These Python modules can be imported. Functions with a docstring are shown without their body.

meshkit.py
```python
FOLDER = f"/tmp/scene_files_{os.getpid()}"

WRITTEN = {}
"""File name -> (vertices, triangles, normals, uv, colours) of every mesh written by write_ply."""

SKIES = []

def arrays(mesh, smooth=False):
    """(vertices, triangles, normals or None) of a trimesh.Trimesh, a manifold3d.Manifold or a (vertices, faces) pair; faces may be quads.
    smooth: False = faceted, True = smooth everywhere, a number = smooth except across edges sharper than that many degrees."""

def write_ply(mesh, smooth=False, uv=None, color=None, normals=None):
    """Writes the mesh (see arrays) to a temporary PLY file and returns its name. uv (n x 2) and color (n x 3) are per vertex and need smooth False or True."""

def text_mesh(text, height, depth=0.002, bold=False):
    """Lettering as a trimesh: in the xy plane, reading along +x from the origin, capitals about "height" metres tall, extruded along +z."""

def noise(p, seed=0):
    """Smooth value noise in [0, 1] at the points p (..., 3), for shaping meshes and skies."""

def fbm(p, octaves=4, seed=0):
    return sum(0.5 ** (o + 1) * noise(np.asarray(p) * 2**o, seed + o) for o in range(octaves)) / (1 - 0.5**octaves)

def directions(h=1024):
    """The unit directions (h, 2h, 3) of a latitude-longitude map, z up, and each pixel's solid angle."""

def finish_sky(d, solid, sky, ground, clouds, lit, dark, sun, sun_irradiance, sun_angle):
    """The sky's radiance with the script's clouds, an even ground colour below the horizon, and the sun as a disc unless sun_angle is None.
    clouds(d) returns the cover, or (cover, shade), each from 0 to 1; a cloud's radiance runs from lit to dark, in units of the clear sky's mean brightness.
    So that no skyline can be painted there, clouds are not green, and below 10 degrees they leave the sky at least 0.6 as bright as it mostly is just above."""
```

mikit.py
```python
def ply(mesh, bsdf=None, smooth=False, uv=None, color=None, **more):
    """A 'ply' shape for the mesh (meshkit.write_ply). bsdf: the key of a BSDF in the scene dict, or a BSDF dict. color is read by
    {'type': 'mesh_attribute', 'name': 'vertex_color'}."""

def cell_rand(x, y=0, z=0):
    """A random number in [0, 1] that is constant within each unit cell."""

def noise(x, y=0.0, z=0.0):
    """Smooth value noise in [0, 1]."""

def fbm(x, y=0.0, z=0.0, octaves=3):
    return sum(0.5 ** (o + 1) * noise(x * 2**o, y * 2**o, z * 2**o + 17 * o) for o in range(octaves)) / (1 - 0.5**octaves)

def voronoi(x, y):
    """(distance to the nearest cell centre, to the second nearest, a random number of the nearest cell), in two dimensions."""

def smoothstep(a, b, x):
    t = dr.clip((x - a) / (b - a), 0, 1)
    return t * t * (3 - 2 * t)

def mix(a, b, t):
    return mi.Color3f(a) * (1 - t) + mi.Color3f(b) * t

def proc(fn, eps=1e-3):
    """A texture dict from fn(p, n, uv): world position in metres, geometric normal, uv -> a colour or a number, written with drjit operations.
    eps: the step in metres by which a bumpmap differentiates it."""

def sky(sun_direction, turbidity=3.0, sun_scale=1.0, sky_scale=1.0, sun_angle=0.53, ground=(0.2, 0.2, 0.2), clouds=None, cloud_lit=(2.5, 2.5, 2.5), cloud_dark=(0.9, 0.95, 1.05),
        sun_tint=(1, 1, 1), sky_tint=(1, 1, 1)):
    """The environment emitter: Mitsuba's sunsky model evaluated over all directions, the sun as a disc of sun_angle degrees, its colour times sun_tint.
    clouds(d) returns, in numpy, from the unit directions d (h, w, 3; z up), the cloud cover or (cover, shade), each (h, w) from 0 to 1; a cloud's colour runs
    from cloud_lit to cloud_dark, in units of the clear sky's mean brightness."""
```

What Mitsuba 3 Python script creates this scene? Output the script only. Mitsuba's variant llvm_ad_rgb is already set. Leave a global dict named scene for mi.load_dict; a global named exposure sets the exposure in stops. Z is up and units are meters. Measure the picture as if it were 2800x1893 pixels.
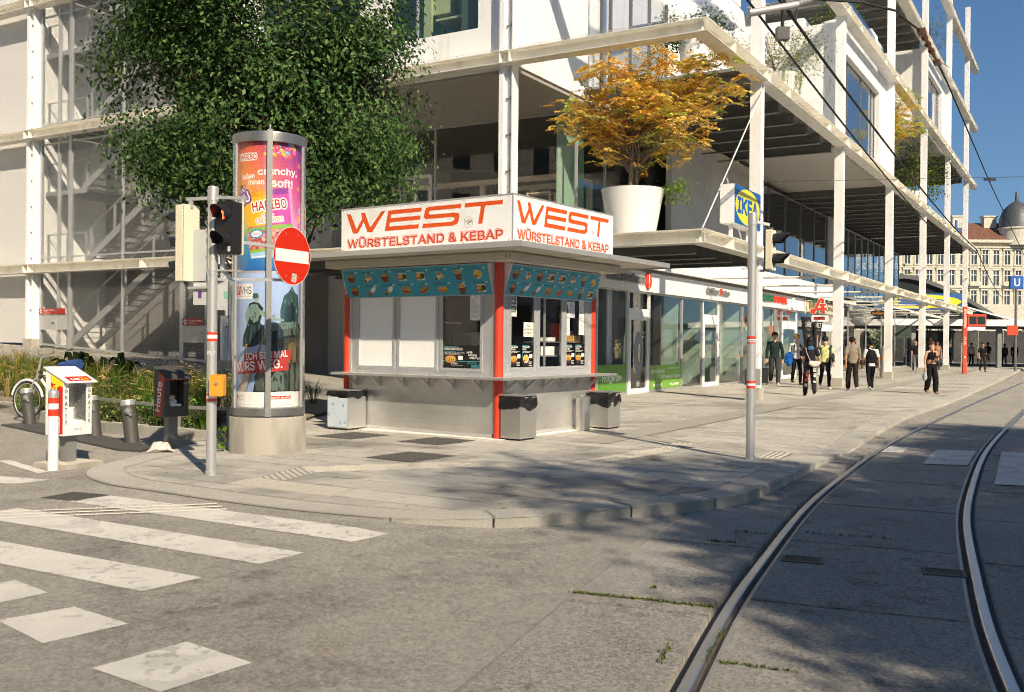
import math, random
import numpy as np, trimesh, mitsuba as mi, drjit as dr
import mikit, meshkit
from mikit import ply, proc, noise, fbm, voronoi, smoothstep, mix, cell_rand
from manifold3d import Manifold
from shapely.geometry import Polygon, LineString, Point, box as sbox
from shapely import affinity, union_all
T = mi.ScalarTransform4f
scene, labels = {}, {}

# ------------------------------------------------------------------ camera, light, exposure
_p, _r = 9.5 / 2230.0, 0.0095
_f = np.array([0, math.cos(_p), -math.sin(_p)]); _x = np.array([1.0, 0, 0]); _u = np.cross(_x, _f)
_up = _u * math.cos(_r) - _x * math.sin(_r)
_eye = np.array([0, 0, 1.6])
scene['camera'] = {'type': 'perspective', 'fov': 55.05, 'fov_axis': 'x', 'near_clip': 0.05, 'far_clip': 3000.0,
                   'to_world': T().look_at(origin=_eye.tolist(), target=(_eye + _f).tolist(), up=_up.tolist())}
SUN = (0.348, -0.752, 0.559)
scene['sky'] = mikit.sky(SUN, turbidity=3.0, sky_scale=0.66, sky_tint=(0.74, 0.93, 1.12), sun_scale=1.12, sun_tint=(0.94, 1.0, 1.10), ground=(0.2, 0.19, 0.17))
exposure = 2.0

# ------------------------------------------------------------------ helpers
rng = np.random.default_rng(7)
def lin(h):
    c = np.array([int(h[i:i + 2], 16) for i in (1, 3, 5)]) / 255.0
    return np.where(c <= 0.04045, c / 12.92, ((c + 0.055) / 1.055) ** 2.4)
def nm(base):
    if base not in scene and base not in labels: return base
    k = 1
    while f'{base}_{k:03d}' in scene or f'{base}_{k:03d}' in labels: k += 1
    return f'{base}_{k:03d}'
_cnt = {}
def key_for(base, parent=None):
    full = f'{parent}__{base}' if parent else base
    n = _cnt.get(full, -1) + 1; _cnt[full] = n
    return full if n == 0 else f'{full}_{n:03d}'
def thing(base, label, cat, group=None, kind=None):
    k = key_for(base)
    labels[k] = {'label': label, 'category': cat}
    if group: labels[k]['group'] = group
    if kind: labels[k]['kind'] = kind
    return k
def struct(k, kind='structure', label=None):
    labels[k] = {'kind': kind}
    if label: labels[k]['label'] = label
    return k
def frame(o, x, y=None, z=(0, 0, 1)):
    x = np.asarray(x, float) / np.linalg.norm(x); z = np.asarray(z, float)
    if y is None: y = np.cross(z, x)
    y = np.asarray(y, float); y = y / np.linalg.norm(y); z = np.cross(x, y)
    m = np.eye(4); m[:3, 0], m[:3, 1], m[:3, 2], m[:3, 3] = x, y, z, o
    return m
def yawf(o, deg):
    a = math.radians(deg)
    return frame(o, (math.cos(a), math.sin(a), 0))
_BV = np.array([[x, y, z] for x in (0, 1) for y in (0, 1) for z in (0, 1)], float)
_BF = np.array([[0, 1, 3], [0, 3, 2], [4, 6, 7], [4, 7, 5], [0, 4, 5], [0, 5, 1], [2, 3, 7], [2, 7, 6], [0, 2, 6], [0, 6, 4], [1, 5, 7], [1, 7, 3]])
class MB:
    def __init__(s, m=None): s.v, s.f, s.n, s.m, s.c = [], [], 0, m, []
    def raw(s, v, f, col=None):
        v = np.asarray(v, float); f = np.asarray(f, int)
        if f.shape[1] == 4: f = np.vstack([f[:, [0, 1, 2]], f[:, [0, 2, 3]]])
        s.v.append(v); s.f.append(f + s.n); s.n += len(v)
        if col is not None: s.c.append(np.broadcast_to(np.asarray(col, float), (len(v), 3)))
        return s
    def mesh(s, t, col=None, m=None):
        v = np.asarray(t.vertices)
        if m is not None: v = v @ m[:3, :3].T + m[:3, 3]
        return s.raw(v, t.faces, col)
    def box(s, x0, x1, y0, y1, z0, z1, col=None):
        lo = np.array([min(x0, x1), min(y0, y1), min(z0, z1)]); hi = np.array([max(x0, x1), max(y0, y1), max(z0, z1)])
        return s.raw(lo + _BV * (hi - lo), _BF, col)
    def bar(s, p0, p1, w, h, up=(0, 0, 1), col=None):
        p0, p1 = np.asarray(p0, float), np.asarray(p1, float); d = p1 - p0; L = np.linalg.norm(d); d = d / L
        y = np.cross(up, d)
        if np.linalg.norm(y) < 1e-6: y = np.cross((1, 0, 0), d)
        y = y / np.linalg.norm(y); z = np.cross(d, y)
        v = (_BV - [0, .5, .5]) * [L, w, h]
        return s.raw(p0 + v[:, :1] * d + v[:, 1:2] * y + v[:, 2:] * z, _BF, col)
    def tube(s, p0, p1, r, n=12, r2=None, caps=True, col=None):
        return s.path([p0, p1], [r, r if r2 is None else r2], n, caps, col)
    def path(s, pts, r, n=8, caps=True, col=None):
        pts = np.asarray(pts, float); r = np.broadcast_to(np.asarray(r, float), (len(pts),))
        tan = np.gradient(pts, axis=0); tan /= np.maximum(np.linalg.norm(tan, axis=1, keepdims=True), 1e-9)
        ref = np.array([0, 0, 1.0]) if abs(tan[0][2]) < .9 else np.array([1.0, 0, 0])
        a = np.arange(n) * 2 * np.pi / n; V = []
        for i in range(len(pts)):
            x = ref - tan[i] * (ref @ tan[i]); x /= max(np.linalg.norm(x), 1e-9); y = np.cross(tan[i], x); ref = x
            V.append(pts[i] + r[i] * (np.cos(a)[:, None] * x + np.sin(a)[:, None] * y))
        V = np.vstack(V); F = []
        for i in range(len(pts) - 1):
            for j in range(n):
                k = (j + 1) % n; F.append([i * n + j, i * n + k, (i + 1) * n + k, (i + 1) * n + j])
        F = np.array(F); F = np.vstack([F[:, [0, 1, 2]], F[:, [0, 2, 3]]])
        if caps:
            V = np.vstack([V, pts[0], pts[-1]]); b = len(V) - 2; e = len(V) - 1; l = (len(pts) - 1) * n
            F = np.vstack([F, [[b, (j + 1) % n, j] for j in range(n)], [[e, l + j, l + (j + 1) % n] for j in range(n)]])
        return s.raw(V, F, col)
    def prism(s, poly, m=None, d=0.02, col=None):
        """extrude a 2D polygon (xy) by d along z, then place by m"""
        polys = getattr(poly, 'geoms', [poly])
        for g in polys:
            if g.is_empty or g.area < 1e-8: continue
            s.mesh(trimesh.creation.extrude_polygon(g, d, engine='earcut'), col, m)
        return s
    def lathe(s, prof, o=(0, 0, 0), n=40, col=None, m=None):
        prof = np.asarray(prof, float); a = np.arange(n) * 2 * np.pi / n
        V = np.vstack([np.stack([r * np.cos(a), r * np.sin(a), np.full(n, z)], 1) for r, z in prof]) + np.asarray(o)
        F = []
        for i in range(len(prof) - 1):
            for j in range(n):
                k = (j + 1) % n; F.append([i * n + j, i * n + k, (i + 1) * n + k, (i + 1) * n + j])
        if m is not None: V = V @ m[:3, :3].T + m[:3, 3]
        return s.raw(V, np.array(F), col)
    def out(s):
        v, f = np.vstack(s.v), np.vstack(s.f)
        if s.m is not None: v = v @ s.m[:3, :3].T + s.m[:3, 3]
        return v, f
    def put(s, base, mat, parent=None, smooth=False, label=None, top=False, **kw):
        k = parent if top else key_for(base, parent)
        v, f = s.out()
        t = trimesh.Trimesh(v, f, process=False)
        col = np.vstack(s.c) if s.c and sum(map(len, s.c)) == len(v) else None
        if smooth and col is not None: smooth = True
        if col is not None and not smooth:   # keep faceted with per-vertex colours
            scene[k] = ply(t, mat, smooth=False, color=col, **kw)
        else:
            scene[k] = ply(t, mat, smooth=smooth, color=col, **kw)
        if label: labels.setdefault(k, {})['label'] = label
        return k
def tri2d(poly):
    V, F, n = [], [], 0
    for g in getattr(poly, 'geoms', [poly]):
        if g.geom_type != 'Polygon' or g.is_empty or g.area < 1e-9: continue
        v, f = trimesh.creation.triangulate_polygon(g, engine='earcut')
        V.append(v); F.append(np.asarray(f) + n); n += len(v)
    if not V: return np.zeros((0, 2)), np.zeros((0, 3), int)
    return np.vstack(V), np.vstack(F)
_tc = {}
def text_shape(text, h=1.0, bold=False, sx=1.0, align='l', x=0.0, y=0.0, rot=0.0, skew=0.0, width=None):
    if (text, bold) not in _tc:
        g = []
        for part in [meshkit.text_mesh(text, 1.0, 0.1, bold)]:
            v, f = part.vertices, part.faces
            top = (v[f][:, :, 2] > 0.05).all(1)
            g = [Polygon(v[t][:, :2]) for t in f[top]]
        _tc[(text, bold)] = union_all([q for q in g if q.area > 1e-9]).buffer(0.004).buffer(-0.004)
    s = _tc[(text, bold)]; x0, _, x1, _ = s.bounds
    s = affinity.translate(s, -x0, 0)
    if width: sx = width / ((x1 - x0) * h)
    w = (x1 - x0) * h * sx
    s = affinity.scale(s, h * sx, h, origin=(0, 0))
    if skew: s = affinity.skew(s, xs=skew, origin=(0, 0))
    dx = {'l': 0, 'c': -w / 2, 'r': -w}[align]
    s = affinity.translate(s, dx, 0)
    if rot: s = affinity.rotate(s, rot, origin=(0, 0))
    return affinity.translate(s, x, y)
class Art:
    """flat print: coloured polygons in the plane (u, v); what lies under another shape is cut away, so the print is one sheet with vertex colours"""
    def __init__(s, lift=0.0006): s.items, s.base, s.lift = [], [], lift
    def shape(s, g, col): s.items.append((g.buffer(0), col)); return s
    def poly(s, pts, col): return s.shape(Polygon(pts), col)
    def rect(s, x0, y0, x1, y1, col, r=0.0):
        g = sbox(x0 + r, y0 + r, x1 - r, y1 - r)
        return s.shape(g.buffer(r, quad_segs=4) if r else g, col)
    def grid(s, x0, y0, x1, y1, col, nx=24, ny=24):
        X, Y = np.meshgrid(np.linspace(x0, x1, nx + 1), np.linspace(y0, y1, ny + 1))
        v = np.stack([X.ravel(), Y.ravel()], 1); q = []
        for j in range(ny):
            for a in range(nx):
                b = j * (nx + 1) + a; q += [[b, b + 1, b + nx + 2], [b, b + nx + 2, b + nx + 1]]
        s.base.append((v, np.array(q), np.array([col(a, b) for a, b in v]))); return s
    def ell(s, x, y, rx, ry, col, rot=0, n=20):
        a = np.arange(n) * 2 * np.pi / n
        p = np.stack([rx * np.cos(a), ry * np.sin(a)], 1); c, d = math.cos(math.radians(rot)), math.sin(math.radians(rot))
        return s.shape(Polygon(p @ np.array([[c, d], [-d, c]]) + [x, y]), col)
    def text(s, t, x, y, h, col, **kw): return s.shape(text_shape(t, h, x=x, y=y, **kw), col)
    def arrays(s):
        V, F, C, n = [], [], [], 0
        for v, f, c in s.base: V.append(np.column_stack([v, np.full(len(v), s.lift * .5)])); F.append(f + n); C.append(c); n += len(v)
        above, parts = None, []
        for g, col in s.items[::-1]:
            vis = g if above is None else g.difference(above); above = g if above is None else above.union(g)
            v, f = tri2d(vis)
            if len(v): parts.append((v, f, col))
        for v, f, col in parts[::-1]:
            c = np.broadcast_to(lin(col) if isinstance(col, str) else np.asarray(col, float), (len(v), 3))
            V.append(np.column_stack([v, np.full(len(v), s.lift)])); F.append(f + n); C.append(c); n += len(v)
        return np.vstack(V), np.vstack(F), np.vstack(C)
    def put(s, base, mat, m, parent=None, warp=None, label=None, top=False):
        v, f, c = s.arrays()
        if warp is not None:
            v, f, _ = _split(v, f, c, 0.035); v, c = v[:, :3], v[:, 3:]; v = warp(v)
        v = v @ m[:3, :3].T + m[:3, 3]
        k = parent if top else key_for(base, parent)
        scene[k] = ply(trimesh.Trimesh(v, f, process=False), mat, smooth=False, color=c)
        if label: labels.setdefault(k, {})['label'] = label
        return k
def _split(v, f, c, size):
    V = np.column_stack([v, c])
    for _ in range(14):
        e = np.linalg.norm(V[f][:, [1, 2, 0], :2] - V[f][:, :, :2], axis=2); big = e.max(1) > size
        if not big.any(): break
        keep, cut = f[~big], f[big]; k = e[big].argmax(1); i = np.arange(len(cut))
        a, b, d = cut[i, k], cut[i, (k + 1) % 3], cut[i, (k + 2) % 3]
        mid = (V[a] + V[b]) / 2; n = len(V) + np.arange(len(cut)); V = np.vstack([V, mid])
        f = np.vstack([keep, np.stack([a, n, d], 1), np.stack([n, b, d], 1)])
    for _ in range(6):
        e = np.linalg.norm(V[f][:, [1, 2, 0], :2] - V[f][:, :, :2], axis=2); big = e.max(1) > size
        if not big.any(): break
        keep, cut = f[~big], f[big]; k = e[big].argmax(1); i = np.arange(len(cut))
        a, b, d = cut[i, k], cut[i, (k + 1) % 3], cut[i, (k + 2) % 3]
        mid = (V[a] + V[b]) / 2; n = len(V) + np.arange(len(cut)); V = np.vstack([V, mid])
        f = np.vstack([keep, np.stack([a, n, d], 1), np.stack([n, b, d], 1)])
    return V, f, None

# ------------------------------------------------------------------ materials
def rgb(c): return {'type': 'rgb', 'value': [float(x) for x in (lin(c) if isinstance(c, str) else c)]}
def mat(name, col, rough=0.5, metal=0.0, spec=0.5, **kw):
    d = {'type': 'principled', 'base_color': col if isinstance(col, dict) else rgb(col), 'roughness': rough, 'metallic': metal, 'specular': spec, **kw}
    scene[name] = {'type': 'twosided', 'bsdf': d}
    return name
VC = {'type': 'mesh_attribute', 'name': 'vertex_color'}
mat('print', VC, 0.45); mat('print_gloss', VC, 0.2, clearcoat=0.5); mat('cloth', VC, 0.9, spec=0.2); mat('vcmatte', VC, 0.75, spec=0.3)
mat('white_paint', (.83, .83, .82), .4); mat('cream_steel', (.78, .76, .69), .42); mat('white_panel', (.80, .80, .79), .45)
def streaked(c0, amt):
    def fn(p, n, uv):
        st = smoothstep(.50, .78, fbm(p.x * 5.0 + p.y * 5.0, p.x * 3.0 - p.y * 4.0, p.z * .55, octaves=4)); b = fbm(p.x * .8, p.y * .8, p.z * .8, octaves=3)
        k = 1 - amt * st + .06 * (b - .5); return mi.Color3f(c0[0] * k, c0[1] * k * (1 - .02 * st), c0[2] * k * (1 - .06 * st))
    return fn
for _n, _c, _a in (('white_paint', (.83, .83, .82), .10), ('cream_steel', (.78, .76, .69), .15), ('white_panel', (.80, .80, .79), .09)): mat(_n, proc(streaked(_c, _a)), .42)
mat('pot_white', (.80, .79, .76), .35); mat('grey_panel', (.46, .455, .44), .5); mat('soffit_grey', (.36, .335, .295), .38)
mat('dark_steel', (.15, .15, .145), .5); mat('mid_steel', (.26, .26, .25), .45, .3); mat('galvanised', (.52, .54, .55), .42, .55)
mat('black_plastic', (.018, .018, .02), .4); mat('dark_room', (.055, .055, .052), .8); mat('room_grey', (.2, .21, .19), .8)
mat('signal_cream', (.76, .70, .52), .45); mat('alu', (.62, .62, .61), .35, .6); mat('alu_matte', (.50, .50, .49), .5, .35)
mat('red_paint', (.62, .055, .025), .35); mat('orange_paint', (.80, .30, .03), .35); mat('sign_red', (.70, .05, .02), .4)
mat('kiosk_beige', (.58, .54, .45), .55); mat('bag_black', (.012, .012, .013), .22, clearcoat=.6); mat('rubber', (.03, .03, .03), .8)
mat('frame_grey', (.42, .43, .44), .4, .25); mat('concrete_white', (.66, .62, .54), .8); mat('shutter_white', (.88, .88, .86), .35)
mat('wood_pale', (.6, .5, .36), .6); mat('green_room', (.30, .42, .33), .7); mat('red_room', (.5, .06, .04), .6); mat('bark', (.10, .075, .055), .9); mat('bark_pale', (.26, .2, .15), .85)
scene['glass'] = {'type': 'thindielectric', 'int_ior': 1.5}
scene['glass_coated'] = {'type': 'blendbsdf', 'weight': 0.26, 'a': {'type': 'thindielectric', 'int_ior': 1.5},
                         'b': {'type': 'twosided', 'bsdf': {'type': 'conductor', 'material': 'none', 'specular_reflectance': {'type': 'rgb', 'value': [.62, .74, .86]}}}}
scene['glass_green'] = {'type': 'thindielectric', 'int_ior': 1.5, 'specular_transmittance': {'type': 'rgb', 'value': [.70, .86, .76]}}
scene['leaf'] = {'type': 'principledthin', 'base_color': VC, 'roughness': 0.42, 'diff_trans': 0.55, 'spec_trans': 0.0, 'eta': 1.4}
scene['leaf_glossy'] = {'type': 'principledthin', 'base_color': VC, 'roughness': 0.3, 'diff_trans': 0.35, 'spec_trans': 0.0, 'eta': 1.45}
def _bump(base, fn, s, eps=2e-3):
    return {'type': 'bumpmap', 'arbitrary': proc(fn, eps), 'scale': s, 'bsdf': base}
def asphalt(p, n, uv):
    g = noise(p.x * 260, p.y * 260); g2 = noise(p.x * 75, p.y * 75, 3.0); b = fbm(p.x * .55, p.y * .55, 2.0, octaves=4); s = fbm(p.x * 3.1 + 9, p.y * 3.1, 1.0, octaves=3)
    st = smoothstep(.62, .75, fbm(p.x * 1.7, p.y * 2.6, 7.0, octaves=4))
    def seg(ax, ay, bx, by, w):
        dx, dy = bx - ax, by - ay; t = dr.clip(((p.x - ax) * dx + (p.y - ay) * dy) / (dx * dx + dy * dy), 0, 1)
        d = dr.sqrt(dr.square(p.x - ax - t * dx) + dr.square(p.y - ay - t * dy)); return smoothstep(w, w * .3, d)
    oil = dr.maximum(seg(-1.15, 6.95, -2.3, 5.75, .22), dr.maximum(seg(-1.2, 5.9, -1.95, 5.5, .2), seg(-.55, 7.0, -1.3, 6.6, .12))) * smoothstep(.50, .60, fbm(p.x * 5.5, p.y * 5.5, 6.0, octaves=4))
    ov = smoothstep(.16, .10, dr.sqrt(dr.square((p.x + .92) * 1.3) + dr.square((p.y - 4.98) * .62))) * .35
    crack = smoothstep(.006, .0015, dr.abs(fbm(p.x * .42, p.y * .42, 30.0, octaves=5) - .5)) * smoothstep(.5, .62, noise(p.x * .5, p.y * .5, 44.0))
    gum = smoothstep(.055, .03, voronoi(p.x * 1.6, p.y * 1.6)[0]) * .5
    st = dr.maximum(dr.maximum(st, oil * 1.6), dr.maximum(crack * .8, gum))
    v = .212 - .05 * ov + .11 * (g - .5) + .085 * (g2 - .5) + .06 * (noise(p.x * 33, p.y * 33, 8.0) - .5) + .075 * (b - .5) + .05 * (s - .5) - .035 * st
    return mi.Color3f(v * (1.05 + .08 * ov), v * .99, v * (.875 - .14 * ov))
scene['asphalt'] = {'type': 'twosided', 'bsdf': {'type': 'principled', 'base_color': proc(asphalt), 'roughness': .85, 'specular': .3}}
def track_conc(p, n, uv):
    g = noise(p.x * 210, p.y * 210); g2 = noise(p.x * 60, p.y * 60, 3.0); b = fbm(p.x * .8, p.y * .8, 5.0, octaves=4)
    o = smoothstep(.60, .7, noise(p.x * 9.0, p.y * 9.0, 4.0)) * smoothstep(.55, .7, noise(p.x * 2.0, p.y * 2.0, 11.0))
    v = .222 + .17 * (g - .5) + .13 * (g2 - .5) + .09 * (b - .5) - .05 * o
    return mi.Color3f(v * 1.04, v * .985, v * .885)
scene['track_concrete'] = {'type': 'twosided', 'bsdf': {'type': 'principled', 'base_color': proc(track_conc), 'roughness': .85, 'specular': .3}}
def pave(tone):
    def fn(p, n, uv):
        g = noise(p.x * 180, p.y * 180); b = fbm(p.x * .7, p.y * .7, 1.0 + tone, octaves=4); c = fbm(p.x * 6, p.y * 6, 4.0, octaves=3)
        w = voronoi(p.x * 3.2, p.y * 3.2); spot = smoothstep(.10, .05, w[0]) * smoothstep(.55, .8, w[2])
        d = smoothstep(.52, .72, fbm(p.x * .9 + 20, p.y * 1.3, 8.0, octaves=4))
        v = .31 + tone * .9 + .06 * (g - .5) + .10 * (b - .5) + .07 * (c - .5) - .09 * d - .12 * spot
        return mi.Color3f(v * 1.035, v * .99, v * .885)
    return fn
for i, t in enumerate((0.0, .03, -.035)):
    scene[f'pave_{i}'] = {'type': 'twosided', 'bsdf': {'type': 'principled', 'base_color': proc(pave(t)), 'roughness': .8, 'specular': .3}}
def granite(p, n, uv):
    g = noise(p.x * 230, p.y * 230, p.z * 230); g2 = noise(p.x * 70, p.y * 70, p.z * 70); b = fbm(p.x * 1.2, p.y * 1.2, p.z, octaves=4)
    v = .31 + .13 * (g - .5) + .07 * (g2 - .5) + .12 * (b - .5)
    return mi.Color3f(v * 1.03, v * .99, v * .88)
scene['granite'] = {'type': 'twosided', 'bsdf': {'type': 'principled', 'base_color': proc(granite), 'roughness': .8, 'specular': .3}}
def roadpaint(p, n, uv):
    w = fbm(p.x * 4.5, p.y * 4.5, 3.0, octaves=4); g = noise(p.x * 190, p.y * 190); s = smoothstep(.64, .69, fbm(p.x * 2.6 + 5, p.y * 2.6, 9.0, octaves=5))
    k = noise(p.x * 14, p.y * 14, 2.0); spot = smoothstep(.87, .92, k)
    v = .50 + .10 * (w - .5) + .09 * (g - .5)
    ch = smoothstep(.60, .68, fbm(p.x * 17, p.y * 17, 21.0, octaves=4)) * smoothstep(.46, .60, fbm(p.x * 1.9, p.y * 1.9, 12.0, octaves=3))
    v = v * (1 - .16 * s) * (1 - .22 * spot) * (1 - .28 * ch)
    return mi.Color3f(v * 1.02, v * .985, v * .90)
scene['road_paint'] = {'type': 'twosided', 'bsdf': {'type': 'principled', 'base_color': proc(roadpaint), 'roughness': .7, 'specular': .3}}
def brushed(p, n, uv):
    a = noise(p.x * 3 + p.y * 3, p.z * 240.0); b = fbm(p.x * 2.2, p.y * 2.2, p.z * 2.2, octaves=3); s = noise(p.x * 22, p.y * 22, p.z * 9.0)
    v = .70 + .10 * (a - .5) + .26 * (b - .5) + .06 * (s - .5)
    return mi.Color3f(v * 1.0, v * .985, v * .955)
def brushed_r(p, n, uv): return .30 + .26 * (fbm(p.x * 3.1, p.y * 3.1, p.z * 3.1 + 4, octaves=3) - .5)
scene['brushed'] = {'type': 'twosided', 'bsdf': {'type': 'principled', 'base_color': proc(brushed), 'roughness': proc(brushed_r), 'metallic': .7}}
mat('steel_bright', (.66, .65, .62), .25, .9); mat('rail_steel', (.62, .62, .62), .36, .95); mat('rail_dark', (.06, .045, .035), .8); mat('chrome', (.7, .7, .68), .15, 1.0)
def soil(p, n, uv):
    v = .10 + .1 * fbm(p.x * 6, p.y * 6, 1.0, octaves=4)
    return mi.Color3f(v * 1.1, v * .95, v * .7)
scene['soil'] = {'type': 'twosided', 'bsdf': {'type': 'principled', 'base_color': proc(soil), 'roughness': .95, 'specular': .2}}
def column_conc(p, n, uv):
    b = fbm(p.x * 2, p.y * 2, p.z * 1.2, octaves=4); d = smoothstep(.5, .75, fbm(p.x * 5, p.y * 5, p.z * .9 + 3, octaves=4)); g = noise(p.x * 90, p.y * 90, p.z * 90)
    v = .40 + .10 * (b - .5) - .10 * d + .05 * (g - .5)
    return mi.Color3f(v * 1.04, v * .97, v * .82)
scene['old_concrete'] = {'type': 'twosided', 'bsdf': {'type': 'principled', 'base_color': proc(column_conc), 'roughness': .85, 'specular': .3}}
mat('joint_dark', (.16, .15, .13), .95, spec=.2); mat('iron', (.10, .095, .09), .6, .4); mat('far_yellow', (.56, .52, .39), .8); mat('far_cream', (.58, .55, .46), .8); mat('roof_brown', (.16, .075, .05), .8)
mat('sign_green', (.03, .14, .07), .45); mat('sign_gold', (.36, .30, .14), .45, .3); mat('insulator_brown', (.13, .05, .03), .35); mat('awning_pink', (.45, .16, .18), .8); mat('far_glass', (.05, .06, .07), .15); mat('rim_steel', (.34, .34, .33), .3, .8); mat('bin_steel', (.66, .65, .62), .28, .8); mat('box_yellow', (.62, .42, .12), .7); mat('tower_grey', (.25, .245, .235), .7); mat('outer_white', (.60, .59, .58), .5); mat('stop_red', (.66, .07, .03), .4); mat('u_blue', (.03, .12, .42), .35); mat('station_roof', (.10, .11, .115), .5, .3); mat('screen_dark', (.02, .03, .03), .25)
mat('tactile_pale', (.44, .415, .36), .85, spec=.2); mat('stripe_dark', (.245, .235, .21), .85, spec=.2); mat('bike_black', (.02, .02, .022), .35); mat('saddle_blue', (.03, .07, .22), .5)
scene['lamp_red'] = {'type': 'twosided', 'bsdf': {'type': 'principled', 'base_color': rgb((.5, .02, .01)), 'roughness': .4}}
# ------------------------------------------------------------------ frames of the place
C0 = np.array([4.24, 22.2, 0.0]); AH = np.array([0.5088, 0.8609, 0]); BH = np.array([-0.8609, 0.5088, 0])
BM = np.eye(4); BM[:3, 0], BM[:3, 1], BM[:3, 3] = AH, BH, C0            # building: x along the side facade, y along the front
K0 = np.array([-0.20, 15.11, 0.0]); KA = np.array([0.5764, 0.8171, 0]); KB = np.array([-0.8171, 0.5764, 0])
KM = np.eye(4); KM[:3, 0], KM[:3, 1], KM[:3, 3] = KA, KB, K0            # kiosk
def bw(a, b, z=0.0): return C0 + a * AH + b * BH + np.array([0, 0, z])
def kw(a, b, z=0.0): return K0 + a * KA + b * KB + np.array([0, 0, z])
def b2d(a, b): return tuple(bw(a, b)[:2])
def road_z(x): return 0.075 * float(np.clip((-.05 - x) / 1.2, 0, 1))
def pav_z(x, y):
    d = math.hypot(x - 4.85, y - 14.35)
    t = min(max((2.3 - d) / 1.6, 0), 1); dip = t * t * (3 - 2 * t)
    return 0.10 - 0.065 * dip

# ------------------------------------------------------------------ kerb line and tram track
KERB = np.array([(-4.55, 13.4), (-4.82, 12.3), (-4.86, 11.4), (-4.69, 10.85), (-4.2, 10.2), (-3.39, 9.64), (-2.66, 9.15), (-1.57, 8.56), (-.74, 8.30), (.16, 8.48),
                 (.95, 8.92), (1.65, 9.27), (2.26, 9.74), (2.87, 10.70), (3.35, 11.55), (4.45, 13.6), (5.35, 15.2), (6.86, 18.1), (8.7, 21.5), (11.63, 26.3), (17.6, 36.6), (32, 62), (63, 118)])
def smooth_line(P, step, s=0.0):
    from scipy.interpolate import PchipInterpolator
    t = np.r_[0, np.cumsum(np.linalg.norm(np.diff(P, axis=0), axis=1))]
    n = max(int(t[-1] / step), 2); q = np.linspace(0, t[-1], n + 1)
    return np.stack([PchipInterpolator(t, P[:, k])(q) for k in (0, 1)], 1)
def offset_line(P, d):
    t = np.gradient(P, axis=0); t /= np.linalg.norm(t, axis=1, keepdims=True)
    return P + d * np.stack([-t[:, 1], t[:, 0]], 1)                       # left of the direction of travel
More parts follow.
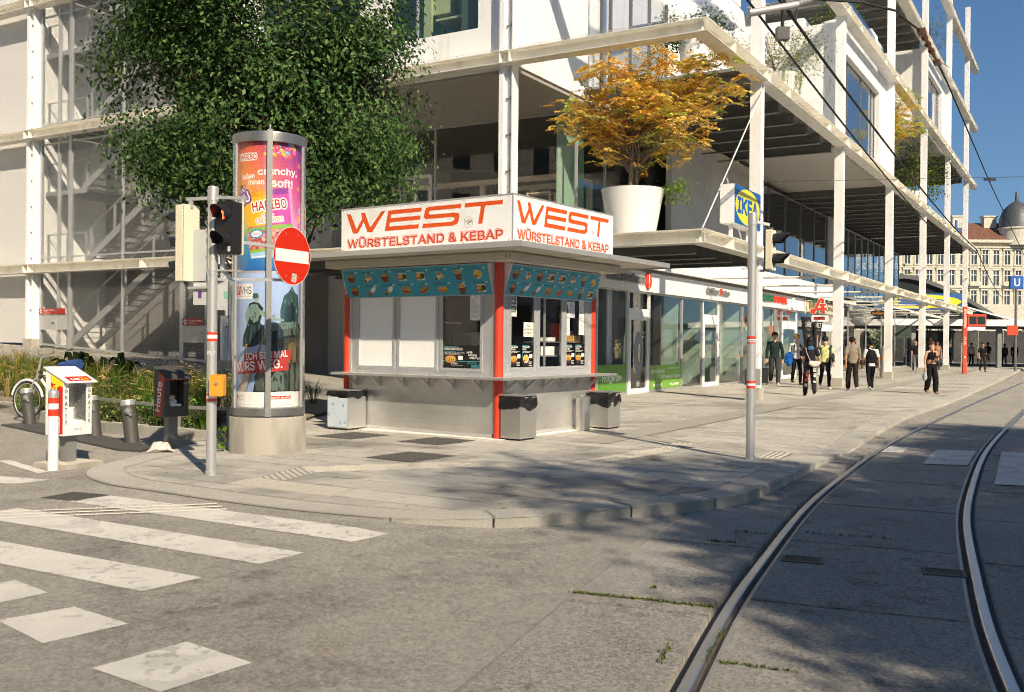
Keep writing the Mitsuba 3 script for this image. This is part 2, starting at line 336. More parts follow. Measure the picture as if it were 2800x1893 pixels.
kerb_line = smooth_line(KERB, 0.25)
RAIL_L = np.array([(-.75, .0), (.02, 2.35), (.87, 4.7), (1.31, 5.9), (1.91, 7.36), (2.93, 9.71), (3.97, 11.82), (5.53, 14.82), (8.13, 19.4), (13.29, 28.1), (19.4, 38.2), (33.5, 62), (66, 117)])
from scipy.interpolate import CubicSpline
_t = np.r_[0, np.cumsum(np.linalg.norm(np.diff(RAIL_L, axis=0), axis=1))]
_cs = CubicSpline(_t, RAIL_L); _q = np.concatenate([np.arange(0, 40, .4), np.arange(40, _t[-1], 2.0)])
rail_l = _cs(_q); rail_r = offset_line(rail_l, -1.435)
bed = Polygon(np.vstack([offset_line(rail_l, .98), offset_line(rail_l, -2.5)[::-1]]))
in_off = offset_line(kerb_line, .42)
pave_poly = Polygon(np.vstack([kerb_line, [(60, 150), (-40, 150), (-14, 36), (-5.2, 20), (-4.6, 14.2)]])).buffer(0)
inner_poly = Polygon(np.vstack([in_off, [(60, 150), (-40, 150), (-14, 36), (-5.0, 20), (-4.2, 14.2)]])).buffer(0)

# road: planar strips (it rises a little towards the crossing on the left)
whole = sbox(-900, -900, 900, 1500).difference(pave_poly.buffer(-.02)).difference(bed.buffer(-.01))
rb = MB()
for x0, x1 in ((-900, -1.25), (-1.25, -.05), (-.05, 900)):
    v, f = tri2d(whole.intersection(sbox(x0, -900, x1, 1500)))
    z = np.array([road_z(a) for a in v[:, 0]]); rb.raw(np.column_stack([v, z]), f)
struct('road'); rb.put('road', 'asphalt', 'road', top=True)
# track bed: concrete panels between and beside the rails
struct('track_bed')
v, f = tri2d(bed); MB().raw(np.column_stack([v, np.full(len(v), -.045)]), f).put('track_bed', 'joint_dark', 'track_bed', top=True)
def along(s): return _cs(s)
def nrm(s):
    d = _cs(s, 1); d = d / np.linalg.norm(d); return np.array([-d[1], d[0]])
def strip_poly(s0, s1, o0, o1, n=6):
    ss = np.linspace(s0, s1, n)
    return np.array([along(s) + nrm(s) * o0 for s in ss] + [along(s) + nrm(s) * o1 for s in ss[::-1]])
def slab(poly, ztop, th, zfn=None):
    """a slab from a ring of points with a small chamfer"""
    P = np.asarray(poly, float); g = Polygon(P)
    m = MB()
    t = trimesh.creation.extrude_polygon(g, th - .006, engine='earcut'); v = np.array(t.vertices); v[:, 2] += -th + 0.0
    m.raw(v + [0, 0, 0], t.faces)
    gi = g.buffer(-.010, join_style=2)
    if not gi.is_empty and gi.geom_type == 'Polygon':
        t2 = trimesh.creation.extrude_polygon(gi, .006, engine='earcut'); v2 = np.array(t2.vertices); v2[:, 2] -= .006
        m.raw(v2, t2.faces)
    v, f = m.out()
    if zfn is None: v[:, 2] += ztop
    else: v[:, 2] += np.array([zfn(a, b) for a, b in v[:, :2]]) + ztop
    return MB().raw(v, f)
r2 = np.random.default_rng(3)
far_bed = MB()
for lane, (o0, o1, ph) in enumerate(((.97, .085, 0.0), (-.075, -1.36, .45), (-1.50, -2.49, .2))):
    s = 2.0 + ph
    while s < 150:
        L = 2.05 if s < 36 else 6.0
        ring = strip_poly(s + .012, s + L - .012, o0, o1, 6)
        m = slab(ring, r2.uniform(-.004, .003), .05)
        if s < 30: m.put('concrete_panel', 'track_concrete', 'track_bed')
        else: far_bed.raw(*m.out())
        s += L
far_bed.put('far_panels', 'track_concrete', 'track_bed'); labels['track_bed__far_panels'] = {'kind': 'stuff'}
# grooved rails
def sweep(line, prof):
    n = len(line); t = np.gradient(line, axis=0); t /= np.linalg.norm(t, axis=1, keepdims=True); nn = np.stack([-t[:, 1], t[:, 0]], 1)
    prof = np.asarray(prof, float); k = len(prof)
    V = np.concatenate([np.column_stack([line[i] + nn[i] * prof[:, :1], prof[:, 1]]) for i in range(n)])
    F = [[i * k + j, i * k + j + 1, (i + 1) * k + j + 1, (i + 1) * k + j] for i in range(n - 1) for j in range(k - 1)]
    return MB().raw(V, np.array(F))
for i, (ln, side) in enumerate(((rail_l, -1), (rail_r, 1))):
    t = thing('tram_rail', ['inner grooved tram rail curving up from the bottom edge beside the sunlit concrete panels',
                            'outer grooved tram rail in the shade at the right, its head shining blue'][i], 'rail', 'grooved rails of the tram track')
    g = side
    sweep(ln, [(-.034 * g, -.03), (-.030 * g, .004), (-.022 * g, .009), (.022 * g, .009), (.030 * g, .004), (.034 * g, -.03)]).put('rail_head', 'rail_steel', t)
    sweep(ln, [(.034 * g, -.028), (.072 * g, -.028)]).put('groove', 'rail_dark', t)
    sweep(ln, [(.072 * g, -.03), (.072 * g, .003), (.094 * g, .003), (.094 * g, -.03)]).put('guard_lip', 'mid_steel', t)
for P0, P1, nmx in (((2.03, 7.33), (2.31, 7.23), 'dark slotted drain grate beside the inner tram rail'), ((2.92, 6.955), (3.185, 6.86), 'dark slotted drain grate beside the outer tram rail')):
    t = thing('drain_grate', nmx, 'drain grate', 'drain grates in the tram track')
    P0, P1 = np.array(P0), np.array(P1); m = frame((*P0, .006), (*(P1 - P0), 0)); L = np.linalg.norm(P1 - P0)
    MB(m).box(0, L, -.11, -.09, -.02, .006).box(0, L, .09, .11, -.02, .006).box(0, .02, -.11, .11, -.02, .0055).box(L - .02, L, -.11, .11, -.02, .0055).put('frame', 'iron', t)
    b = MB(m)
    for q in range(5): b.box(.02, L - .02, -.075 + q * .035, -.06 + q * .035, -.02, .002)
    b.put('bars', 'iron', t); MB(m).box(.01, L - .01, -.1, .1, -.016, -.012).put('sump', 'rubber', t)
# moss and grass in the panel joints
def tufts(pts, h, n, seed, wid=.005, green=('#4d5c22', '#7c7f38', '#3c4c1c'), spread=.02, fall=.6, z0=None):
    r = np.random.default_rng(seed); V, F, Cc = [], [], []
    pts = np.asarray(pts, float)
    for _ in range(n):
        i = r.integers(len(pts) - 1); a = r.random(); p = pts[i] * (1 - a) + pts[i + 1] * a
        p = np.array([p[0] + r.normal(0, spread), p[1] + r.normal(0, spread), (p[2] if len(p) > 2 else 0.0)])
        hh = h * r.uniform(.4, 1.2); an = r.uniform(0, 6.28); d = np.array([math.cos(an), math.sin(an), 0]); w = np.array([-d[1], d[0], 0]) * wid * r.uniform(.7, 1.4)
        mid = p + d * hh * fall * .35 + [0, 0, hh * .65]; tip = p + d * hh * fall + [0, 0, hh * r.uniform(.75, 1.0)]
        k = len(V); V += [p - w, p + w, mid + w * .8, mid - w * .8, tip]; F += [[k, k + 1, k + 2], [k, k + 2, k + 3], [k + 3, k + 2, k + 4]]
        c = lin(green[r.integers(len(green))]) * r.uniform(.7, 1.25); Cc += [c] * 5
    return np.array(V), np.array(F), np.array(Cc)
gj = MB()
for pts, n in (([(.40, 6.27, .0), (1.24, 5.95, 0)], 420), ([(1.6, 7.95, 0), (1.80, 7.9, 0)], 60), ([(1.9, 8.38, 0), (2.2, 8.24, 0)], 40), ([(1.06, 4.92, 0), (1.40, 4.78, 0)], 90), ([(.97, 4.9, 0), (1.18, 5.45, 0)], 60),
               ([(2.5, 8.32, 0), (3.3, 8.05, 0)], 70), ([(.74, 4.9, 0), (.86, 5.2, 0)], 40), ([(.93, 6.4, 0), (.95, 6.42, 0)], 30)):
    v, f, c = tufts(pts, .022, n, n, .004, spread=.012); gj.raw(v, f, c)
struct('joint_grass', 'stuff', 'thin green grass growing in the joints of the concrete track panels'); labels['joint_grass']['category'] = 'grass'
gj.put('joint_grass', 'leaf', 'joint_grass', top=True)

# ------------------------------------------------------------------ pavement, its kerb and slabs
struct('pavement')
v, f = tri2d(pave_poly.difference(sbox(-9, 8, 10, 24)))
pb = MB().raw(np.column_stack([v, np.full(len(v), .094)]), f)
v, f = tri2d(pave_poly.intersection(sbox(-9, 8, 10, 24)))
V, f, _ = _split(np.column_stack([v, np.zeros(len(v))]), f, np.zeros((len(v), 0)), .6)
pb.raw(np.column_stack([V[:, :2], [pav_z(a, b) - .012 for a, b in V[:, :2]]]), f)
pb.put('pavement', 'pave_0', 'pavement', top=True)
struct('kerb')
kl = smooth_line(KERB, .1); ki = offset_line(kl, .40)
i = 0; r2 = np.random.default_rng(5)
while i < len(kl) - 12:
    L = int(r2.integers(9, 15)) if kl[i, 1] < 30 else 30
    j = min(i + L, len(kl) - 1)
    ring = np.vstack([kl[i:j + 1], ki[i:j + 1][::-1]])
    g = Polygon(ring).buffer(-.010, join_style=2); g = g if g.geom_type == 'Polygon' else Polygon(ring)
    m = slab(np.array(g.exterior.coords)[:-1], r2.uniform(-.003, .004), .16, pav_z)
    m.put('kerb_stone', 'granite', 'kerb' if True else None)
    i = j
scene['kerb'] = scene.pop('kerb__kerb_stone')
MBx = MB()
# rows of slabs, laid square to the shop front
tact = [Polygon([(-2.96, 10.2), (-2.79, 10.69), (-1.56, 9.91), (-1.73, 9.42)]), Polygon([(-2.49, 11.58), (-2.23, 11.16), (-2.41, 10.54), (-2.75, 10.64)]),
        Polygon([(-2.49, 11.6), (-2.23, 11.16), (-.82, 11.64), (.46, 11.9), (.70, 12.24), (.47, 12.34), (-.93, 12.13)]),
        Polygon([(.70, 12.26), (.93, 11.97), (2.30, 13.75), (2.08, 14.1)]), Polygon([(2.08, 14.1), (2.30, 13.75), (2.80, 14.8), (1.95, 16.4), (1.78, 16.1), (2.35, 14.8)]), Polygon([(3.74, 14.31), (4.05, 14.12), (3.51, 12.91), (3.26, 13.12)])]
tact_u = union_all([t.buffer(0) for t in tact])
covers = [((-1.29, 12.73), .84, .80), ((-1.13, 14.75), .90, .80), ((-2.50, 15.48), .90, .80)]
cov_u = union_all([Polygon([(np.array([x, y]) + KA[:2] * sa * w / 2 + KB[:2] * sb * d / 2) for sa, sb in ((-1, -1), (1, -1), (1, 1), (-1, 1))]) for (x, y), w, d in covers])
kiosk_fp = Polygon([kw(a, b)[:2] for a, b in ((-.16, -.16), (3.0, -.16), (3.0, 3.42), (-.16, 3.42))])
free = inner_poly.difference(tact_u.buffer(.01)).difference(cov_u.buffer(.01)).difference(kiosk_fp).difference(Point(-3.29, 13.27).buffer(.5)).intersection(sbox(-4.6, 8, 9.5, 21.5))
strip_dark = Polygon([b2d(-8, -1.45), b2d(58, -1.45), b2d(58, -.8), b2d(-8, -.8)])
free = free.difference(strip_dark.buffer(.01))
cells = []
for ia in range(-34, 6):
    for ib in range(-16, 22):
        a0 = ia * .50; b0 = ib * .80 + (.4 if ia % 2 else 0)
        cell = Polygon([b2d(a0 + .006, b0 + .006), b2d(a0 + .494, b0 + .006), b2d(a0 + .494, b0 + .794), b2d(a0 + .006, b0 + .794)])
        if not cell.intersects(free): continue
        g = cell if free.contains(cell) else cell.intersection(free)
        for q in getattr(g, 'geoms', [g]):
            if q.geom_type == 'Polygon' and q.area > .01: cells.append((q.centroid.y, q.simplify(.004)))
cells.sort(key=lambda t: t[0])
rest = [MB(), MB(), MB()]
r2 = np.random.default_rng(11)
for n, (d, q) in enumerate(cells):
    m = slab(np.array(q.exterior.coords)[:-1], r2.uniform(-.0022, .0018) + (0), .03, pav_z); k = int(r2.choice(3, p=[.5, .27, .23]))
    if n < 297: m.put('slab', f'pave_{k}', 'pavement')
    else: rest[k].raw(*m.out())
for k in range(3):
    if rest[k].v: kk = rest[k].put('far_slabs', f'pave_{k}', 'pavement'); labels[kk] = {'kind': 'stuff'}
v, f = tri2d(strip_dark); MB().raw(np.column_stack([v, np.full(len(v), .104)]), f).put('dark_strip', 'stripe_dark', 'pavement', label='darker grey paving strip along the row of columns')
# tactile paving: ribbed slabs
for n, (t, ang, w) in enumerate(zip(tact, ((1.23, -.78), (-.4, .92), (1, .12), (1.37, 1.6), (0, 0), (-.5, -1.2)), (.075,) * 6)):
    if n == 4:
        subs = [(Polygon([(2.08, 14.1), (2.30, 13.75), (2.80, 14.8), (2.42, 14.8)]), (.45, 1.0)), (Polygon([(2.42, 14.8), (2.80, 14.8), (1.95, 16.4), (1.72, 16.1)]), (-.5, 1.0))]
    else: subs = [(t, ang)]
    for poly, a in subs:
        a = np.array(a) / np.linalg.norm(a); nn = np.array([-a[1], a[0]]); c = np.array(poly.centroid.coords[0]); m = MB()
        zf = pav_z(*c)
        v, f = tri2d(poly.buffer(.012)); MB().raw(np.column_stack([v, [pav_z(*q) - .004 for q in v]]), f).put('tactile_base', 'joint_dark', 'pavement')
        for q in np.arange(-1.6, 1.6, w):
            L = LineString([c + nn * q - a * 4, c + nn * q + a * 4]).buffer(.024, cap_style=2).intersection(poly)
            for g in getattr(L, 'geoms', [L]):
                if g.geom_type == 'Polygon' and g.area > .002: m.raw(*slab(np.array(g.exterior.coords)[:-1], .003, .012, pav_z).out())
        if m.v: m.put('tactile_ribs', 'tactile_pale', 'pavement', label='ribbed pale tactile paving')
for n, ((x, y), w, d) in enumerate(covers):
    t = thing('manhole_cover', ['dark checkered steel cover nearest the kerb in front of the kiosk', 'dark checkered steel cover against the kiosk front, between the other two', 'dark checkered steel cover beside the film-wrapped bin'][n], 'manhole cover', 'steel covers in the pavement')
    m = frame((x, y, .1), KA)
    MB(m).box(-w / 2, w / 2, -d / 2, d / 2, -.02, .001).put('plate', 'iron', t)
    b = MB(m)
    for q in np.arange(-w / 2 + .05, w / 2 - .03, .05):
        for k, qq in enumerate(np.arange(-d / 2 + .05, d / 2 - .03, .05)):
            o = .016 * (1 if (k % 2) else -1); b.bar((q - .014, qq - o * .8, .003), (q + .014, qq + o * .8, .003), .007, .004)
    b.put('raised_pattern', 'iron', t)
t = thing('road_manhole', 'dark rectangular drain cover in the asphalt left of the crossing', 'manhole cover')
m = frame((-4.18, 9.42, .075), (.75, -.30, 0)); MB(m).box(-.22, .22, -.2, .2, -.01, .006).put('plate', 'iron', t)
b = MB(m)
for q in range(7): b.box(-.19, .19, -.16 + q * .05, -.14 + q * .05, .006, .009)
b.put('raised_pattern', 'iron', t)
# road markings
def mark(pts, z, lab=None, mt='road_paint'):
    m = MB()
    for x0, x1 in ((-99, -1.25), (-1.25, -.05), (-.05, 99)):
        v, f = tri2d(Polygon(pts).intersection(sbox(x0, -99, x1, 99)))
        if len(v): m.raw(np.column_stack([v, [road_z(a) + z for a in v[:, 0]]]), f)
    m.put('marking', mt, 'road', label=lab)
mark([(-4.11, 9.13), (-3.86, 9.48), (-.97, 7.82), (-1.2, 7.42)], .004); mark([(-4.62, 8.36), (-4.38, 8.74), (-1.47, 7.02), (-1.70, 6.65)], .004)
mark([(-5.1, 7.55), (-4.86, 7.93), (-1.96, 6.26), (-2.21, 5.90)], .004); mark([(-2.75, 5.27), (-2.46, 5.55), (-2.03, 5.23), (-2.32, 4.88)], .004); mark([(-1.92, 4.52), (-1.62, 4.93), (-1.21, 4.62), (-1.5, 4.22)], .004)
mark([(-3.4, 5.75), (-3.1, 6.15), (-2.75, 5.85), (-3.05, 5.45)], .004)
for q in range(3):
    o = np.array([.09, -.14]) * q
    mark([np.array(p) + o for p in ((-4.9, 8.35), (-4.88, 8.40), (-2.72, 9.08), (-2.70, 9.03))], .008, 'thin pale guide line across the crossing', 'concrete_white')
mark([(-6.3, 12.05), (-6.2, 12.15), (-5.22, 11.12), (-5.3, 11.0)], .004); mark([(-5.9, 10.25), (-5.6, 10.75), (-4.93, 10.49), (-5.1, 10.2)], .004)
for a, b, c in (((5.9, 15.52), (6.55, 15.30), (5.75, 13.52)),): pass
mark([(6.52, 15.05), (7.08, 14.95), (6.10, 13.12), (5.55, 13.25)], .010); mark([(5.98, 15.50), (6.25, 15.42), (5.80, 14.55), (5.52, 14.65)], .010); mark([(5.25, 15.35), (5.42, 15.30), (4.95, 14.4), (4.78, 14.5)], .006)
mark([(7.42, 14.86), (7.75, 14.7), (6.0, 11.2), (5.58, 11.33)], .010)
# ------------------------------------------------------------------ the white steel-framed store
store = thing('store_building', 'white store building with an open steel grid, cantilevered boxes and ground floor shops', 'building')
LV = [4.18, 8.92, 13.55, 17.80, 22.20]; BH_ = .31
SIDE = [4.8 + 10 * k for k in range(6)]; FRONT = [5.2, 15.1, 24.9, 34.8]
def bm(): return MB(BM)
for a in SIDE:
    m = bm().box(a - .15, a + .15, .03, .33, .43, 25.5)
    for z in LV: m.box(a - .19, a + .19, -.17, .37, z - BH_ - .02, z - BH_ - .002).box(a - .19, a + .19, -.17, .37, z + .002, z + .02)
    k = m.put('column', 'white_paint', store); MB(BM).box(a - .2, a + .2, -.02, .38, -.05, .43).put('plinth', 'old_concrete', k)
for b in FRONT:
    z0 = {5.2: .3, 15.1: .95, 24.9: 1.55, 34.8: 2.0}[b]
    m = bm().box(.03, .33, b - .20, b - .17, z0, 25).box(.03, .33, b + .07, b + .20, z0, 25).box(.17, .20, b - .17, b + .07, z0, 25)
    for z in LV[:3]: m.box(-.02, .38, b - .24, b + .24, z - BH_ - .02, z - BH_ - .002).box(-.02, .38, b - .24, b + .24, z + .002, z + .02)
    k = m.put('column', 'white_paint', store)
    MB(BM).box(-.02, .38, b - .26, b + .26, z0 - .6, z0).put('plinth', 'old_concrete', k)
    h = bm(); c = bm()
    for z in np.arange(z0 + 1, 13, .92):
        h.box(.09, .15, b - .13, b - .08, z, z + .07).box(.09, .15, b + .0, b + .03, z, z + .05).bar((.12, b - .1, z + .03), (.12, b + .02, z + .03), .012, .012)
    h.put('cable_clips', 'mid_steel', k)
    c.tube((.13, b - .07, z0 + .2), (.13, b - .07, 13), .014, 6).tube((.14, b - .02, z0 + .2), (.14, b - .02, 13), .010, 6); c.put('conduit', 'alu_matte', k)
r2 = np.random.default_rng(2)
for li, zt in enumerate(LV):
    zb = zt - BH_
    m = bm().box(.0, 59.3, .10, .115, zb + .016, zt - .016).box(-.16, 59.3, -.16, .26, zt - .016, zt).box(-.16, 59.3, -.16, .26, zb, zb + .016)
    m.box(-.0, .016, .0, .10, zb + .016, zt - .016)
    for a in np.arange(4.8 - 2.9, 59, 5.0): m.box(a, a + .012, -.15, .10, zb + .016, zt - .016).box(a + .05, a + .062, -.15, .10, zb + .016, zt - .016)
    for a in SIDE: m.box(a - .14, a - .13, -.15, .10, zb + .016, zt - .016).box(a + .13, a + .14, -.15, .10, zb + .016, zt - .016)
    m.put('beam', 'cream_steel', store)
    if li < 3:
        m = bm().box(.10, .115, .02, 40, zb + .016, zt - .016).box(-.16, .26, .264, 40, zt - .016, zt).box(-.16, .26, .264, 40, zb, zb + .016)
        m.box(-.16, .0, -.158, .02, zb + .018, zt - .018) if False else m.box(-.155, -.14, -.155, -.14, zb + .016, zt - .016)
        for b in np.arange(8.9, 40, 9.8): m.box(-.15, .10, b, b + .012, zb + .016, zt - .016).box(-.15, .10, b + .1, b + .112, zb + .016, zt - .016)
        for b in FRONT: m.box(-.15, .10, b - .19, b - .178, zb + .016, zt - .016).box(-.15, .10, b + .09, b + .102, zb + .016, zt - .016)
        k = m.put('beam', 'cream_steel', store)
        if li == 1:
            w = bm(); w.tube((-.1, .3, zt + .06), (-.1, 14, zt + .06), .006, 5)
            for b in np.arange(.4, 14, .62): w.box(-.106, -.094, b - .006, b + .006, zt, zt + .07)
            w.put('bird_wire', 'alu', k)
# decks with their joists
def deck(a0, a1, b0, b1, z, n):
    k = bm().box(a0, a1, b0, b1, z - .06, z + .02).put('deck', 'mid_steel', store)
    r = bm()
    for a in np.arange(a0 + .1, a1, .22): r.box(a, a + .1, b0 + .02, b1 - .02, z - .10, z - .062)
    r.put('corrugation', 'mid_steel', k)
    for q in np.linspace(a0 + .25, a1 - .25, n):
        bm().box(q - .01, q + .01, b0, b1, z - .42, z - .125).box(q - .09, q + .09, b0, b1, z - .125, z - .105).box(q - .09, q + .09, b0, b1, z - .44, z - .42).put('joist', 'dark_steel', store)
    bm().box(a0, a1, b0 - .03, b0 - .005, z - .05, z + .10).put('deck_edge', 'cream_steel', store)
deck(.30, 4.75, .32, 14.6, 4.12, 4)
deck(4.0, 14.7, .40, 4.95, 8.86, 7); deck(25.0, 44.5, .40, 6.8, 8.86, 12); deck(44.7, 58, .40, 6.8, 8.86, 7)
deck(44.9, 54.6, .40, 5.0, 13.5, 6); deck(25.0, 34.6, .40, 6.8, 17.75, 7)
# cantilevered boxes on the side facade
def side_box(a0, a1, z0, z1, open_a, open_z):
    oa0, oa1 = open_a; oz0, oz1 = open_z; B0 = .34
    w = bm().box(a0, oa0, B0, B0 + .25, z0, z1).box(oa1, a1, B0, B0 + .25, z0, z1).box(oa0, oa1, B0, B0 + .25, z0, oz0).box(oa0, oa1, B0, B0 + .25, oz1, z1)
    w.box(a0, a1, B0 + .25, 6.9, z1 - .1, z1)
    k = w.put('box_front', 'white_panel', store)
    for a in (a0, a1 - .12):
        for i, (b0, b1) in enumerate(((B0 + .252, 2.0), (2.006, 3.9), (3.906, 6.9))):
            for z_0, z_1 in ((z0, z0 + 1.42), (z0 + 1.426, z0 + 2.85), (z0 + 2.856, z1 - .102)): bm().box(a, a + .118, b0, b1, z_0, z_1).put('wall_panel', 'white_panel', store)
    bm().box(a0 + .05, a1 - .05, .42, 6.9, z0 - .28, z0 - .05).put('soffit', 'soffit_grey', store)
    f = bm(); d = .20
    cuts = [oa0, oa0 + (oa1 - oa0) * .28, oa0 + (oa1 - oa0) * .62, oa0 + (oa1 - oa0) * .90, oa1]
    for c in cuts: f.box(c - .03, c + .03, B0 + d, B0 + d + .06, oz0, oz1)
    for z in (oz0, oz1): f.box(oa0, oa1, B0 + d + .002, B0 + d + .058, z - .03, z + .03)
    wk = f.put('window', 'dark_steel', store)
    for c0, c1 in zip(cuts[:-1], cuts[1:]): bm().box(c0 + .03, c1 - .03, B0 + d + .028, B0 + d + .029, oz0 + .03, oz1 - .03).put('pane', 'glass_coated', wk)
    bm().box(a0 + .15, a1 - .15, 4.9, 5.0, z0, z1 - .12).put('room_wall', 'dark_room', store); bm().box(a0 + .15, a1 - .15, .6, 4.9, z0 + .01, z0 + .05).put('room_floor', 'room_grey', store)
side_box(15.0, 24.7, 8.95, 13.2, (15.5, 23.05), (9.42, 12.42)); side_box(35.0, 44.7, 13.62, 17.5, (35.5, 43.0), (14.0, 16.9))
for a0, a1, z in ((15.2, 24.6, 13.57), (35.2, 44.6, 17.82)):
    bm().box(a0, a1, .45, .46, z + .05, z + 1.15).put('glass_balustrade', 'glass_coated', store)
    bm().box(a0, a1, 1.6, 6.5, z - .35, z + .02).put('roof_terrace', 'white_panel', store); bm().box(a1 - 1.5, a1 - .1, .7, 1.6, z, z + 1.7).put('parapet', 'white_panel', store)
for a, a1, z0, z1 in ((4.3, 14.9, 9.0, 18), (14.9, 44.6, 13.3, 17.6), (24.8, 44.6, 8.9, 13.2), (14.9, 24.7, 17.7, 22)):
    n = max(int((a1 - a) / 2.6), 1)
    for q in range(n): bm().box(a + (a1 - a) * q / n + .004, a + (a1 - a) * (q + 1) / n - .004, 7.0, 7.2, z0, z1).put('wall_panel', 'white_panel', store)
# front box above the kiosk
m = bm().box(.34, .6, 5.0, 6.25, 8.62, 13.2).box(.34, .6, 9.2, 10.2, 8.62, 13.2).box(.34, .6, 14.2, 15.0, 8.62, 13.2).box(.34, .6, 6.25, 9.2, 8.62, 9.78).box(.34, .6, 10.2, 14.2, 8.62, 9.78).box(.34, .6, 6.25, 9.2, 12.8, 13.2).box(.34, .6, 10.2, 14.2, 12.8, 13.2)
m.put('box_front', 'white_panel', store)
for a0, a1 in ((.602, 1.9), (1.906, 3.1), (3.106, 4.3)): bm().box(a0, a1, 5.0, 5.18, 8.62, 13.2).put('wall_panel', 'white_panel', store)
bm().box(.34, 5.2, 14.85, 15.0, 8.62, 13.2).put('wall_panel', 'white_panel', store)
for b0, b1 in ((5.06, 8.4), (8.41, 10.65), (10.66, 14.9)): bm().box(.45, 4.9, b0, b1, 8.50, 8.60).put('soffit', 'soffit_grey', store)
for b0, b1 in ((6.25, 9.2), (10.2, 14.2)):
    f = bm()
    for b in (b0, (b0 * .3 + b1 * .7), b1): f.box(.5, .55, b - .03, b + .03, 9.78, 12.8)
    f.box(.5, .55, b0, b1, 9.75, 9.81).box(.5, .55, b0, b1, 12.77, 12.83); wk = f.put('window', 'frame_grey', store)
    bm().box(.524, .525, b0 + .03, b1 - .03, 9.81, 12.77).put('pane', 'glass_green', wk)
bm().box(4.2, 4.3, 5.2, 14.8, 8.7, 13.1).put('room_wall', 'green_room', store); bm().box(.7, 4.2, 5.2, 14.8, 8.66, 8.70).put('room_floor', 'room_grey', store); bm().box(.7, 4.2, 5.2, 14.8, 13.0, 13.05).put('room_ceiling', 'room_grey', store)
m = bm().box(1.0, 1.5, 7.0, 7.2, 8.7, 12.5).box(1.2, 2.4, 7.3, 8.2, 10.5, 10.56).box(1.5, 1.7, 7.9, 8.5, 10.8, 12).box(1.4, 1.5, 8.5, 8.75, 8.7, 12.5); m.put('room_fittings', 'wood_pale', store)
# recessed glazing at the upper level, side
m = bm()
for a in (4.3, 5.3, 5.9, 7.4, 8.9, 10.4): m.box(a - .035, a + .035, 5.0, 5.1, 8.95, 13.2)
wk = m.put('window', 'dark_steel', store)
for a0, a1 in ((4.34, 5.26), (5.34, 5.86), (5.94, 7.36), (7.44, 8.86), (8.94, 10.36)): bm().box(a0, a1, 5.05, 5.051, 8.95, 13.2).put('pane', 'glass_coated', wk)
bm().box(10.45, 14.9, 5.0, 5.2, 8.95, 13.2).put('wall_panel', 'white_panel', store)
# first floor: glazing under the front box, and along the terrace
z0, z1 = 4.15, 8.49
m = bm()
for b in (5.62, 10.72, 14.9): m.box(4.8, 4.86, b - .04, b + .04, z0, z1)
m.box(4.8, 4.86, 5.62, 14.9, z0, z0 + .08).box(4.8, 4.86, 5.62, 14.9, z1 - .05, z1)
wk = m.put('window', 'frame_grey', store)
for b0, b1 in ((5.66, 10.68), (10.76, 14.86)): bm().box(4.825, 4.826, b0, b1, z0 + .08, z1 - .05).put('pane', 'glass', wk)
m = bm().box(4.74, 4.80, 10.80, 10.92, z0, 7.0).box(4.74, 4.80, 12.0, 12.12, z0, 7.0).box(4.74, 4.80, 10.92, 12.0, 6.88, 7.0).box(4.74, 4.8, 10.92, 12.0, z0, z0 + .12); dk = m.put('terrace_door', 'alu', store)
bm().box(4.77, 4.772, 10.92, 12.0, z0 + .12, 6.88).put('pane', 'glass', dk)
m = bm().box(4.80, 4.86, 5.58, 5.64, z0, z1).box(6.75, 6.83, 5.58, 5.64, z0, z1); wk = m.put('window', 'frame_grey', store)
bm().box(4.86, 6.75, 5.60, 5.601, z0, z1).put('pane', 'glass_green', wk); bm().box(6.83, 9.7, 5.60, 5.601, z0, z1).put('pane', 'glass', wk)
bm().box(4.95, 6.7, 6.3, 6.35, z0, z1).put('curtain', 'green_room', store)
bm().box(12, 12.1, 5.2, 15, z0, z1).put('room_wall', 'dark_room', store); bm().box(4.9, 12, 5.7, 15, z1 - .02, z1 + .01).put('room_ceiling', 'dark_room', store); bm().box(4.9, 12, 5.7, 15, z0 - .05, z0).put('room_floor', 'room_grey', store); bm().box(9.75, 12, 5.3, 5.5, z0, z1).put('room_wall', 'dark_room', store)
m = bm()   # pale timber house frames of the shop display
for (a, b) in ((6.0, 6.5), (6.0, 8.6), (7.6, 6.5), (7.6, 8.6), (6.0, 9.6), (7.6, 9.6), (6.0, 13.5)): m.box(a, a + .16, b, b + .16, z0, 6.9)
m.box(6.0, 6.16, 6.66, 13.5, 6.74, 6.9).box(7.6, 7.76, 6.66, 9.6, 6.74, 6.9).box(6.16, 7.6, 6.5, 6.66, 6.74, 6.9)
m.bar((6.08, 6.6, 6.5), (6.08, 7.3, 5.6), .12, .12).put('display_frame', 'wood_pale', store)
m = bm()
for b in (6.9, 7.7): m.box(5.6, 5.66, b, b + .06, z0, 6.3).box(5.95, 5.99, b, b + .06, z0, 6.3)
for z in (4.6, 5.15, 5.7, 6.25): m.box(5.6, 5.99, 6.96, 7.7, z, z + .04)
for b in (9.0, 10.0): m.box(5.5, 5.56, b, b + .06, z0, 6.0)
for z in (4.7, 5.3, 5.95): m.box(5.5, 5.56, 9.06, 10.0, z, z + .05)
m.put('display_shelf', 'wood_pale', store)
m = bm()
for q in range(9): c = (5.8, 7.05 + .08 * q, 5.18 + (q % 2) * .55); m.mesh(trimesh.creation.icosphere(1, .045 + .02 * (q % 3)), None, frame(c, (1, 0, 0)))
m.put('display_goods', 'galvanised', store)
for q in range(5): bm().box(9.75 + 1.78 * q + .006, 9.75 + 1.78 * (q + 1) - .006, 4.55, 4.75, 4.3, 8.46).put('wall_panel', 'grey_panel', store)
bm().box(9.75, 18.7, 4.0, 6.8, 8.46, 8.5).put('soffit', 'soffit_grey', store)
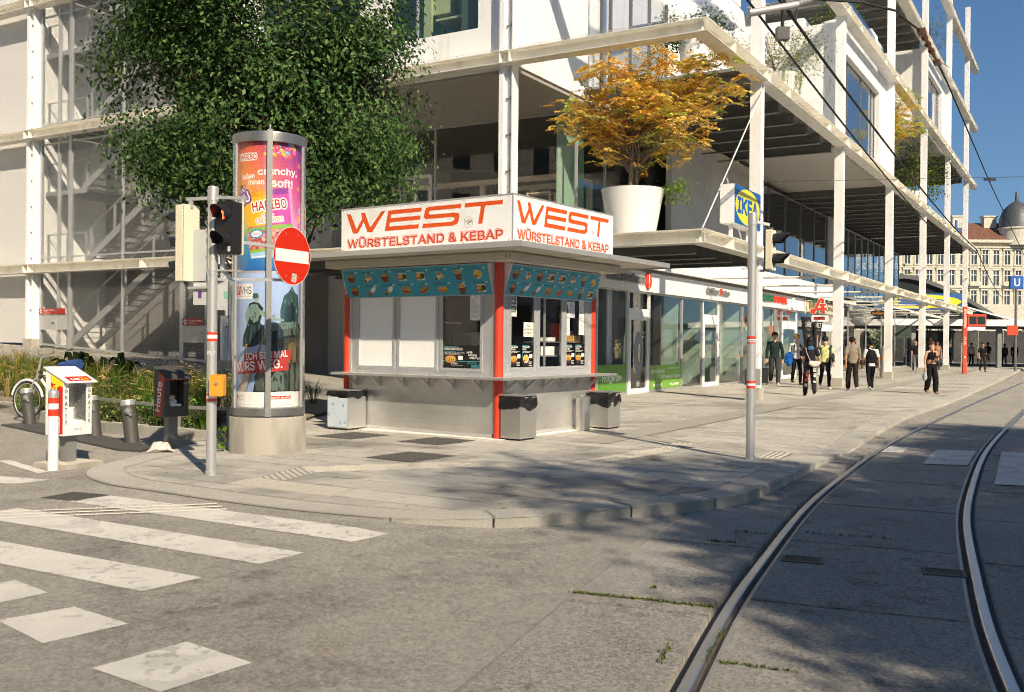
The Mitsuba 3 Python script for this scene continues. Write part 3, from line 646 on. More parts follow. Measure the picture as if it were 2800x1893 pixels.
def curtain(a0, a1, b, z0, z1, step, matg, matf):
    f = bm(); n = max(int(round((a1 - a0) / step)), 1); xs = np.linspace(a0, a1, n + 1)
    for x in xs: f.box(x - .03, x + .03, b, b + .09, z0, z1)
    f.box(a0, a1, b + .003, b + .087, z0, z0 + .06).box(a0, a1, b + .003, b + .087, z1 - .06, z1); wk = f.put('window', matf, store)
    for x0, x1 in zip(xs[:-1], xs[1:]): bm().box(x0 + .03, x1 - .03, b + .04, b + .041, z0 + .06, z1 - .06).put('pane', matg, wk)
curtain(18.7, 32.4, 4.6, 4.3, 8.46, 2.75, 'glass_coated', 'dark_steel'); curtain(35.9, 55, 4.6, 4.3, 8.3, 1.9, 'glass_coated', 'frame_grey')
for q in range(2): bm().box(32.45 + 1.7 * q, 34.13 + 1.7 * q, 4.55, 4.75, 4.3, 8.46).put('wall_panel', 'grey_panel', store)
bm().box(18.7, 55, 8.5, 8.6, 4.3, 8.46).put('room_wall', 'dark_room', store); bm().box(18.7, 55, 4.7, 8.5, 8.40, 8.45).put('room_ceiling', 'dark_room', store)

# ------------------------------------------------------------------ shops at street level
ZF0, ZF1 = 3.14, 3.72
for a0, a1 in ((.8, 6.72), (6.73, 9.7), (9.71, 17.0), (17.01, 24.7), (24.8, 33.2)):
    bm().box(a0, a1, 3.86, 3.98, ZF0, ZF1 if a0 < 24.75 else ZF1 - .05).put('fascia', 'white_panel' if a0 < 24.75 else 'kiosk_beige', store)
for q in range(12): bm().box(4.8 + 2.4 * q + .004, 4.8 + 2.4 * (q + 1) - .004, 4.0, 4.12, 3.98, 4.60).put('wall_panel', 'white_panel', store)
bm().box(1, 35, 3.98, 4.05, 3.72, 3.98).put('fascia_gap', 'mid_steel', store)
bm().box(4.9, 35, 3.6, 3.72, 3.80, 3.95).put('gutter', 'white_panel', store); bm().box(4.9, 35, 3.72, 3.98, 3.93, 3.95).put('gutter', 'white_panel', store)
def glass_bay(a0, a1, door=False, z1=ZF0, mat_f='alu', room='green_room', depth=2.6, posters=()):
    f = bm().box(a0, a0 + .05, 4.0, 4.07, .1, z1).box(a1 - .05, a1, 4.0, 4.07, .1, z1).box(a0 + .05, a1 - .05, 4.0, 4.07, .1, .17).box(a0 + .05, a1 - .05, 4.0, 4.07, z1 - .05, z1)
    if door:
        f.box(a0 + .05, a1 - .05, 3.99, 4.08, 2.42, 2.62).box(a0 + .05, a0 + .17, 3.99, 4.06, .12, 2.42).box(a1 - .17, a1 - .05, 3.99, 4.06, .12, 2.42).box(a0 + .17, a1 - .17, 3.99, 4.06, .12, .25).box(a0 + .17, a1 - .17, 3.99, 4.06, 2.28, 2.42)
        f.tube((a1 - .25, 3.92, 1.0), (a1 - .25, 3.92, 1.7), .015, 8)
        k = f.put('shop_door', 'white_paint', store); bm().box(a0 + .17, a1 - .17, 4.02, 4.021, .25, 2.28).put('pane', 'glass', k); bm().box(a0 + .05, a1 - .05, 4.03, 4.031, 2.62, z1 - .05).put('pane', 'glass', k)
    else:
        k = f.put('shop_window', mat_f, store); bm().box(a0 + .05, a1 - .05, 4.03, 4.031, .17, z1 - .05).put('pane', 'glass', k)
    return k
bays = [(1.0, 3.0, 0), (3.0, 5.05, 0), (5.1, 6.66, 1), (6.7, 9.44, 0), (9.46, 11.42, 0), (11.46, 13.15, 1), (13.2, 15.9, 0), (15.95, 18.6, 0), (18.65, 21.5, 0), (21.5, 24.0, 1), (24.1, 28.2, 0), (28.3, 31.3, 1), (31.3, 35, 0), (35, 40, 0), (40, 45, 0), (45, 50, 0), (50, 55, 0)]
for a0, a1, d in bays: glass_bay(a0, a1, bool(d), ZF0 if a0 < 33 else 3.9)
for a0, a1, mt, bdep in ((1.0, 3.0, 'dark_room', 6.0), (3.0, 3.9, 'dark_room', 6), (3.9, 5.05, 'shutter_white', 4.5), (5.1, 6.6, 'room_grey', 8), (6.7, 9.42, 'green_room', 5.4), (9.46, 11.4, 'dark_room', 8), (11.46, 13.1, 'room_grey', 6.2), (13.2, 15.9, 'green_room', 5.6), (16, 18.4, 'red_room', 6.8), (18.5, 20.6, 'dark_room', 7), (20.6, 24.1, 'green_room', 6.5), (24.2, 35, 'room_grey', 6.0), (35, 55, 'dark_room', 9)):
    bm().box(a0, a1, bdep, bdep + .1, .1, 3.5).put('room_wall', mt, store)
for a in (3.9, 5.07, 9.44, 13.17, 15.92, 18.5, 20.6, 24.1): bm().box(a - .04, a + .04, 4.15, 8, .1, 3.5).put('partition', 'green_room' if a > 9 else 'room_grey', store)
bm().box(.9, 55, 4.1, 9, 3.5, 3.6).put('room_ceiling', 'room_grey', store); bm().box(.9, 55, 4.1, 9, .05, .11).put('room_floor', 'room_grey', store)
bm().box(.8, .95, 4.0, 9, .1, 4.0).put('wall_panel', 'grey_panel', store)
# tie tubes from the shop front to the beam, and a slim canopy rail farther on
m = None
for a in np.arange(11.3, 58, 5.0): bm().tube((a, .1, 3.80), (a, 4.0, 3.86), .04, 8).put('tie_tube', 'cream_steel', store)
for z, b in ((3.45, 1.2), (3.75, 2.2)): bm().box(38, 59, b, b + .08, z, z + .08).put('canopy_rail', 'cream_steel', store)
bm().tube((4.8, -.02, 8.5), (.05, -.02, 4.22), .016, 8).put('stay_rod', 'white_paint', store)
bm().box(3.42, 12.1, 15.0, 15.15, .3, 19).put('wall_panel', 'grey_panel', store); bm().box(11.9, 12.05, 5.3, 15.0, 8.6, 13.2).put('room_wall', 'dark_room', store)
# ground floor behind the kiosk
m = bm()
for b in (5.4, 7.4, 9.4, 11.4, 13.4): m.box(4.82, 4.88, b - .03, b + .03, .2, 4.0)
m.box(4.82, 4.88, 5.4, 14.9, 3.0, 3.06); wk = m.put('window', 'frame_grey', store)
for q in range(4): bm().box(4.85, 4.851, 5.43 + 2 * q, 7.37 + 2 * q, .2, 4.0).put('pane', 'glass', wk)
bm().box(8, 8.1, 4.2, 15, .1, 4.0).put('room_wall', 'dark_room', store); bm().box(4.6, 4.8, 13.45, 16.2, .3, 4.0).put('wall_panel', 'white_panel', store)
m = bm()
for a in np.arange(.3, 4.6, 1.4): m.box(a, a + .1, 9, 9.06, .2, 1.3)
m.put('bin_store_fence', 'dark_steel', store); bm().box(1.0, 2.2, 5.6, 8.8, .2, 1.35).put('bin_store', 'black_plastic', store)

# ------------------------------------------------------------------ fire stair behind wire mesh at the left
st = thing('fire_stair', 'galvanised steel fire stair climbing behind wire mesh in the left bay of the white store', 'staircase')
bm().box(3.4, 3.55, 15.2, 25.2, .4, 19).put('back_wall', 'tower_grey', st); bm().box(.5, 3.4, 25.15, 25.3, .8, 19).put('side_wall', 'white_panel', st); bm().box(.5, 3.4, 15.05, 15.2, .4, 19).put('side_wall', 'grey_panel', st)
flights = [((23.8, 1.3), (19.1, 4.14)), ((22.8, 4.30), (18.6, 6.9)), ((23.0, 6.88), (19.1, 9.2)), ((22.8, 9.08), (18.6, 11.7)), ((23.0, 11.87), (19.1, 14.2)), ((22.8, 14.1), (18.6, 16.7))]
for i, (p, q) in enumerate(flights):
    fk = bm()
    for a in (.85, 2.0): fk.bar((a, p[0], p[1]), (a, q[0], q[1]), .06, .24)
    k = fk.put('flight', 'galvanised', st)
    t = bm(); n = int((q[1] - p[1]) / .18)
    for s in range(n):
        b = p[0] + (q[0] - p[0]) * (s + .5) / n; z = p[1] + (q[1] - p[1]) * (s + .5) / n; t.box(.9, 1.98, b - .14, b + .14, z, z + .03)
    t.put('treads', 'galvanised', k); h = bm()
    for a in (.85, 2.0):
        h.tube((a, p[0], p[1] + 1.0), (a, q[0], q[1] + 1.0), .022, 6)
        for s in np.linspace(.05, .95, 4): h.box(a - .03, a + .03, p[0] + (q[0] - p[0]) * s - .03, p[0] + (q[0] - p[0]) * s + .03, p[1] + (q[1] - p[1]) * s, p[1] + (q[1] - p[1]) * s + .98)
    h.put('handrail', 'galvanised', k)
for z in (4.30, 6.86, 9.06, 11.85, 14.1, 16.7):
    k = bm().box(.8, 3.3, 22.8, 25.1, z - .04, z).box(.8, .86, 22.8, 25.1, z - .16, z - .04).box(3.2, 3.26, 22.8, 25.1, z - .16, z - .04).put('landing', 'galvanised', st)
    h = bm().tube((.86, 22.8, z + 1.0), (.86, 25.1, z + 1.0), .022, 6)
    for b in (22.85, 23.9, 25.0): h.box(.83, .89, b - .03, b + .03, z, z + 1.0)
    h.put('handrail', 'galvanised', k)
    h = bm()
    for b in (23.2, 23.9, 24.5): h.box(1.0, 3.2, b, b + .08, z - .14, z - .05)
    h.put('deck_beams', 'galvanised', k)
for z in (4.30, 6.9, 9.06, 11.7): bm().box(.8, 3.3, 15.3, 18.9, z - .14, z).put('landing', 'galvanised', st)
for q in range(46): bm().box(3.36, 3.40, 15.22, 25.12, .95 + .39 * q, .95 + .39 * q + .375).put('cladding_board', 'tower_grey', st)
# mesh screen, posts, doors
def gz(b): return .75 + (b - 15.0) * .056
P = bm()
for b, w in ((24.6, .09), (23.6, .09), (22.97, .16), (17.3, .17), (16.2, .09), (20.2, .06)): P.box(.27, .36, b - w / 2, b + w / 2, gz(b), 18.2)
P.bar((.3, 15.4, gz(15.4) + .08), (.3, 24.7, gz(24.7) + .08), .05, .07)
for z in (4.4, 8.4, 9.1, 12.9): P.box(.28, .34, 15.3, 24.7, z, z + .05)
P.put('mesh_posts', 'galvanised', st)
W = bm(); sp = .085
B0, B1 = 15.3, 24.7
for zA, zB in ((.9, 3.85), (4.25, 8.55), (9.0, 13.2), (13.6, 17.6)):
    H = zB - zA
    for sg in (1, -1):
        for q in np.arange(-H, B1 - B0, sp * 1.5):
            u0, u1 = max(q, 0), min(q + H, B1 - B0)
            if u1 - u0 < .05: continue
            v0, v1 = u0 - q, u1 - q
            x0, x1 = (B0 + u0, B0 + u1) if sg > 0 else (B1 - u0, B1 - u1)
            W.path([(.315, x0, zA + v0), (.315, x1, zA + v1)], .0042, 3, False)
kk = W.put('wire_mesh', 'mid_steel', st); labels[kk] = {'kind': 'stuff'}
def rsign(b0, b1, z, txt=True):
    L = b1 - b0; a = Art(.0008); a.rect(0, 0, L, .20, '#9c1f18'); a.rect(.008, .008, L - .008, .192, '#a8241c')
    if txt:
        a.ell(.12, .11, .07, .07, '#e8e0d8'); a.ell(.13, .10, .035, .035, '#5b1712'); a.rect(.10, .02, .19, .05, '#e8e0d8')
        a.text('Kein Eingang - No Entrance', .26, .115, .05, '#f0e8e0', bold=True, width=L - .32)
        for q in range(3): a.rect(.26, .03 + .024 * q, .26 + (L - .4) * (.9 - .2 * q), .042 + .024 * q, '#d9a59e')
    return a
for n, (b1, b0, z, tx, lab) in enumerate(((24.56, 23.65, 2.42, 1, 'red sign with white text on the left mesh door'), (23.55, 23.08, 2.42, 0, 'plain red sign on the narrow mesh panel beside the left door'), (17.17, 16.25, 2.03, 1, 'red sign with white text on the right mesh door, behind the traffic light pole'))):
    t = thing('door_sign', lab, 'sign', 'red signs on the mesh doors'); m = BM @ frame((.20, b1, z), (0, -1, 0))
    m2 = np.eye(4); m2[:3, :3] = np.array([[0, 0, -1], [-1, 0, 0], [0, 1, 0]]); m2[:3, 3] = (.20, b1, z); m2 = BM @ m2
    bm().box(.203, .215, b0, b1, z, z + .20).put('plate', 'mid_steel', t); rsign(0, b1 - b0, z, tx).put('print', 'print', m2, t)
for b0, b1, z in ((23.65, 24.55, 1.87), (23.08, 23.55, 1.87), (16.25, 17.2, 1.48)): bm().box(.24, .27, b0, b1, z, z + .54).put('door_panel', 'alu_matte', st)
bm().box(.16, .24, 23.7, 23.82, 2.15, 2.18).box(.16, .24, 16.3, 16.42, 1.8, 1.83).put('door_handle', 'galvanised', st)
bm().box(.55, .75, 25.35, 40, 1.4, 19).put('outer_wall', 'outer_white', st)
# sloping ground between the planting and the front, with its asphalt path
F = np.array([(-3.95, 14.6, .09), (-5.64, 15.2, .12), (-8.1, 17.3, .15), (-9.75, 19.3, .2), (-14.5, 23.5, .3), (-22, 29, .5)])
Bk = np.array([(-3.4, 27.0, .2), (-8.7, 29.95, .72), (-13, 32.5, 1.0), (-17.3, 35.1, 1.25), (-24, 39.0, 1.6), (-36, 46, 2.0)])
NS, NT = 18, 30
tt = np.linspace(0, len(F) - 1, NT); Fi = np.stack([np.interp(tt, range(len(F)), F[:, k]) for k in range(3)], 1); Bi = np.stack([np.interp(tt, range(len(Bk)), Bk[:, k]) for k in range(3)], 1)
def terr(s, i): e = s * s * (3 - 2 * s) * .35 + s * .65; return np.array([*(Fi[i, :2] * (1 - s) + Bi[i, :2] * s), Fi[i, 2] * (1 - e) + Bi[i, 2] * e])
V = [terr(s, i) for i in range(NT) for s in np.linspace(0, 1.25, NS)]
q = [[i * NS + j, (i + 1) * NS + j, (i + 1) * NS + j + 1, i * NS + j + 1] for i in range(NT - 1) for j in range(NS - 1)]
struct('terrain'); MB().raw(V, np.array(q)[:, ::-1]).put('terrain', 'asphalt', 'terrain', top=True, smooth=True)
Vs = [terr(s, i) + [0, 0, .03] for i in range(NT) for s in np.linspace(0.0, .60, 10)]
q = [[i * 10 + j, (i + 1) * 10 + j, (i + 1) * 10 + j + 1, i * 10 + j + 1] for i in range(NT - 1) for j in range(9)]
struct('planting_bed'); MB().raw(Vs, np.array(q)[:, ::-1]).put('planting_bed', 'soil', 'planting_bed', top=True, smooth=True)
kb = thing('planter_edging', 'low granite edging stones along the planting bed behind the bike docks', 'edging')
el = smooth_line(F[:, :2], .9)
for i in range(len(el) - 1):
    if el[i, 1] > 27: break
    m = MB(frame((*el[i], 0), (*(el[i + 1] - el[i]), 0))); L = np.linalg.norm(el[i + 1] - el[i]); m.box(.006, L - .006, -.10, .02, .0, .22 + .01 * (i % 3) + .02 * i / 3); m.put('edging_stone', 'granite', kb)
# ------------------------------------------------------------------ the snack kiosk
kio = thing('snack_kiosk', 'corner snack kiosk with orange lettering on a white roof sign and red posts', 'kiosk')
def km(): return MB(KM)
def fl(a, b, z):  # art on a face that looks to -a: u runs to the right
    m = np.eye(4); m[:3, 0], m[:3, 1], m[:3, 2], m[:3, 3] = (0, -1, 0), (0, 0, 1), (-1, 0, 0), (a, b, z); return KM @ m
def fr(a, b, z):  # art on a face that looks to -b
    m = np.eye(4); m[:3, 0], m[:3, 1], m[:3, 2], m[:3, 3] = (1, 0, 0), (0, 0, 1), (0, -1, 0), (a, b, z); return KM @ m
LA, LB = 2.85, 3.25
pad = km().box(-.16, 3.0, -.16, 3.42, .06, .108).put('concrete_pad', 'concrete_white', kio)
# posts
for (a, b) in ((.02, .02), (.02, 3.24), (2.82, .02)):
    km().tube((a, b, .1), (a, b, 2.86), .072, 20).put('corner_post', 'red_paint', kio, smooth=40)
# lower walls: framed steel sheets
km().box(.0, .03, .13, 3.14, .17, 1.04).put('counter_front', 'brushed', kio, label='scuffed steel counter front on the left face')
km().box(.13, 2.74, .0, .03, .17, 1.04).put('counter_front', 'brushed', kio, label='steel counter front on the right face')
m = km()
for b in (.10, 3.15): m.box(-.012, .03, b - .022, b + .022, .17, 2.84)
m.box(-.014, .03, .12, 3.13, .11, .168)
for a in (.105, 2.755): m.box(a - .022, a + .022, -.012, .03, .17, 2.84)
m.box(.127, 2.733, -.014, .03, .11, .168)
m.put('edge_trim', 'alu_matte', kio)
# back walls and inside
km().box(LA - .03, LA, .1, LB, .11, 2.85).put('back_wall', 'alu_matte', kio); km().box(.1, LA - .03, LB - .03, LB, .11, 2.85).put('back_wall', 'alu_matte', kio)
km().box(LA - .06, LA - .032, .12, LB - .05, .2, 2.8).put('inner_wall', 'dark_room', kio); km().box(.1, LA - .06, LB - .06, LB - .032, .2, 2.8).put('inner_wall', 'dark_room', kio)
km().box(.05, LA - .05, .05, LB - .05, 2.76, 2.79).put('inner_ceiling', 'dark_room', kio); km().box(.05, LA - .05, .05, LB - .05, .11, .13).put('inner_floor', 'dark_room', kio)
# left face windows
def uprights(side, cuts, z0=1.058, z1=2.84, sill=1.155, head=2.34):
    """cuts: (start, end) of openings along the face"""
    m = km(); edges = [.125] + [c for p in cuts for c in p] + [3.125 if side == 'L' else 2.73]
    def bx(s0, s1, z_0, z_1, d0=.0, d1=.035):
        m.box(d0, d1, s0, s1, z_0, z_1) if side == 'L' else m.box(s0, s1, d0, d1, z_0, z_1)
    for s0, s1 in zip(edges[::2], edges[1::2]): bx(s0, s1, z0, z1)
    for s0, s1 in cuts: bx(s0, s1, z0, sill); bx(s0, s1, head, z1)
    for s0, s1 in cuts:   # raised window frames
        for a0, a1, b0, b1 in ((s0 - .03, s0 + .02, sill - .03, head), (s1 - .02, s1 + .03, sill - .03, head), (s0 + .02, s1 - .02, sill - .03, sill + .02)): bx(a0, a1, b0, b1, -.012, -.001)
    return m.put('window_wall', 'frame_grey', kio)
wl = uprights('L', [(.34, 1.13), (1.24, 2.05), (2.16, 2.97)]); wr = uprights('R', [(.29, .97), (1.10, 1.80), (1.92, 2.57)], sill=1.18)
for b0, b1 in ((1.24, 2.05), (2.16, 2.97)): km().box(.008, .02, b0, b1, 1.155, 2.34).put('shutter', 'shutter_white', kio)
km().box(.014, .0145, .34, 1.13, 1.155, 2.34).put('pane', 'glass', wl)
for a0, a1 in ((.29, .97), (1.10, 1.80), (1.92, 2.57)): km().box(a0, a1, .014, .0145, 1.18, 2.34).put('pane', 'glass', wr)
km().box(1.32, 1.345, .03, .06, 1.18, 2.34).put('sliding_rail', 'alu', wr)
# counter shelf and its brackets
sh = km()
t = Polygon([(-.33, -.33), (3.12, -.33), (3.12, -.002), (-.002, -.002), (-.002, 3.30), (-.33, 3.30)])
sh.prism(t, frame((0, 0, 1.045), (1, 0, 0)), .012); sh.box(-.33, -.318, -.33, 3.30, 1.02, 1.044).box(-.318, 3.12, -.33, -.318, 1.02, 1.044)
sk = sh.put('counter_shelf', 'brushed', kio)
tri = Polygon([(0, 0), (.27, 0), (.27, -.012), (.012, -.21), (0, -.21)]).difference(Polygon([(.02, -.02), (.20, -.02), (.02, -.155)]))
for b in (.33, .86, 1.38, 1.92, 2.46, 2.98):
    mm = np.eye(4); mm[:3, 0], mm[:3, 1], mm[:3, 2], mm[:3, 3] = (-1, 0, 0), (0, 0, 1), (0, 1, 0), (-.001, b - .02, 1.043); km().prism(tri, mm, .04).put('shelf_bracket', 'alu_matte', kio)
for a in (.18, .72, 1.25, 1.78, 2.3, 2.72):
    mm = np.eye(4); mm[:3, 0], mm[:3, 1], mm[:3, 2], mm[:3, 3] = (0, -1, 0), (0, 0, 1), (-1, 0, 0), (a + .02, -.001, 1.043); km().prism(tri, mm, .04).put('shelf_bracket', 'alu_matte', kio)
# roof: band, canopy slab with folded edge, sign box
rb_ = km().box(-.36, 3.05, -.42, 3.42, 2.82, 2.955).put('roof_band', 'kiosk_beige', kio)
m = km().box(-.40, -.362, -.38, 3.38, 2.85, 2.93).box(-.33, 3.0, -.46, -.422, 2.85, 2.93); m.put('band_panel', 'kiosk_beige', kio)
m = km().box(-.97, 3.66, -1.06, 3.30, 2.957, 2.985); cn = m.put('canopy', 'kiosk_beige', kio)
km().box(-.985, 3.68, -1.075, -1.061, 2.94, 3.02).box(-.985, -.971, -1.06, 3.31, 2.94, 3.02).box(3.661, 3.675, -1.06, 3.30, 2.94, 3.02).box(-.97, 3.66, 3.301, 3.315, 2.94, 3.02).put('edge_profile', 'alu', cn)
km().box(-.97, 3.66, -1.06, 3.30, 2.99, 3.0).put('top_sheet', 'alu_matte', cn)
for a in (1.1, 2.4): km().box(a, a + .008, -1.05, -.47, 2.951, 2.956).put('seam', 'mid_steel', cn)
SL, SR, SH, SZ = 3.55, 3.02, .712, 3.088
km().box(-.30, 2.72, -.45, 3.10, SZ - .085, SZ - .002).put('sign_base', 'white_panel', kio)
sf = km().box(-.30, -.25, -.45, 3.10, SZ, SZ + SH).box(-.25, 2.72, -.45, -.40, SZ, SZ + SH).box(2.68, 2.72, -.40, 3.10, SZ, SZ + SH).box(-.25, 2.68, 3.06, 3.10, SZ, SZ + SH).put('roof_sign', 'white_paint', kio)
km().box(-.312, -.25, -.462, 3.11, SZ + SH, SZ + SH + .014).box(-.25, 2.73, -.462, -.40, SZ + SH, SZ + SH + .014).put('top_trim', 'alu', sf)
km().box(-.306, -.29, -.456, -.44, SZ, SZ + SH - .002).put('corner_trim', 'alu', sf)
Wp = [(0.119, 0.632), (0.212, 0.632), (0.353, 0.372), (0.479, 0.538), (0.449, 0.634), (0.542, 0.635), (0.661, 0.38), (0.914, 0.636), (1.0, 0.637), (0.71, 0.305), (0.599, 0.304), (0.515, 0.482), (0.382, 0.299), (0.27, 0.301)]
Ep = [(1.062, 0.634), (1.783, 0.634), (1.77, 0.569), (1.13, 0.565), (1.116, 0.506), (1.756, 0.508), (1.741, 0.442), (1.101, 0.438), (1.085, 0.373), (1.724, 0.372), (1.709, 0.303), (0.986, 0.303)]
Sp = [(1.937, 0.634), (2.576, 0.634), (2.564, 0.569), (1.957, 0.569), (1.928, 0.558), (1.923, 0.529), (1.948, 0.508), (2.473, 0.506), (2.529, 0.488), (2.54, 0.456), (2.526, 0.371), (2.494, 0.329), (2.42, 0.306), (1.787, 0.303), (1.806, 0.372), (2.373, 0.369), (2.429, 0.384), (2.447, 0.412), (2.428, 0.434), (2.391, 0.441), (1.872, 0.441), (1.83, 0.462), (1.822, 0.489), (1.842, 0.576), (1.87, 0.618)]
Tp = [(2.649, 0.636), (3.369, 0.636), (3.358, 0.571), (3.034, 0.571), (2.984, 0.303), (2.901, 0.303), (2.955, 0.571), (2.637, 0.571)]
def roof_art(w):
    a = Art(); s = w / SL
    for p in (Wp, Ep, Sp, Tp): a.shape(affinity.scale(Polygon(p).buffer(0), s, 1, origin=(0, 0)), '#d8531b')
    tx = text_shape('WÜRSTELSTAND & KEBAP', .132, False, width=3.22 * s, x=.14 * s, y=.068)
    red = tx.buffer(.013 * (s + 1) / 2, quad_segs=3)
    a.shape(affinity.translate(red, .006, -.006).difference(red), '#e8a284'); a.shape(red, '#c5431f')
    hl = tx.buffer(.003).difference(affinity.translate(tx.buffer(.003), .008 * s, -.007)); a.shape(hl, '#fdf3ee')
    c = Point(2.718 * s, .34); ring = affinity.scale(c.buffer(.088), s, 1, origin=c)
    a.shape(ring.difference(affinity.scale(ring, .93, .93)), '#6f6a58')
    for q in ([(-.055, .01), (-.02, -.02), (.02, -.015), (.05, .01)], [(-.01, .045), (.0, -.01)], [(.02, .04), (.025, -.01)], [(.03, .0), (.055, .03), (.06, .0)], [(-.05, .03), (-.04, .0)]):
        a.shape(affinity.scale(LineString([(2.718 * s + x, .345 + y) for x, y in q]).buffer(.005), s, 1, origin=c), '#55503f')
    a.rect(2.718 * s - .02, .298, 2.718 * s + .02, .306, '#55503f')
    return a
roof_art(SL).put('lettering', 'print', fl(-.3006, 3.10, SZ), sf); roof_art(SR).put('lettering', 'print', fr(-.30, -.4506, SZ), sf)
m = km()
for u in np.linspace(-.38, 3.05, 9):
    for z in (SZ + .03, SZ + SH - .03): m.tube((-.298, u, z), (-.3035, u, z), .009, 6)
for u in np.linspace(-.25, 2.68, 8):
    for z in (SZ + .03, SZ + SH - .03): m.tube((u, -.448, z), (u, -.4535, z), .009, 6)
kk = m.put('sign_screws', 'mid_steel', kio); labels[kk] = {'kind': 'stuff'}
km().box(1.5, 1.9, 1.6, 2.35, 3.0, 4.02).put('roof_unit', 'white_panel', kio)
# menu boards
def food(a, kind, x, y, s, r):
    def e(dx, dy, rx, ry, c, rot=0): a.ell(x + dx * s, y + dy * s, rx * s, ry * s, c, rot, 14)
    if kind == 0:   # kebab bun
        e(0, 0, .5, .46, '#6b3a17'); e(0, .2, .44, .26, '#a8652a'); e(-.05, .26, .3, .13, '#c78b45'); e(0, -.06, .46, .14, '#4b2412'); e(-.1, -.2, .3, .16, '#7a1f14'); e(.2, -.16, .2, .12, '#8d4a20'); e(.1, -.05, .12, .05, '#5c7a2a')
    elif kind == 1:  # wraps
        e(.12, .1, .55, .2, '#d8b98a', -30); e(-.15, -.15, .5, .2, '#e4d2b0', 35); e(-.38, -.3, .17, .15, '#6f3b1c'); e(.0, .18, .2, .12, '#8a5a2c', -30); e(-.35, -.28, .08, .07, '#5a7f2b')
    elif kind == 2:  # wrap in foil
        e(.2, .14, .5, .24, '#dfe2e4', 35); e(.32, .22, .3, .14, '#f2f3f3', 35); e(-.3, -.22, .32, .22, '#9a6733', 25); e(-.38, -.26, .16, .1, '#4b2a12', 20); e(-.3, -.15, .12, .06, '#cfd1a0')
    elif kind == 3:  # tray with fries and meat
        a.rect(x - .55 * s, y - .38 * s, x + .52 * s, y + .4 * s, '#e9e3d6', .1 * s); e(-.1, .1, .3, .22, '#d9a93a'); e(.25, .05, .27, .28, '#5c2c15'); e(-.1, -.18, .3, .14, '#5f8030'); a.rect(x - .62 * s, y - .3 * s, x - .4 * s, y + .32 * s, '#c8322a'); e(-.5, .05, .08, .1, '#f0ddd0')
    elif kind == 4:  # box
        a.poly([(x - .42 * s, y + .3 * s), (x + .42 * s, y + .3 * s), (x + .28 * s, y - .5 * s), (x - .28 * s, y - .5 * s)], '#8f2f1c'); e(0, .32, .46, .2, '#e7ddc8'); e(-.1, .34, .28, .14, '#b5572b'); e(.15, .3, .2, .12, '#7d9a3a'); e(.05, .4, .2, .1, '#d9a53c'); a.poly([(x - .3 * s, y - .1 * s), (x + .3 * s, y - .1 * s), (x + .25 * s, y - .32 * s), (x - .25 * s, y - .32 * s)], '#3f6a2c')
    elif kind == 5:  # fries
        e(0, 0, .52, .42, '#e8dcc4'); e(0, .03, .45, .34, '#d9a63b')
        for q in range(7): e(r.uniform(-.3, .3), r.uniform(-.2, .25), .2, .04, '#f0cd6a', r.uniform(0, 180))
        e(-.25, -.2, .18, .1, '#a32217')
    elif kind == 6:  # long roll with sausage
        e(0, 0, .62, .28, '#c58a45', 22); e(.02, .03, .6, .15, '#8e2f18', 22); e(.0, .08, .5, .04, '#e5c24f', 22); e(0, -.16, .5, .08, '#a56a30', 22)
    elif kind == 7:  # gridded hot dog
        e(0, 0, .6, .32, '#b97b35'); e(0, .12, .56, .16, '#d3a055'); e(0, -.02, .54, .09, '#6e2a14')
        for q in range(5): e(-.4 + q * .2, 0, .04, .16, '#e9c964', 25)
    else:  # big sandwich
        e(0, .16, .58, .24, '#c68d48'); e(0, -.2, .56, .18, '#b57a36'); e(0, -.02, .58, .12, '#5f8a2f'); e(-.2, -.04, .2, .08, '#d6432c'); e(.22, -.03, .2, .08, '#e7d9b0'); e(.05, -.1, .4, .06, '#6b2e17')
ROW1 = [('HÜHNER KEBAB', 0), ('HÜHNER DÜRÜM', 1), ('FALAFEL KEBAB', 0), ('KÄSEKRAINER MENÜ', 3), ('KÄSEKRAINER TELLER', 3), ('VEGETARISCH KEBAP', 1), ('KEBAP BOX', 4), ('POMMES (groß)', 5)]
ROW2 = [('KALB KEBAB', 0), ('KALB DÜRÜM', 2), ('FALAFEL DÜRÜM', 2), ('SPEZIAL KÄSEKRAINER', 8), ('HOTDOG', 6), ('KÄSEKRAINER HOTDOG', 7), ('BUREK', 4), ('KEBAP TELLER', 3)]
def menu_art(w, h):
    a = Art(); r = np.random.default_rng(4); a.rect(0, 0, w, h, '#3f9fb8'); cw = w / 8
    for ri, row in enumerate((ROW1, ROW2)):
        for ci, (t, k) in enumerate(row):
            x = (ci + .45 + .06 * ri) * cw; y = h * (.68 - .47 * ri)
            a.text(t, x - .02, y + .088, .022, '#0d1413', bold=True, align='c', width=min(.27, .018 * len(t)))
            tw = min(.27, .018 * len(t)); a.rect(x - .02 + tw / 2 + .003, y + .088, x + tw / 2 + .035, y + .110, '#e9e9e4')
            food(a, k, x, y, .165, r)
    for x, y in ((w * .245, h * .42), (w * .835, h * .46)): a.shape(Point(x, y).buffer(.026).difference(Point(x, y).buffer(.021)), '#9cc9cf')
    return a
def tilt(m, ang):
    R = np.eye(4); c, s = math.cos(ang), math.sin(ang); R[1:3, 1:3] = [[c, -s], [s, c]]; return m @ R
ang = math.atan2(.155, .46); hh = math.hypot(.155, .46)
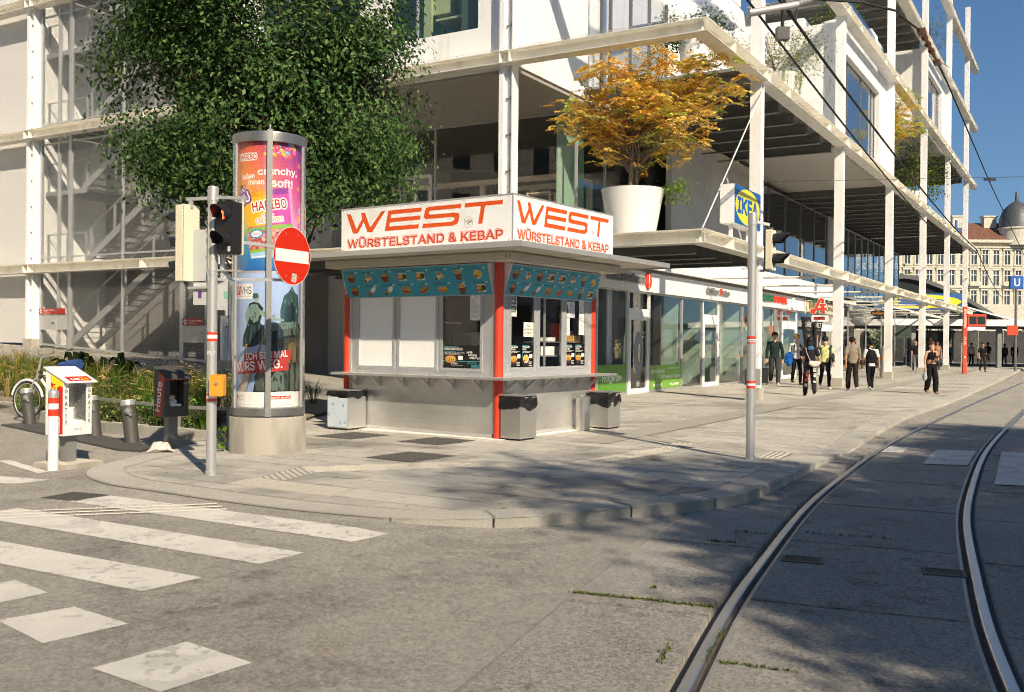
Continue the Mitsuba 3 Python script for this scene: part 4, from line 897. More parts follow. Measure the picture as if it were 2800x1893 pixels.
for nmx, w, base in (('L', 3.09, fl(-.02, 3.205, 2.33)), ('R', 2.70, fr(.10, -.02, 2.33))):
    mm = tilt(base, ang)
    bk = MB(mm).box(-.012, w + .012, -.012, hh + .012, -.03, -.001).put('menu_board', 'alu', kio)
    menu_art(w, hh).put('menu_print', 'print', mm, bk)
    for x in (-.02, w + .013): MB(base).prism(Polygon([(0, -.02), (0, .50), (.155, .47), (.01, -.01)]), np.array([[0, 0, 1, x], [0, 1, 0, 0], [1, 0, 0, -.0], [0, 0, 0, 1.0]]) if False else np.array([[0, 0, 1, x], [0, 1, 0, 0], [1, 0, 0, 0], [0, 0, 0, 1.0]]), .007).put('end_cap', 'white_panel', bk)
# window papers and posters
def poster_wide():
    a = Art(); w, h = .77, .37; a.rect(0, 0, w, h, '#0b0b0c')
    for p in ([(.02, .05), (.02, h - .02), (.30, h - .02)], [(.0, .12), (w, .12)]): a.shape(LineString(p).buffer(.004), '#49a9b8')
    a.text('KÄSEKRAINER SPEZIAL', .035, .295, .036, '#f2f0ea', bold=True, width=.37); a.rect(.04, .268, .26, .276, '#49a9b8')
    a.text('Rinder- Kalbswurst, Käse, Kräuter, Tomaten', .04, .245, .013, '#f2f0ea', bold=True, width=.40); a.text('Zwiebel, eingelegte Gurken und Senf', .04, .225, .013, '#f2f0ea', bold=True, width=.31)
    a.ell(.16, .145, .125, .075, '#3b2a24'); food(a, 7, .16, .15, .19, None); a.rect(.31, .14, .41, .205, '#efeeea', .01)
    for q, t in enumerate(('Saftig.', 'Knusprig.', 'Einfach gut.')): a.text(t, .48 + .03 * q, .25 - .045 * q, .030, '#f2f0ea', bold=True, skew=15)
    a.text('HOTDOG', .18, .075, .02, '#f2f0ea', bold=True); a.text('mit Senf, Ketchup, Mayo', .18, .05, .014, '#f2f0ea'); a.text('WEST IS THE BEST', .49, .075, .026, '#49a9b8', skew=12, width=.2); a.text('WEST', .57, .018, .042, '#49a9b8', bold=True, skew=12)
    return a
def poster_small(kind):
    a = Art(); w, h = .31, .37; a.rect(0, 0, w, h, '#0b0b0c'); a.shape(LineString([(.015, .15), (.015, h - .015), (.2, h - .015)]).buffer(.004), '#49a9b8')
    a.text('KÄSEKRAINER', .03, .315, .026, '#f2f0ea', bold=True, width=.2); a.text('MENÜ' if kind else 'SPEZIAL', .03, .28, .024, '#f2f0ea', bold=True); a.rect(.03, .255, .28, .262, '#d9d7d0'); a.rect(.03, .238, .22, .245, '#d9d7d0')
    a.ell(.12, .13, .105, .09, '#3b2a24'); food(a, 5 if kind else 7, .12, .14, .16, np.random.default_rng(1)); a.rect(.215, .15, .30, .215, '#efeeea', .008); a.rect(.2, .08, .29, .092, '#d9d7d0'); a.rect(.2, .055, .28, .066, '#d9d7d0'); a.rect(.2, .03, .29, .04, '#d9d7d0')
    return a
def paper(w, h, rows, col='#eceae4', head=None):
    a = Art(); a.rect(0, 0, w, h, col); r = np.random.default_rng(int(w * 1000))
    if head: a.text(head, w / 2, h - .035, .018, '#b03030', align='c', bold=True)
    for q in range(rows): a.rect(.02, h - .06 - q * (h - .08) / rows, .02 + (w - .04) * r.uniform(.4, .95), h - .054 - q * (h - .08) / rows, '#8b8f98')
    return a
poster_wide().put('poster', 'print_gloss', fl(.012, 1.12, 1.165), wl, label='black poster with a hot dog and turquoise lines'); paper(.235, .39, 16, head='Menü').put('notice', 'print', fl(.012, .575, 1.93), wl)
for a0, k in ((.295, 0), (.635, 1)): poster_small(k).put('poster', 'print_gloss', fr(a0, .012, 1.19), wr)
for a0, k in ((1.925, 0), (2.245, 0)): poster_small(k).put('poster', 'print_gloss', fr(a0, .012, 1.20), wr)
a = Art(); a.rect(0, 0, .29, .235, '#ece7d8')
for q, t in enumerate(('Keine', 'Kartenzahlung', 'nur Bargeld!')): a.text(t, .145, .165 - q * .055, .03, '#3a3330', align='c', bold=True, width=(.1, .25, .22)[q])
a.rect(.04, .015, .25, .022, '#d58a9a'); a.put('notice', 'print', fr(.68, .012, 1.68), wr, label='cash only notice in German')
a = Art(); a.rect(0, 0, .19, .31, '#dcdad2'); a.rect(.025, .19, .165, .295, '#6f6d60'); a.rect(.025, .06, .165, .165, '#6f6d60'); a.ell(.095, .24, .04, .03, '#c8c6b0'); a.ell(.095, .11, .04, .03, '#c8c6b0'); a.put('notice', 'print', fr(.295, .011, 2.0), wr)
a = paper(.30, .28, 8, '#c9ced6'); a.rect(.01, .03, .13, .27, '#f0eeea'); a.ell(.07, .2, .02, .025, '#1b1b1b'); a.rect(.05, .07, .09, .18, '#1b1b1b'); a.text('Stop', .02, .12, .03, '#c02a2a', bold=True, width=.1); a.put('notice', 'print', fr(1.93, .011, 2.02), wr)
paper(.14, .29, 9).put('notice', 'print', fr(1.93, .011, 1.72), wr); paper(.18, .60, 18).put('notice', 'print', fr(2.37, .011, 1.73), wr)
# things seen inside
km().box(1.2, 2.74, .10, .62, .13, 1.15).put('inner_counter', 'mid_steel', kio)
km().box(1.43, 1.85, .18, .42, 1.38, 1.53).put('white_box', 'shutter_white', kio); km().box(1.66, 1.93, .2, .4, 1.615, 1.68).put('white_box', 'shutter_white', kio); km().box(2.42, 2.66, .16, .3, 1.615, 1.72).put('cardboard_box', 'box_yellow', kio); km().box(2.18, 2.36, .3, .5, 1.615, 1.93).put('red_machine', 'red_paint', kio)
km().box(1.45, 2.74, .12, .55, 1.59, 1.612).put('inner_shelf', 'steel_bright', kio); km().box(1.3, 2.74, .14, .5, 1.355, 1.378).put('inner_shelf', 'mid_steel', kio)
m = km()
for q in range(5): m.tube((1.95 + .13 * q, .28, 1.38), (1.95 + .13 * q, .28, 1.50 + .02 * (q % 3)), .03, 10)
m.put('bottles', 'alu', kio); labels.setdefault('snack_kiosk__bottles', {})['kind'] = 'stuff'
km().box(2.45, 2.7, .32, .5, 1.615, 1.80).put('white_box', 'shutter_white', kio); km().box(.5, .9, .9, 1.3, 1.15, 1.75).put('grill', 'mid_steel', kio)
m = km()
for b in (.30, .62, 1.0): m.box(.05, .06, b - .02, b + .02, 1.2, 2.3)
km().box(.35, 1.1, 1.6, 1.62, 1.9, 1.93).put('inner_rail', 'alu', kio)

# ------------------------------------------------------------------ bins round the kiosk
def crumple(v, amp, fr_, seed): return v + (np.stack([meshkit.noise(v * fr_ + 13 * i, seed) for i in range(3)], -1) - .5) * amp
def bag(t, a0, a1, b0, b1, z0, z1, flare, seed, lid=False):
    """black bag folded over the rim: a loop of rings with creases"""
    r = np.random.default_rng(seed); n = 56; V = []; ring = []
    for k in range(n):
        s = k / n * 4; e = int(s); f = s - e
        ring.append([(a0 + (a1 - a0) * f, b0), (a1, b0 + (b1 - b0) * f), (a1 - (a1 - a0) * f, b1), (a0, b1 - (b1 - b0) * f)][e])
    ring = np.array(ring); c = ring.mean(0)
    drop = np.interp(np.arange(n), np.r_[np.arange(0, n, 4), n], np.r_[(d := r.uniform(.6, 1.15, n // 4)), d[0]])
    prof = [(1.0, 0, 0), (1.0 + flare * .6, .25, 1), (1.0 + flare * 1.1, .6, 1), (1.0 + flare * .8, .85, 1), (1.0 + flare * .15, 1.0, 1)]
    for sc, dz, w in prof:
        p = c + (ring - c) * (sc + (r.uniform(-.012, .012, (n, 1)) * w)); z = z1 - dz * (z1 - z0) * (drop if w else np.ones(n))
        V.append(np.column_stack([p, z]))
    for sc, z in ((.9, z1 - .01), (.82, z1 - .10)): V.append(np.column_stack([c + (ring - c) * sc, np.full(n, z)]))
    order = [4, 3, 2, 1, 0, 5, 6]; V = np.vstack([V[o] for o in order]); F = [[i * n + j, i * n + (j + 1) % n, (i + 1) * n + (j + 1) % n, (i + 1) * n + j] for i in range(6) for j in range(n)]
    V = crumple(V, .03, 9.0, seed); MB(KM).raw(V, np.array(F)).put('bin_bag', 'bag_black', t, smooth=55)
def steel_bin(lab, a0, a1, b0, b1, h, drop, seed, body='bin_steel', top=True):
    t = thing('litter_bin', lab, 'bin', 'litter bins around the kiosk')
    z0 = .11
    m = km().box(a0, a1, b0, b0 + .012, z0 + .02, h).box(a0, a1, b1 - .012, b1, z0 + .02, h).box(a0, a0 + .012, b0 + .012, b1 - .012, z0 + .02, h).box(a1 - .012, a1, b0 + .012, b1 - .012, z0 + .02, h); m.put('body', body, t)
    km().box(a0 + .02, a1 - .02, b0 + .02, b1 - .02, z0 - .01, z0 + .02).put('base', 'rubber', t)
    if top:
        lid = Polygon([(a0 - .015, b0 - .015), (a1 + .015, b0 - .015), (a1 + .015, b1 + .015), (a0 - .015, b1 + .015)]).difference(affinity.scale(Point((a0 + a1) / 2, (b0 + b1) / 2).buffer(.11), 1, 1.2))
        km().prism(lid, frame((0, 0, h + .015), (1, 0, 0)), .015).put('lid', 'mid_steel', t)
    bag(t, a0 - .004, a1 + .004, b0 - .004, b1 + .004, h - drop, h + .012, .04, seed)
    return t
t = steel_bin('square steel bin wrapped in protective film with a black lid, left of the kiosk', -.47, -.03, 2.76, 3.22, .74, .12, 2)
a = Art(); a.rect(0, 0, .46, .50, '#d3dde6')
for x, y in ((.36, .36), (.12, .38), (.30, .07), (.40, .08), (.02, .2)): a.shape(Point(x, y).buffer(.026).difference(Point(x - .005, y).buffer(.013)), '#5aa3cf')
for x, y in ((.10, .28), (.30, .26), (.16, .06)): a.text('PROTECTIVE FILM', x, y, .016, '#7fb4d8', rot=-48, width=.2)
a.put('protective_film', 'print_gloss', fl(-.4706, 3.22, .15), t)
t = steel_bin('square steel bin with a black bag rim in front of the red corner post', -.05, .39, -.44, -.08, .76, .22, 3)
t = steel_bin('square steel bin with a black bag behind the round bin, right kiosk end', 2.60, 3.02, -.46, -.06, .72, .22, 4)
t = thing('litter_bin', 'slim round polished steel bin standing at the right end of the kiosk', 'bin', 'litter bins around the kiosk')
c = kw(2.18, -.20)
MB().lathe([(.0, .105), (.122, .105), (.125, .13), (.125, .44), (.128, .445), (.128, .46), (.125, .465), (.125, .645), (.132, .65), (.132, .675), (.09, .685), (.085, .66), (.0, .655)], (c[0], c[1], 0), 40).put('drum', 'steel_bright', t, smooth=35)
MB().lathe([(.0, .665), (.08, .666)], (c[0], c[1], 0), 24).put('opening', 'black_plastic', t)
# ------------------------------------------------------------------ advertising column
adc = thing('advertising_column', 'round glazed advertising column with colourful posters on a pale concrete base', 'advertising column')
AC = np.array([-3.29, 13.27, 0]); _v = -AC[:2] / np.linalg.norm(AC[:2])       # towards the street corner
AM = frame(AC, (-_v[1], _v[0], 0)); AM[:3, 1] = [-_v[0], -_v[1], 0]; AM[:3, 0] = [-_v[1], _v[0], 0]; AM[:3, 2] = [0, 0, 1]
def am(): return MB(AM)
prof = [(0, .06), (.505, .06), (.508, .30), (.508, .55), (.50, .575), (.0, .575)]
am().lathe(prof, n=64).put('base', 'old_concrete', adc, smooth=35)
am().lathe([(.46, .575), (.46, .60), (.492, .602), (.492, .70), (.45, .705)], n=64).put('lower_rim', 'rim_steel', adc, smooth=30)
am().lathe([(.45, 4.18), (.492, 4.185), (.492, 4.30), (.487, 4.315), (.0, 4.335)], n=64).put('upper_rim', 'rim_steel', adc, smooth=30)
am().lathe([(.425, .70), (.425, 4.2)], n=64).put('drum', 'alu_matte', adc, smooth=True)
n_ = 64
ang = np.linspace(-math.pi, math.pi, n_ + 1)
V = [[.482 * math.sin(t), -.482 * math.cos(t), z] for z in (.705, 4.18) for t in ang]; am().raw(V, [[j, j + 1, n_ + 2 + j, n_ + 1 + j] for j in range(n_)]).put('glass', 'glass', adc, smooth=True)
for k, dg in enumerate((0, 120, -120)):
    t = math.radians(dg); R = AM @ frame((.0, 0, 0), (math.cos(t), math.sin(t), 0))
    MB(R).box(-.035, .035, -.505, -.476, .59, 4.335).put('mullion', 'mid_steel', adc)
for k, dg in enumerate((64, -64)):
    t = math.radians(dg); R = AM @ frame((.0, 0, 0), (math.cos(t), math.sin(t), 0)); MB(R).box(-.018, .018, -.492, -.465, .70, 4.19).put('glazing_bar', 'alu', adc)
am().tube((0, -.49, 4.335), (0, -.49, 4.40), .012, 8).put('finial', 'alu', adc)
RD = .428
def wrap(z0):
    def fn(v):
        t = v[:, 0] / RD; r = RD + v[:, 2]
        return np.stack([r * np.sin(t), -r * np.cos(t), v[:, 1] + z0], 1)
    return fn
def ax(x): return RD * math.asin(max(-.98, min(.98, x / .43)))                 # place on the flat sheet
def sw(u): return u
a = Art(.0012); HW = .60; PH = 1.70
def g1(u, v):
    h = np.clip((u + HW) / (2 * HW), 0, 1); t = v / PH
    left = [(0, lin('#2a69b0')), (.22, lin('#3f9ab0')), (.34, lin('#b8c96a')), (.50, lin('#f3c63a')), (.70, lin('#ef9a2a')), (.92, lin('#e4681f')), (1, lin('#d8501c'))]
    right = [(0, lin('#2a62b0')), (.18, lin('#4a78c0')), (.34, lin('#e8a0cf')), (.50, lin('#d85fae')), (.72, lin('#c9418f')), (.90, lin('#8e3a93')), (1, lin('#5a2f80'))]
    def ev(s): return np.array([np.interp(t, [q[0] for q in s], [q[1][k] for q in s]) for k in range(3)])
    w = h * h * (3 - 2 * h); return ev(left) * (1 - w) + ev(right) * w
a.grid(-HW, 0, HW, PH, g1, 30, 40)
r3 = np.random.default_rng(21)
for q in range(34):
    x = r3.uniform(-.06, .36); y = 1.52 + .16 * r3.random() - .25 * max(0, .12 - abs(x - .17)) ; c = ['#e2659b', '#e9a23a', '#e8564a', '#6fb1dd', '#d24a86', '#f0c23f'][q % 6]
    a.ell(x, y, .036, .026, c, r3.uniform(-40, 40), 12); a.ell(x - .008, y + .008, .012, .007, '#f6d3d8', 20, 8)
def outlined(t, x, y, h, fg, bg, ol, **kw):
    s = text_shape(t, h, True, x=x, y=y, **kw); a.shape(s.buffer(ol, quad_segs=3), bg); a.shape(s, fg)
outlined('HARIBO', -.445, 1.455, .075, '#b9291f', '#f6efe6', .013, width=.27)
a.text('Außen', -.42, 1.195, .068, '#fdf8f2', bold=True, width=.22, rot=4); a.text('crunchy,', -.155, 1.25, .085, '#fdf8f2', bold=True, width=.56, rot=3)
a.text('innen', -.29, 1.125, .066, '#fdf8f2', bold=True, width=.22, rot=1); a.text('soft!', .02, 1.105, .100, '#fdf8f2', bold=True, width=.30)
for x, y, c in ((-.42, 1.10, '#7a3a1e'), (.46, 1.42, '#d9806a'), (.44, 1.11, '#e0925c'), (.48, .82, '#8ec3df'), (.46, .72, '#f0b648'), (.47, .62, '#d55b9c')): a.ell(x, y, .032, .036, c, 20, 12)
bl = [(-.36, 1.00), (.25, 1.10), (.36, .20), (-.24, .155)]
a.poly(bl, '#cf4fa8'); a.poly([(-.36, 1.00), (-.02, 1.056), (.02, .60), (-.305, .56)], '#eeb62c'); a.poly([(-.36, 1.00), (-.02, 1.056), (-.02, .99), (-.35, .935)], '#e2a32a'); a.poly([(-.02, 1.056), (.25, 1.10), (.257, 1.03), (-.02, .985)], '#8f3f97')
a.poly([(.25, 1.10), (.36, .20), (.42, .22), (.30, 1.09)], '#e79ccb')
for q in range(26): u = q / 25; a.poly([(-.36 + .61 * u, 1.0 + .10 * u), (-.36 + .61 * u + .012, 1.0 + .10 * u + .014), (-.36 + .61 * u + .022, 1.0 + .10 * u)], '#b9772a' if u < .55 else '#7d3a8c')
a.poly([(-.31, .545), (.33, .64), (.335, .59), (-.30, .50)], '#8cb846'); a.poly([(-.30, .50), (.335, .59), (.35, .33), (-.26, .26)], '#c9806e')
for q in range(130):
    u, w = r3.random(), r3.random(); x = -.29 + .62 * u + .03 * (1 - w); y = .275 + .075 * u + .215 * w
    c = ['#b5574f', '#d7968a', '#a64a52', '#cf8a5c', '#e0b0a4'][q % 5]; a.ell(x, y, .024, .022, c, 0, 9)
a.ell(-.17, .48, .095, .06, '#3a8cc4', 8); a.ell(-.17, .48, .075, .042, '#e9e2e6', 8); a.text('fruchtig', -.17, .47, .024, '#c04a6a', align='c', width=.1)
a.poly([(-.26, .265), (.352, .335), (.355, .30), (-.255, .225)], '#8cb846'); a.poly([(-.255, .225), (.355, .30), (.36, .20), (-.24, .155)], '#9cc4e2'); a.poly([(-.24, .18), (.2, .225), (.2, .21), (-.24, .16)], '#dbe8f2')
outlined('HARIBO', -.22, .77, .115, '#b9291f', '#f6efe6', .017, width=.46, rot=9)
outlined('Crazy', -.10, .685, .05, '#d9559a', '#f6efe6', .008, width=.16, rot=8); outlined('CRUNCHIES', -.17, .61, .06, '#d98a3a', '#f3ecf4', .010, width=.36, rot=8)
outlined('GANZ', -.46, .99, .06, '#f8f4f0', '#7a3f8f', .012, width=.15, rot=24); outlined('NEU', -.50, .80, .13, '#f8f4f0', '#7a3f8f', .024, width=.28, rot=27)
a.put('poster', 'print_gloss', AM, adc, wrap(2.50), 'upper poster for sweets, orange to magenta with a candy bag')
a = Art(.0012); PH = 1.76
a.grid(-HW, 0, HW, PH, lambda u, v: lin('#7f97bd') * (1 - np.clip(v / PH, 0, 1)) + lin('#a9bfe4') * np.clip(v / PH, 0, 1), 24, 20)
G_, D_, K_ = '#2f4a46', '#18292a', '#0f1515'
def P_(pts, c): a.poly(pts, c)
P_([(.02, 1.05), (.45, 1.15), (.58, 1.0), (.58, .2), (-.2, .2), (-.12, .62), (.0, .80)], '#15191a')                   # stone block
P_([(.12, 1.0), (.50, 1.06), (.50, .98), (.12, .92)], '#4f5b50'); P_([(.20, .90), (.50, .93), (.50, .60), (.20, .55)], '#3d3a2c'); P_([(.27, .82), (.34, .86), (.42, .83), (.42, .6), (.27, .58)], '#6a5f3e')
for x in (.14, .24, .34, .46, .53): P_([(x - .03, .22), (x - .035, .48), (x - .01, .58), (x + .02, .56), (x + .04, .45), (x + .03, .22)], ['#2e3f3a', '#50604f', '#39463c'][int(x * 100) % 3])
P_([(-.16, .22), (-.18, .40), (-.10, .55), (.02, .52), (.05, .22)], '#3a4640'); P_([(.05, .22), (.02, .36), (.10, .48), (.20, .46), (.22, .22)], '#5b6a60')
P_([(.16, 1.06), (.15, 1.28), (.20, 1.47), (.27, 1.52), (.33, 1.60), (.38, 1.52), (.46, 1.48), (.49, 1.28), (.46, 1.06)], G_)                # carved chair back
P_([(.22, 1.12), (.22, 1.30), (.31, 1.42), (.40, 1.30), (.40, 1.12)], D_); P_([(.04, 1.10), (.44, 1.14), (.46, 1.05), (.02, 1.0)], '#60776f'); P_([(.05, 1.18), (.20, 1.16), (.20, 1.13), (.05, 1.14)], '#8aa097')
P_([(.40, 1.06), (.43, 1.06), (.47, .92), (.44, .92)], G_); P_([(.02, 1.03), (.05, 1.03), (.02, .92), (-.01, .92)], G_)
P_([(-.30, 1.06), (-.26, 1.20), (-.30, 1.27), (-.26, 1.36), (-.20, 1.38), (-.13, 1.37), (-.07, 1.30), (-.08, 1.22), (-.11, 1.12), (-.02, .98), (.02, .84), (-.02, .80), (-.10, .84), (-.18, .80), (-.30, .78), (-.38, .80), (-.36, .95)], D_)   # draped figure
P_([(-.27, 1.20), (-.25, 1.34), (-.16, 1.36), (-.11, 1.28), (-.13, 1.14), (-.20, 1.10)], '#6f8a7e'); P_([(-.33, 1.20), (-.27, 1.33), (-.24, 1.30), (-.27, 1.12), (-.31, 1.10)], '#7d958a'); P_([(-.12, 1.29), (.02, 1.20), (.08, 1.22), (.08, 1.19), (.0, 1.16), (-.13, 1.22)], '#7d958a')
a.ell(-.165, 1.43, .042, .052, '#8ba297', 10); a.ell(-.175, 1.46, .045, .035, '#3e5650', 10)
for q in range(6): P_([(-.28 + .05 * q, 1.08), (-.26 + .05 * q, 1.08), (-.30 + .065 * q, .82), (-.33 + .065 * q, .82)], '#3d5550' if q % 2 else '#22383a')
for x0, y0, x1, y1, c in ((-.04, .98, -.30, .22, '#8a6a3e'), (-.30, .82, -.42, .22, '#b88d4a'), (-.22, .50, -.38, .20, '#c79a52')): a.shape(LineString([(x0, y0), (x1, y1)]).buffer(.011), c)
for q in range(6): a.shape(LineString([(-.24 - .02 * q, .48 - .05 * q), (-.36 - .012 * q, .48 - .05 * q)]).buffer(.007), '#c79a52')
rf = np.random.default_rng(33)
def facets(pts, n, cols, sz):
    g0 = Polygon(pts).buffer(0); x0, y0, x1, y1 = g0.bounds
    for _ in range(n):
        cx, cy = rf.uniform(x0, x1), rf.uniform(y0, y1); an = rf.uniform(0, 6.28, 5); an.sort(); g = Polygon([(cx + sz * rf.uniform(.3, 1) * .6 * math.cos(q), cy + sz * rf.uniform(.5, 1.5) * math.sin(q)) for q in an]).buffer(0).intersection(g0)
        for q in getattr(g, 'geoms', [g]):
            if q.geom_type == 'Polygon' and q.area > 1e-5: a.shape(q, cols[rf.integers(len(cols))])
facets([(.02, 1.05), (.45, 1.15), (.58, 1.0), (.58, .2), (-.2, .2), (-.12, .62), (.0, .80)], 60, ('#0d1011', '#23282a', '#4a4f44', '#5e5a42', '#2c2f2c', '#161a1a', '#39403a'), .05)
facets([(.16, 1.06), (.15, 1.28), (.20, 1.47), (.27, 1.52), (.33, 1.60), (.38, 1.52), (.46, 1.48), (.49, 1.28), (.46, 1.06)], 34, ('#1f3330', '#4f6a62', '#3a524c', '#7b938a', '#16211f'), .03)
facets([(-.30, 1.06), (-.26, 1.20), (-.20, 1.25), (-.11, 1.12), (-.02, .98), (.02, .84), (-.10, .84), (-.30, .78), (-.38, .80), (-.36, .95)], 40, ('#0f1a1b', '#2b4040', '#3f5a55', '#1a2a2b', '#56716a'), .035)
facets([(-.27, 1.20), (-.25, 1.34), (-.16, 1.36), (-.11, 1.28), (-.13, 1.14), (-.20, 1.10)], 14, ('#5a766c', '#8aa297', '#a2b5aa', '#47605a'), .03)
a.rect(-.54, 1.42, -.215, 1.62, '#f0ede8', .012); P_([(-.52, 1.57), (-.47, 1.49), (-.42, 1.60), (-.40, 1.60), (-.47, 1.47), (-.52, 1.47)], '#c5382c'); a.rect(-.53, 1.475, -.43, 1.59, '#c5382c'); P_([(-.52, 1.58), (-.485, 1.50), (-.435, 1.59), (-.455, 1.59), (-.485, 1.535), (-.50, 1.58)], '#f4efe9'); a.text('VHS', -.42, 1.485, .095, '#6d6a68', bold=True, width=.19); a.text('WIENER VOLKSHOCHSCHULEN', -.51, 1.445, .016, '#8a8784', width=.28)
def rr(x0, y0, x1, y1, ro): a.shape(affinity.rotate(sbox(x0, y0, x1, y1), ro, origin=((x0 + x1) / 2, (y0 + y1) / 2)), '#b5342e')
rr(-.34, .60, .32, .73, 5); rr(-.50, .455, .28, .615, 5)
a.text('ICH BIN MAL', -.31, .617, .088, '#f3ece8', bold=True, width=.58, rot=5); a.text('KURS WEG.', -.49, .462, .115, '#f3ece8', bold=True, width=.68, rot=5)
a.rect(-HW, 0, HW, .20, '#eae7e1'); a.rect(.02, .105, .32, .15, '#c23a30'); a.rect(.10, .155, .36, .205, '#f2efe9'); a.text('Jetzt Kurs buchen!', .12, .165, .028, '#8c8f94', width=.24); a.text('Meine VHS. Mein Erfolg.', .03, .115, .024, '#f6f1ee', bold=True, width=.28)
P_([(-.50, .16), (-.46, .16), (-.46, .11), (-.48, .09), (-.50, .11)], '#c23a30'); a.text('Stadt', -.44, .125, .032, '#77757a', width=.08); a.text('Wien', -.44, .085, .032, '#77757a', width=.075)
for q in range(3): a.rect(-.38 + .3 * q, .03, -.22 + .3 * q, .04, '#c9c6c0')
a.put('poster', 'print_gloss', AM, adc, wrap(.71), 'lower poster with red slogan banners over a dark statue')
a = Art(.0012); a.rect(.64, .95, .80, 1.75, '#d7d9d8', .03)
for q in range(5): a.rect(.66, 1.06 + .14 * q, .78, 1.13 + .14 * q, '#9b4a3c', .02)
a.put('poster', 'print_gloss', AM, adc, wrap(1.85), 'pale strip with brick red patches on the side of the drum')

# ------------------------------------------------------------------ left signal pole, its lights, signs and push button
PX, PY = -3.31, 10.84
def at(x, y, z, deg): return yawf((x, y, z), deg)
def bands(m, zs, r):
    for z0, z1, c in zs: m.append((z0, z1, c))
def pole(lab, x, y, top, r, bz):
    t = thing('signal_pole', lab, 'pole')
    MB().lathe([(0, .04), (r + .012, .04), (r + .012, .14), (r, .15), (r, top - .16), (r + .006, top - .155), (r + .006, top - .02), (r, top), (0, top)], (x, y, 0), 28).put('shaft', 'alu', t, smooth=35)
    for z0, z1, mt in bz: MB().lathe([(r + .001, z0), (r + .0022, z0), (r + .0022, z1), (r + .001, z1)], (x, y, 0), 28).put('band', mt, t, smooth=35)
    return t
lp = pole('silver signal pole with red and white bands standing at the kerb corner, left', PX, PY, 3.28, .055, [(1.645, 1.675, 'sign_red'), (1.605, 1.645, 'white_paint'), (1.575, 1.605, 'sign_red'), (.975, .995, 'sign_red'), (.945, .975, 'white_paint'), (.915, .945, 'sign_red')])
m = MB()
for z in (2.72, 2.34, 2.30): m.lathe([(.056, z), (.062, z), (.062, z + .03), (.056, z + .03)], (PX, PY, 0), 24)
m.put('clamps', 'galvanised', lp)
m = MB(); m.bar((PX - .30, PY + .02, 3.14), (PX - .05, PY, 3.15), .04, .035).bar((PX + .05, PY, 3.16), (PX + .38, PY - .04, 3.15), .04, .035).bar((PX + .02, PY, 2.36), (PX + .34, PY - .04, 2.35), .03, .02).bar((PX - .28, PY + .02, 2.16), (PX - .04, PY, 2.17), .03, .025)
m.box(PX - .27, PX - .23, PY, PY + .04, 3.04, 3.13).box(PX + .32, PX + .36, PY - .06, PY - .02, 3.08, 3.14); m.put('brackets', 'alu', lp)
m = MB(); m.bar((PX + .05, PY + .02, 2.70), (-2.60, 11.36, 2.66), .03, .035).bar((PX + .05, PY + .02, 2.26), (-2.60, 11.36, 2.29), .03, .035); m.put('sign_arms', 'alu', lp)
MB(at(PX - .135, PY + .05, 2.26, 0)).prism(sbox(-.09, 0, .07, .53).buffer(.02), np.array([[1, 0, 0, 0], [0, 0, -1, .0], [0, 1, 0, 0], [0, 0, 0, 1.0]]), .01).put('rear_sign', 'alu_matte', lp)
MB(at(PX - .12, PY + .05, 1.99, 0)).prism(sbox(-.09, 0, .07, .22).buffer(.015), np.array([[1, 0, 0, 0], [0, 0, -1, .0], [0, 1, 0, 0], [0, 0, 0, 1.0]]), .01).put('rear_sign', 'alu_matte', lp)
m = MB(); m.tube((PX + .10, PY + .03, 2.30), (PX + .10, PY + .03, 2.66), .03, 12); m.put('junction_tube', 'alu', lp)
MB().box(PX + .02, PX + .15, PY + .06, PY + .08, 1.86, 2.28).put('rear_plate', 'alu_matte', lp); MB().box(PX + .04, PX + .13, PY + .0, PY + .055, 1.86, 1.92).put('rear_box', 'black_plastic', lp)
for px_, c in ((-.17, '#5b3a7a'), (.11, '#6fa58a')):
    A_ = Art(); A_.rect(0, 0, .04, .08, c); mm = np.eye(4); mm[:3, 0], mm[:3, 1], mm[:3, 2], mm[:3, 3] = (1, 0, 0), (0, 0, 1), (0, -1, 0), (PX + px_, PY + .036 if px_ < 0 else PY + .058, 2.05); A_.put('sticker', 'print', mm, lp)
A_ = Art(); A_.text('FLZ', -.03, 0, .035, '#e8e8e8', bold=True); mm = np.eye(4); mm[:3, 0], mm[:3, 1], mm[:3, 2], mm[:3, 3] = (1, 0, 0), (0, 0, 1), (0, -1, 0), (PX, PY - .057, 1.43); A_.put('sticker', 'print', mm, lp)
def lamp_housing(mb, n, w, h, d):
    H = n * h
    mb.prism(sbox(-w / 2 + .02, .02, w / 2 - .02, H - .02).buffer(.02, quad_segs=4), np.array([[1, 0, 0, 0], [0, 0, -1, 0], [0, 1, 0, 0], [0, 0, 0, 1.0]]), d)
def visor(mb, z, r, d, L):
    n = 24; V = []; F = []
    for k in range(n + 1):
        t = math.radians(-205 + 230 + (-230) * 0 + 0) if False else math.radians(-25 + 230 * k / n)
        ext = L * (.55 + .45 * max(0, math.sin(t)))
        for rr_, y in ((r, -d), (r * .97, -d - ext), (r * .92, -d - ext), (r * .95, -d)): V.append((rr_ * math.cos(t), y, z + rr_ * math.sin(t)))
    for k in range(n):
        for j in range(4): F.append([k * 4 + j, (k + 1) * 4 + j, (k + 1) * 4 + (j + 1) % 4, k * 4 + (j + 1) % 4])
    F += [[0, 1, 2, 3]]
    mb.raw(V, np.array(F))
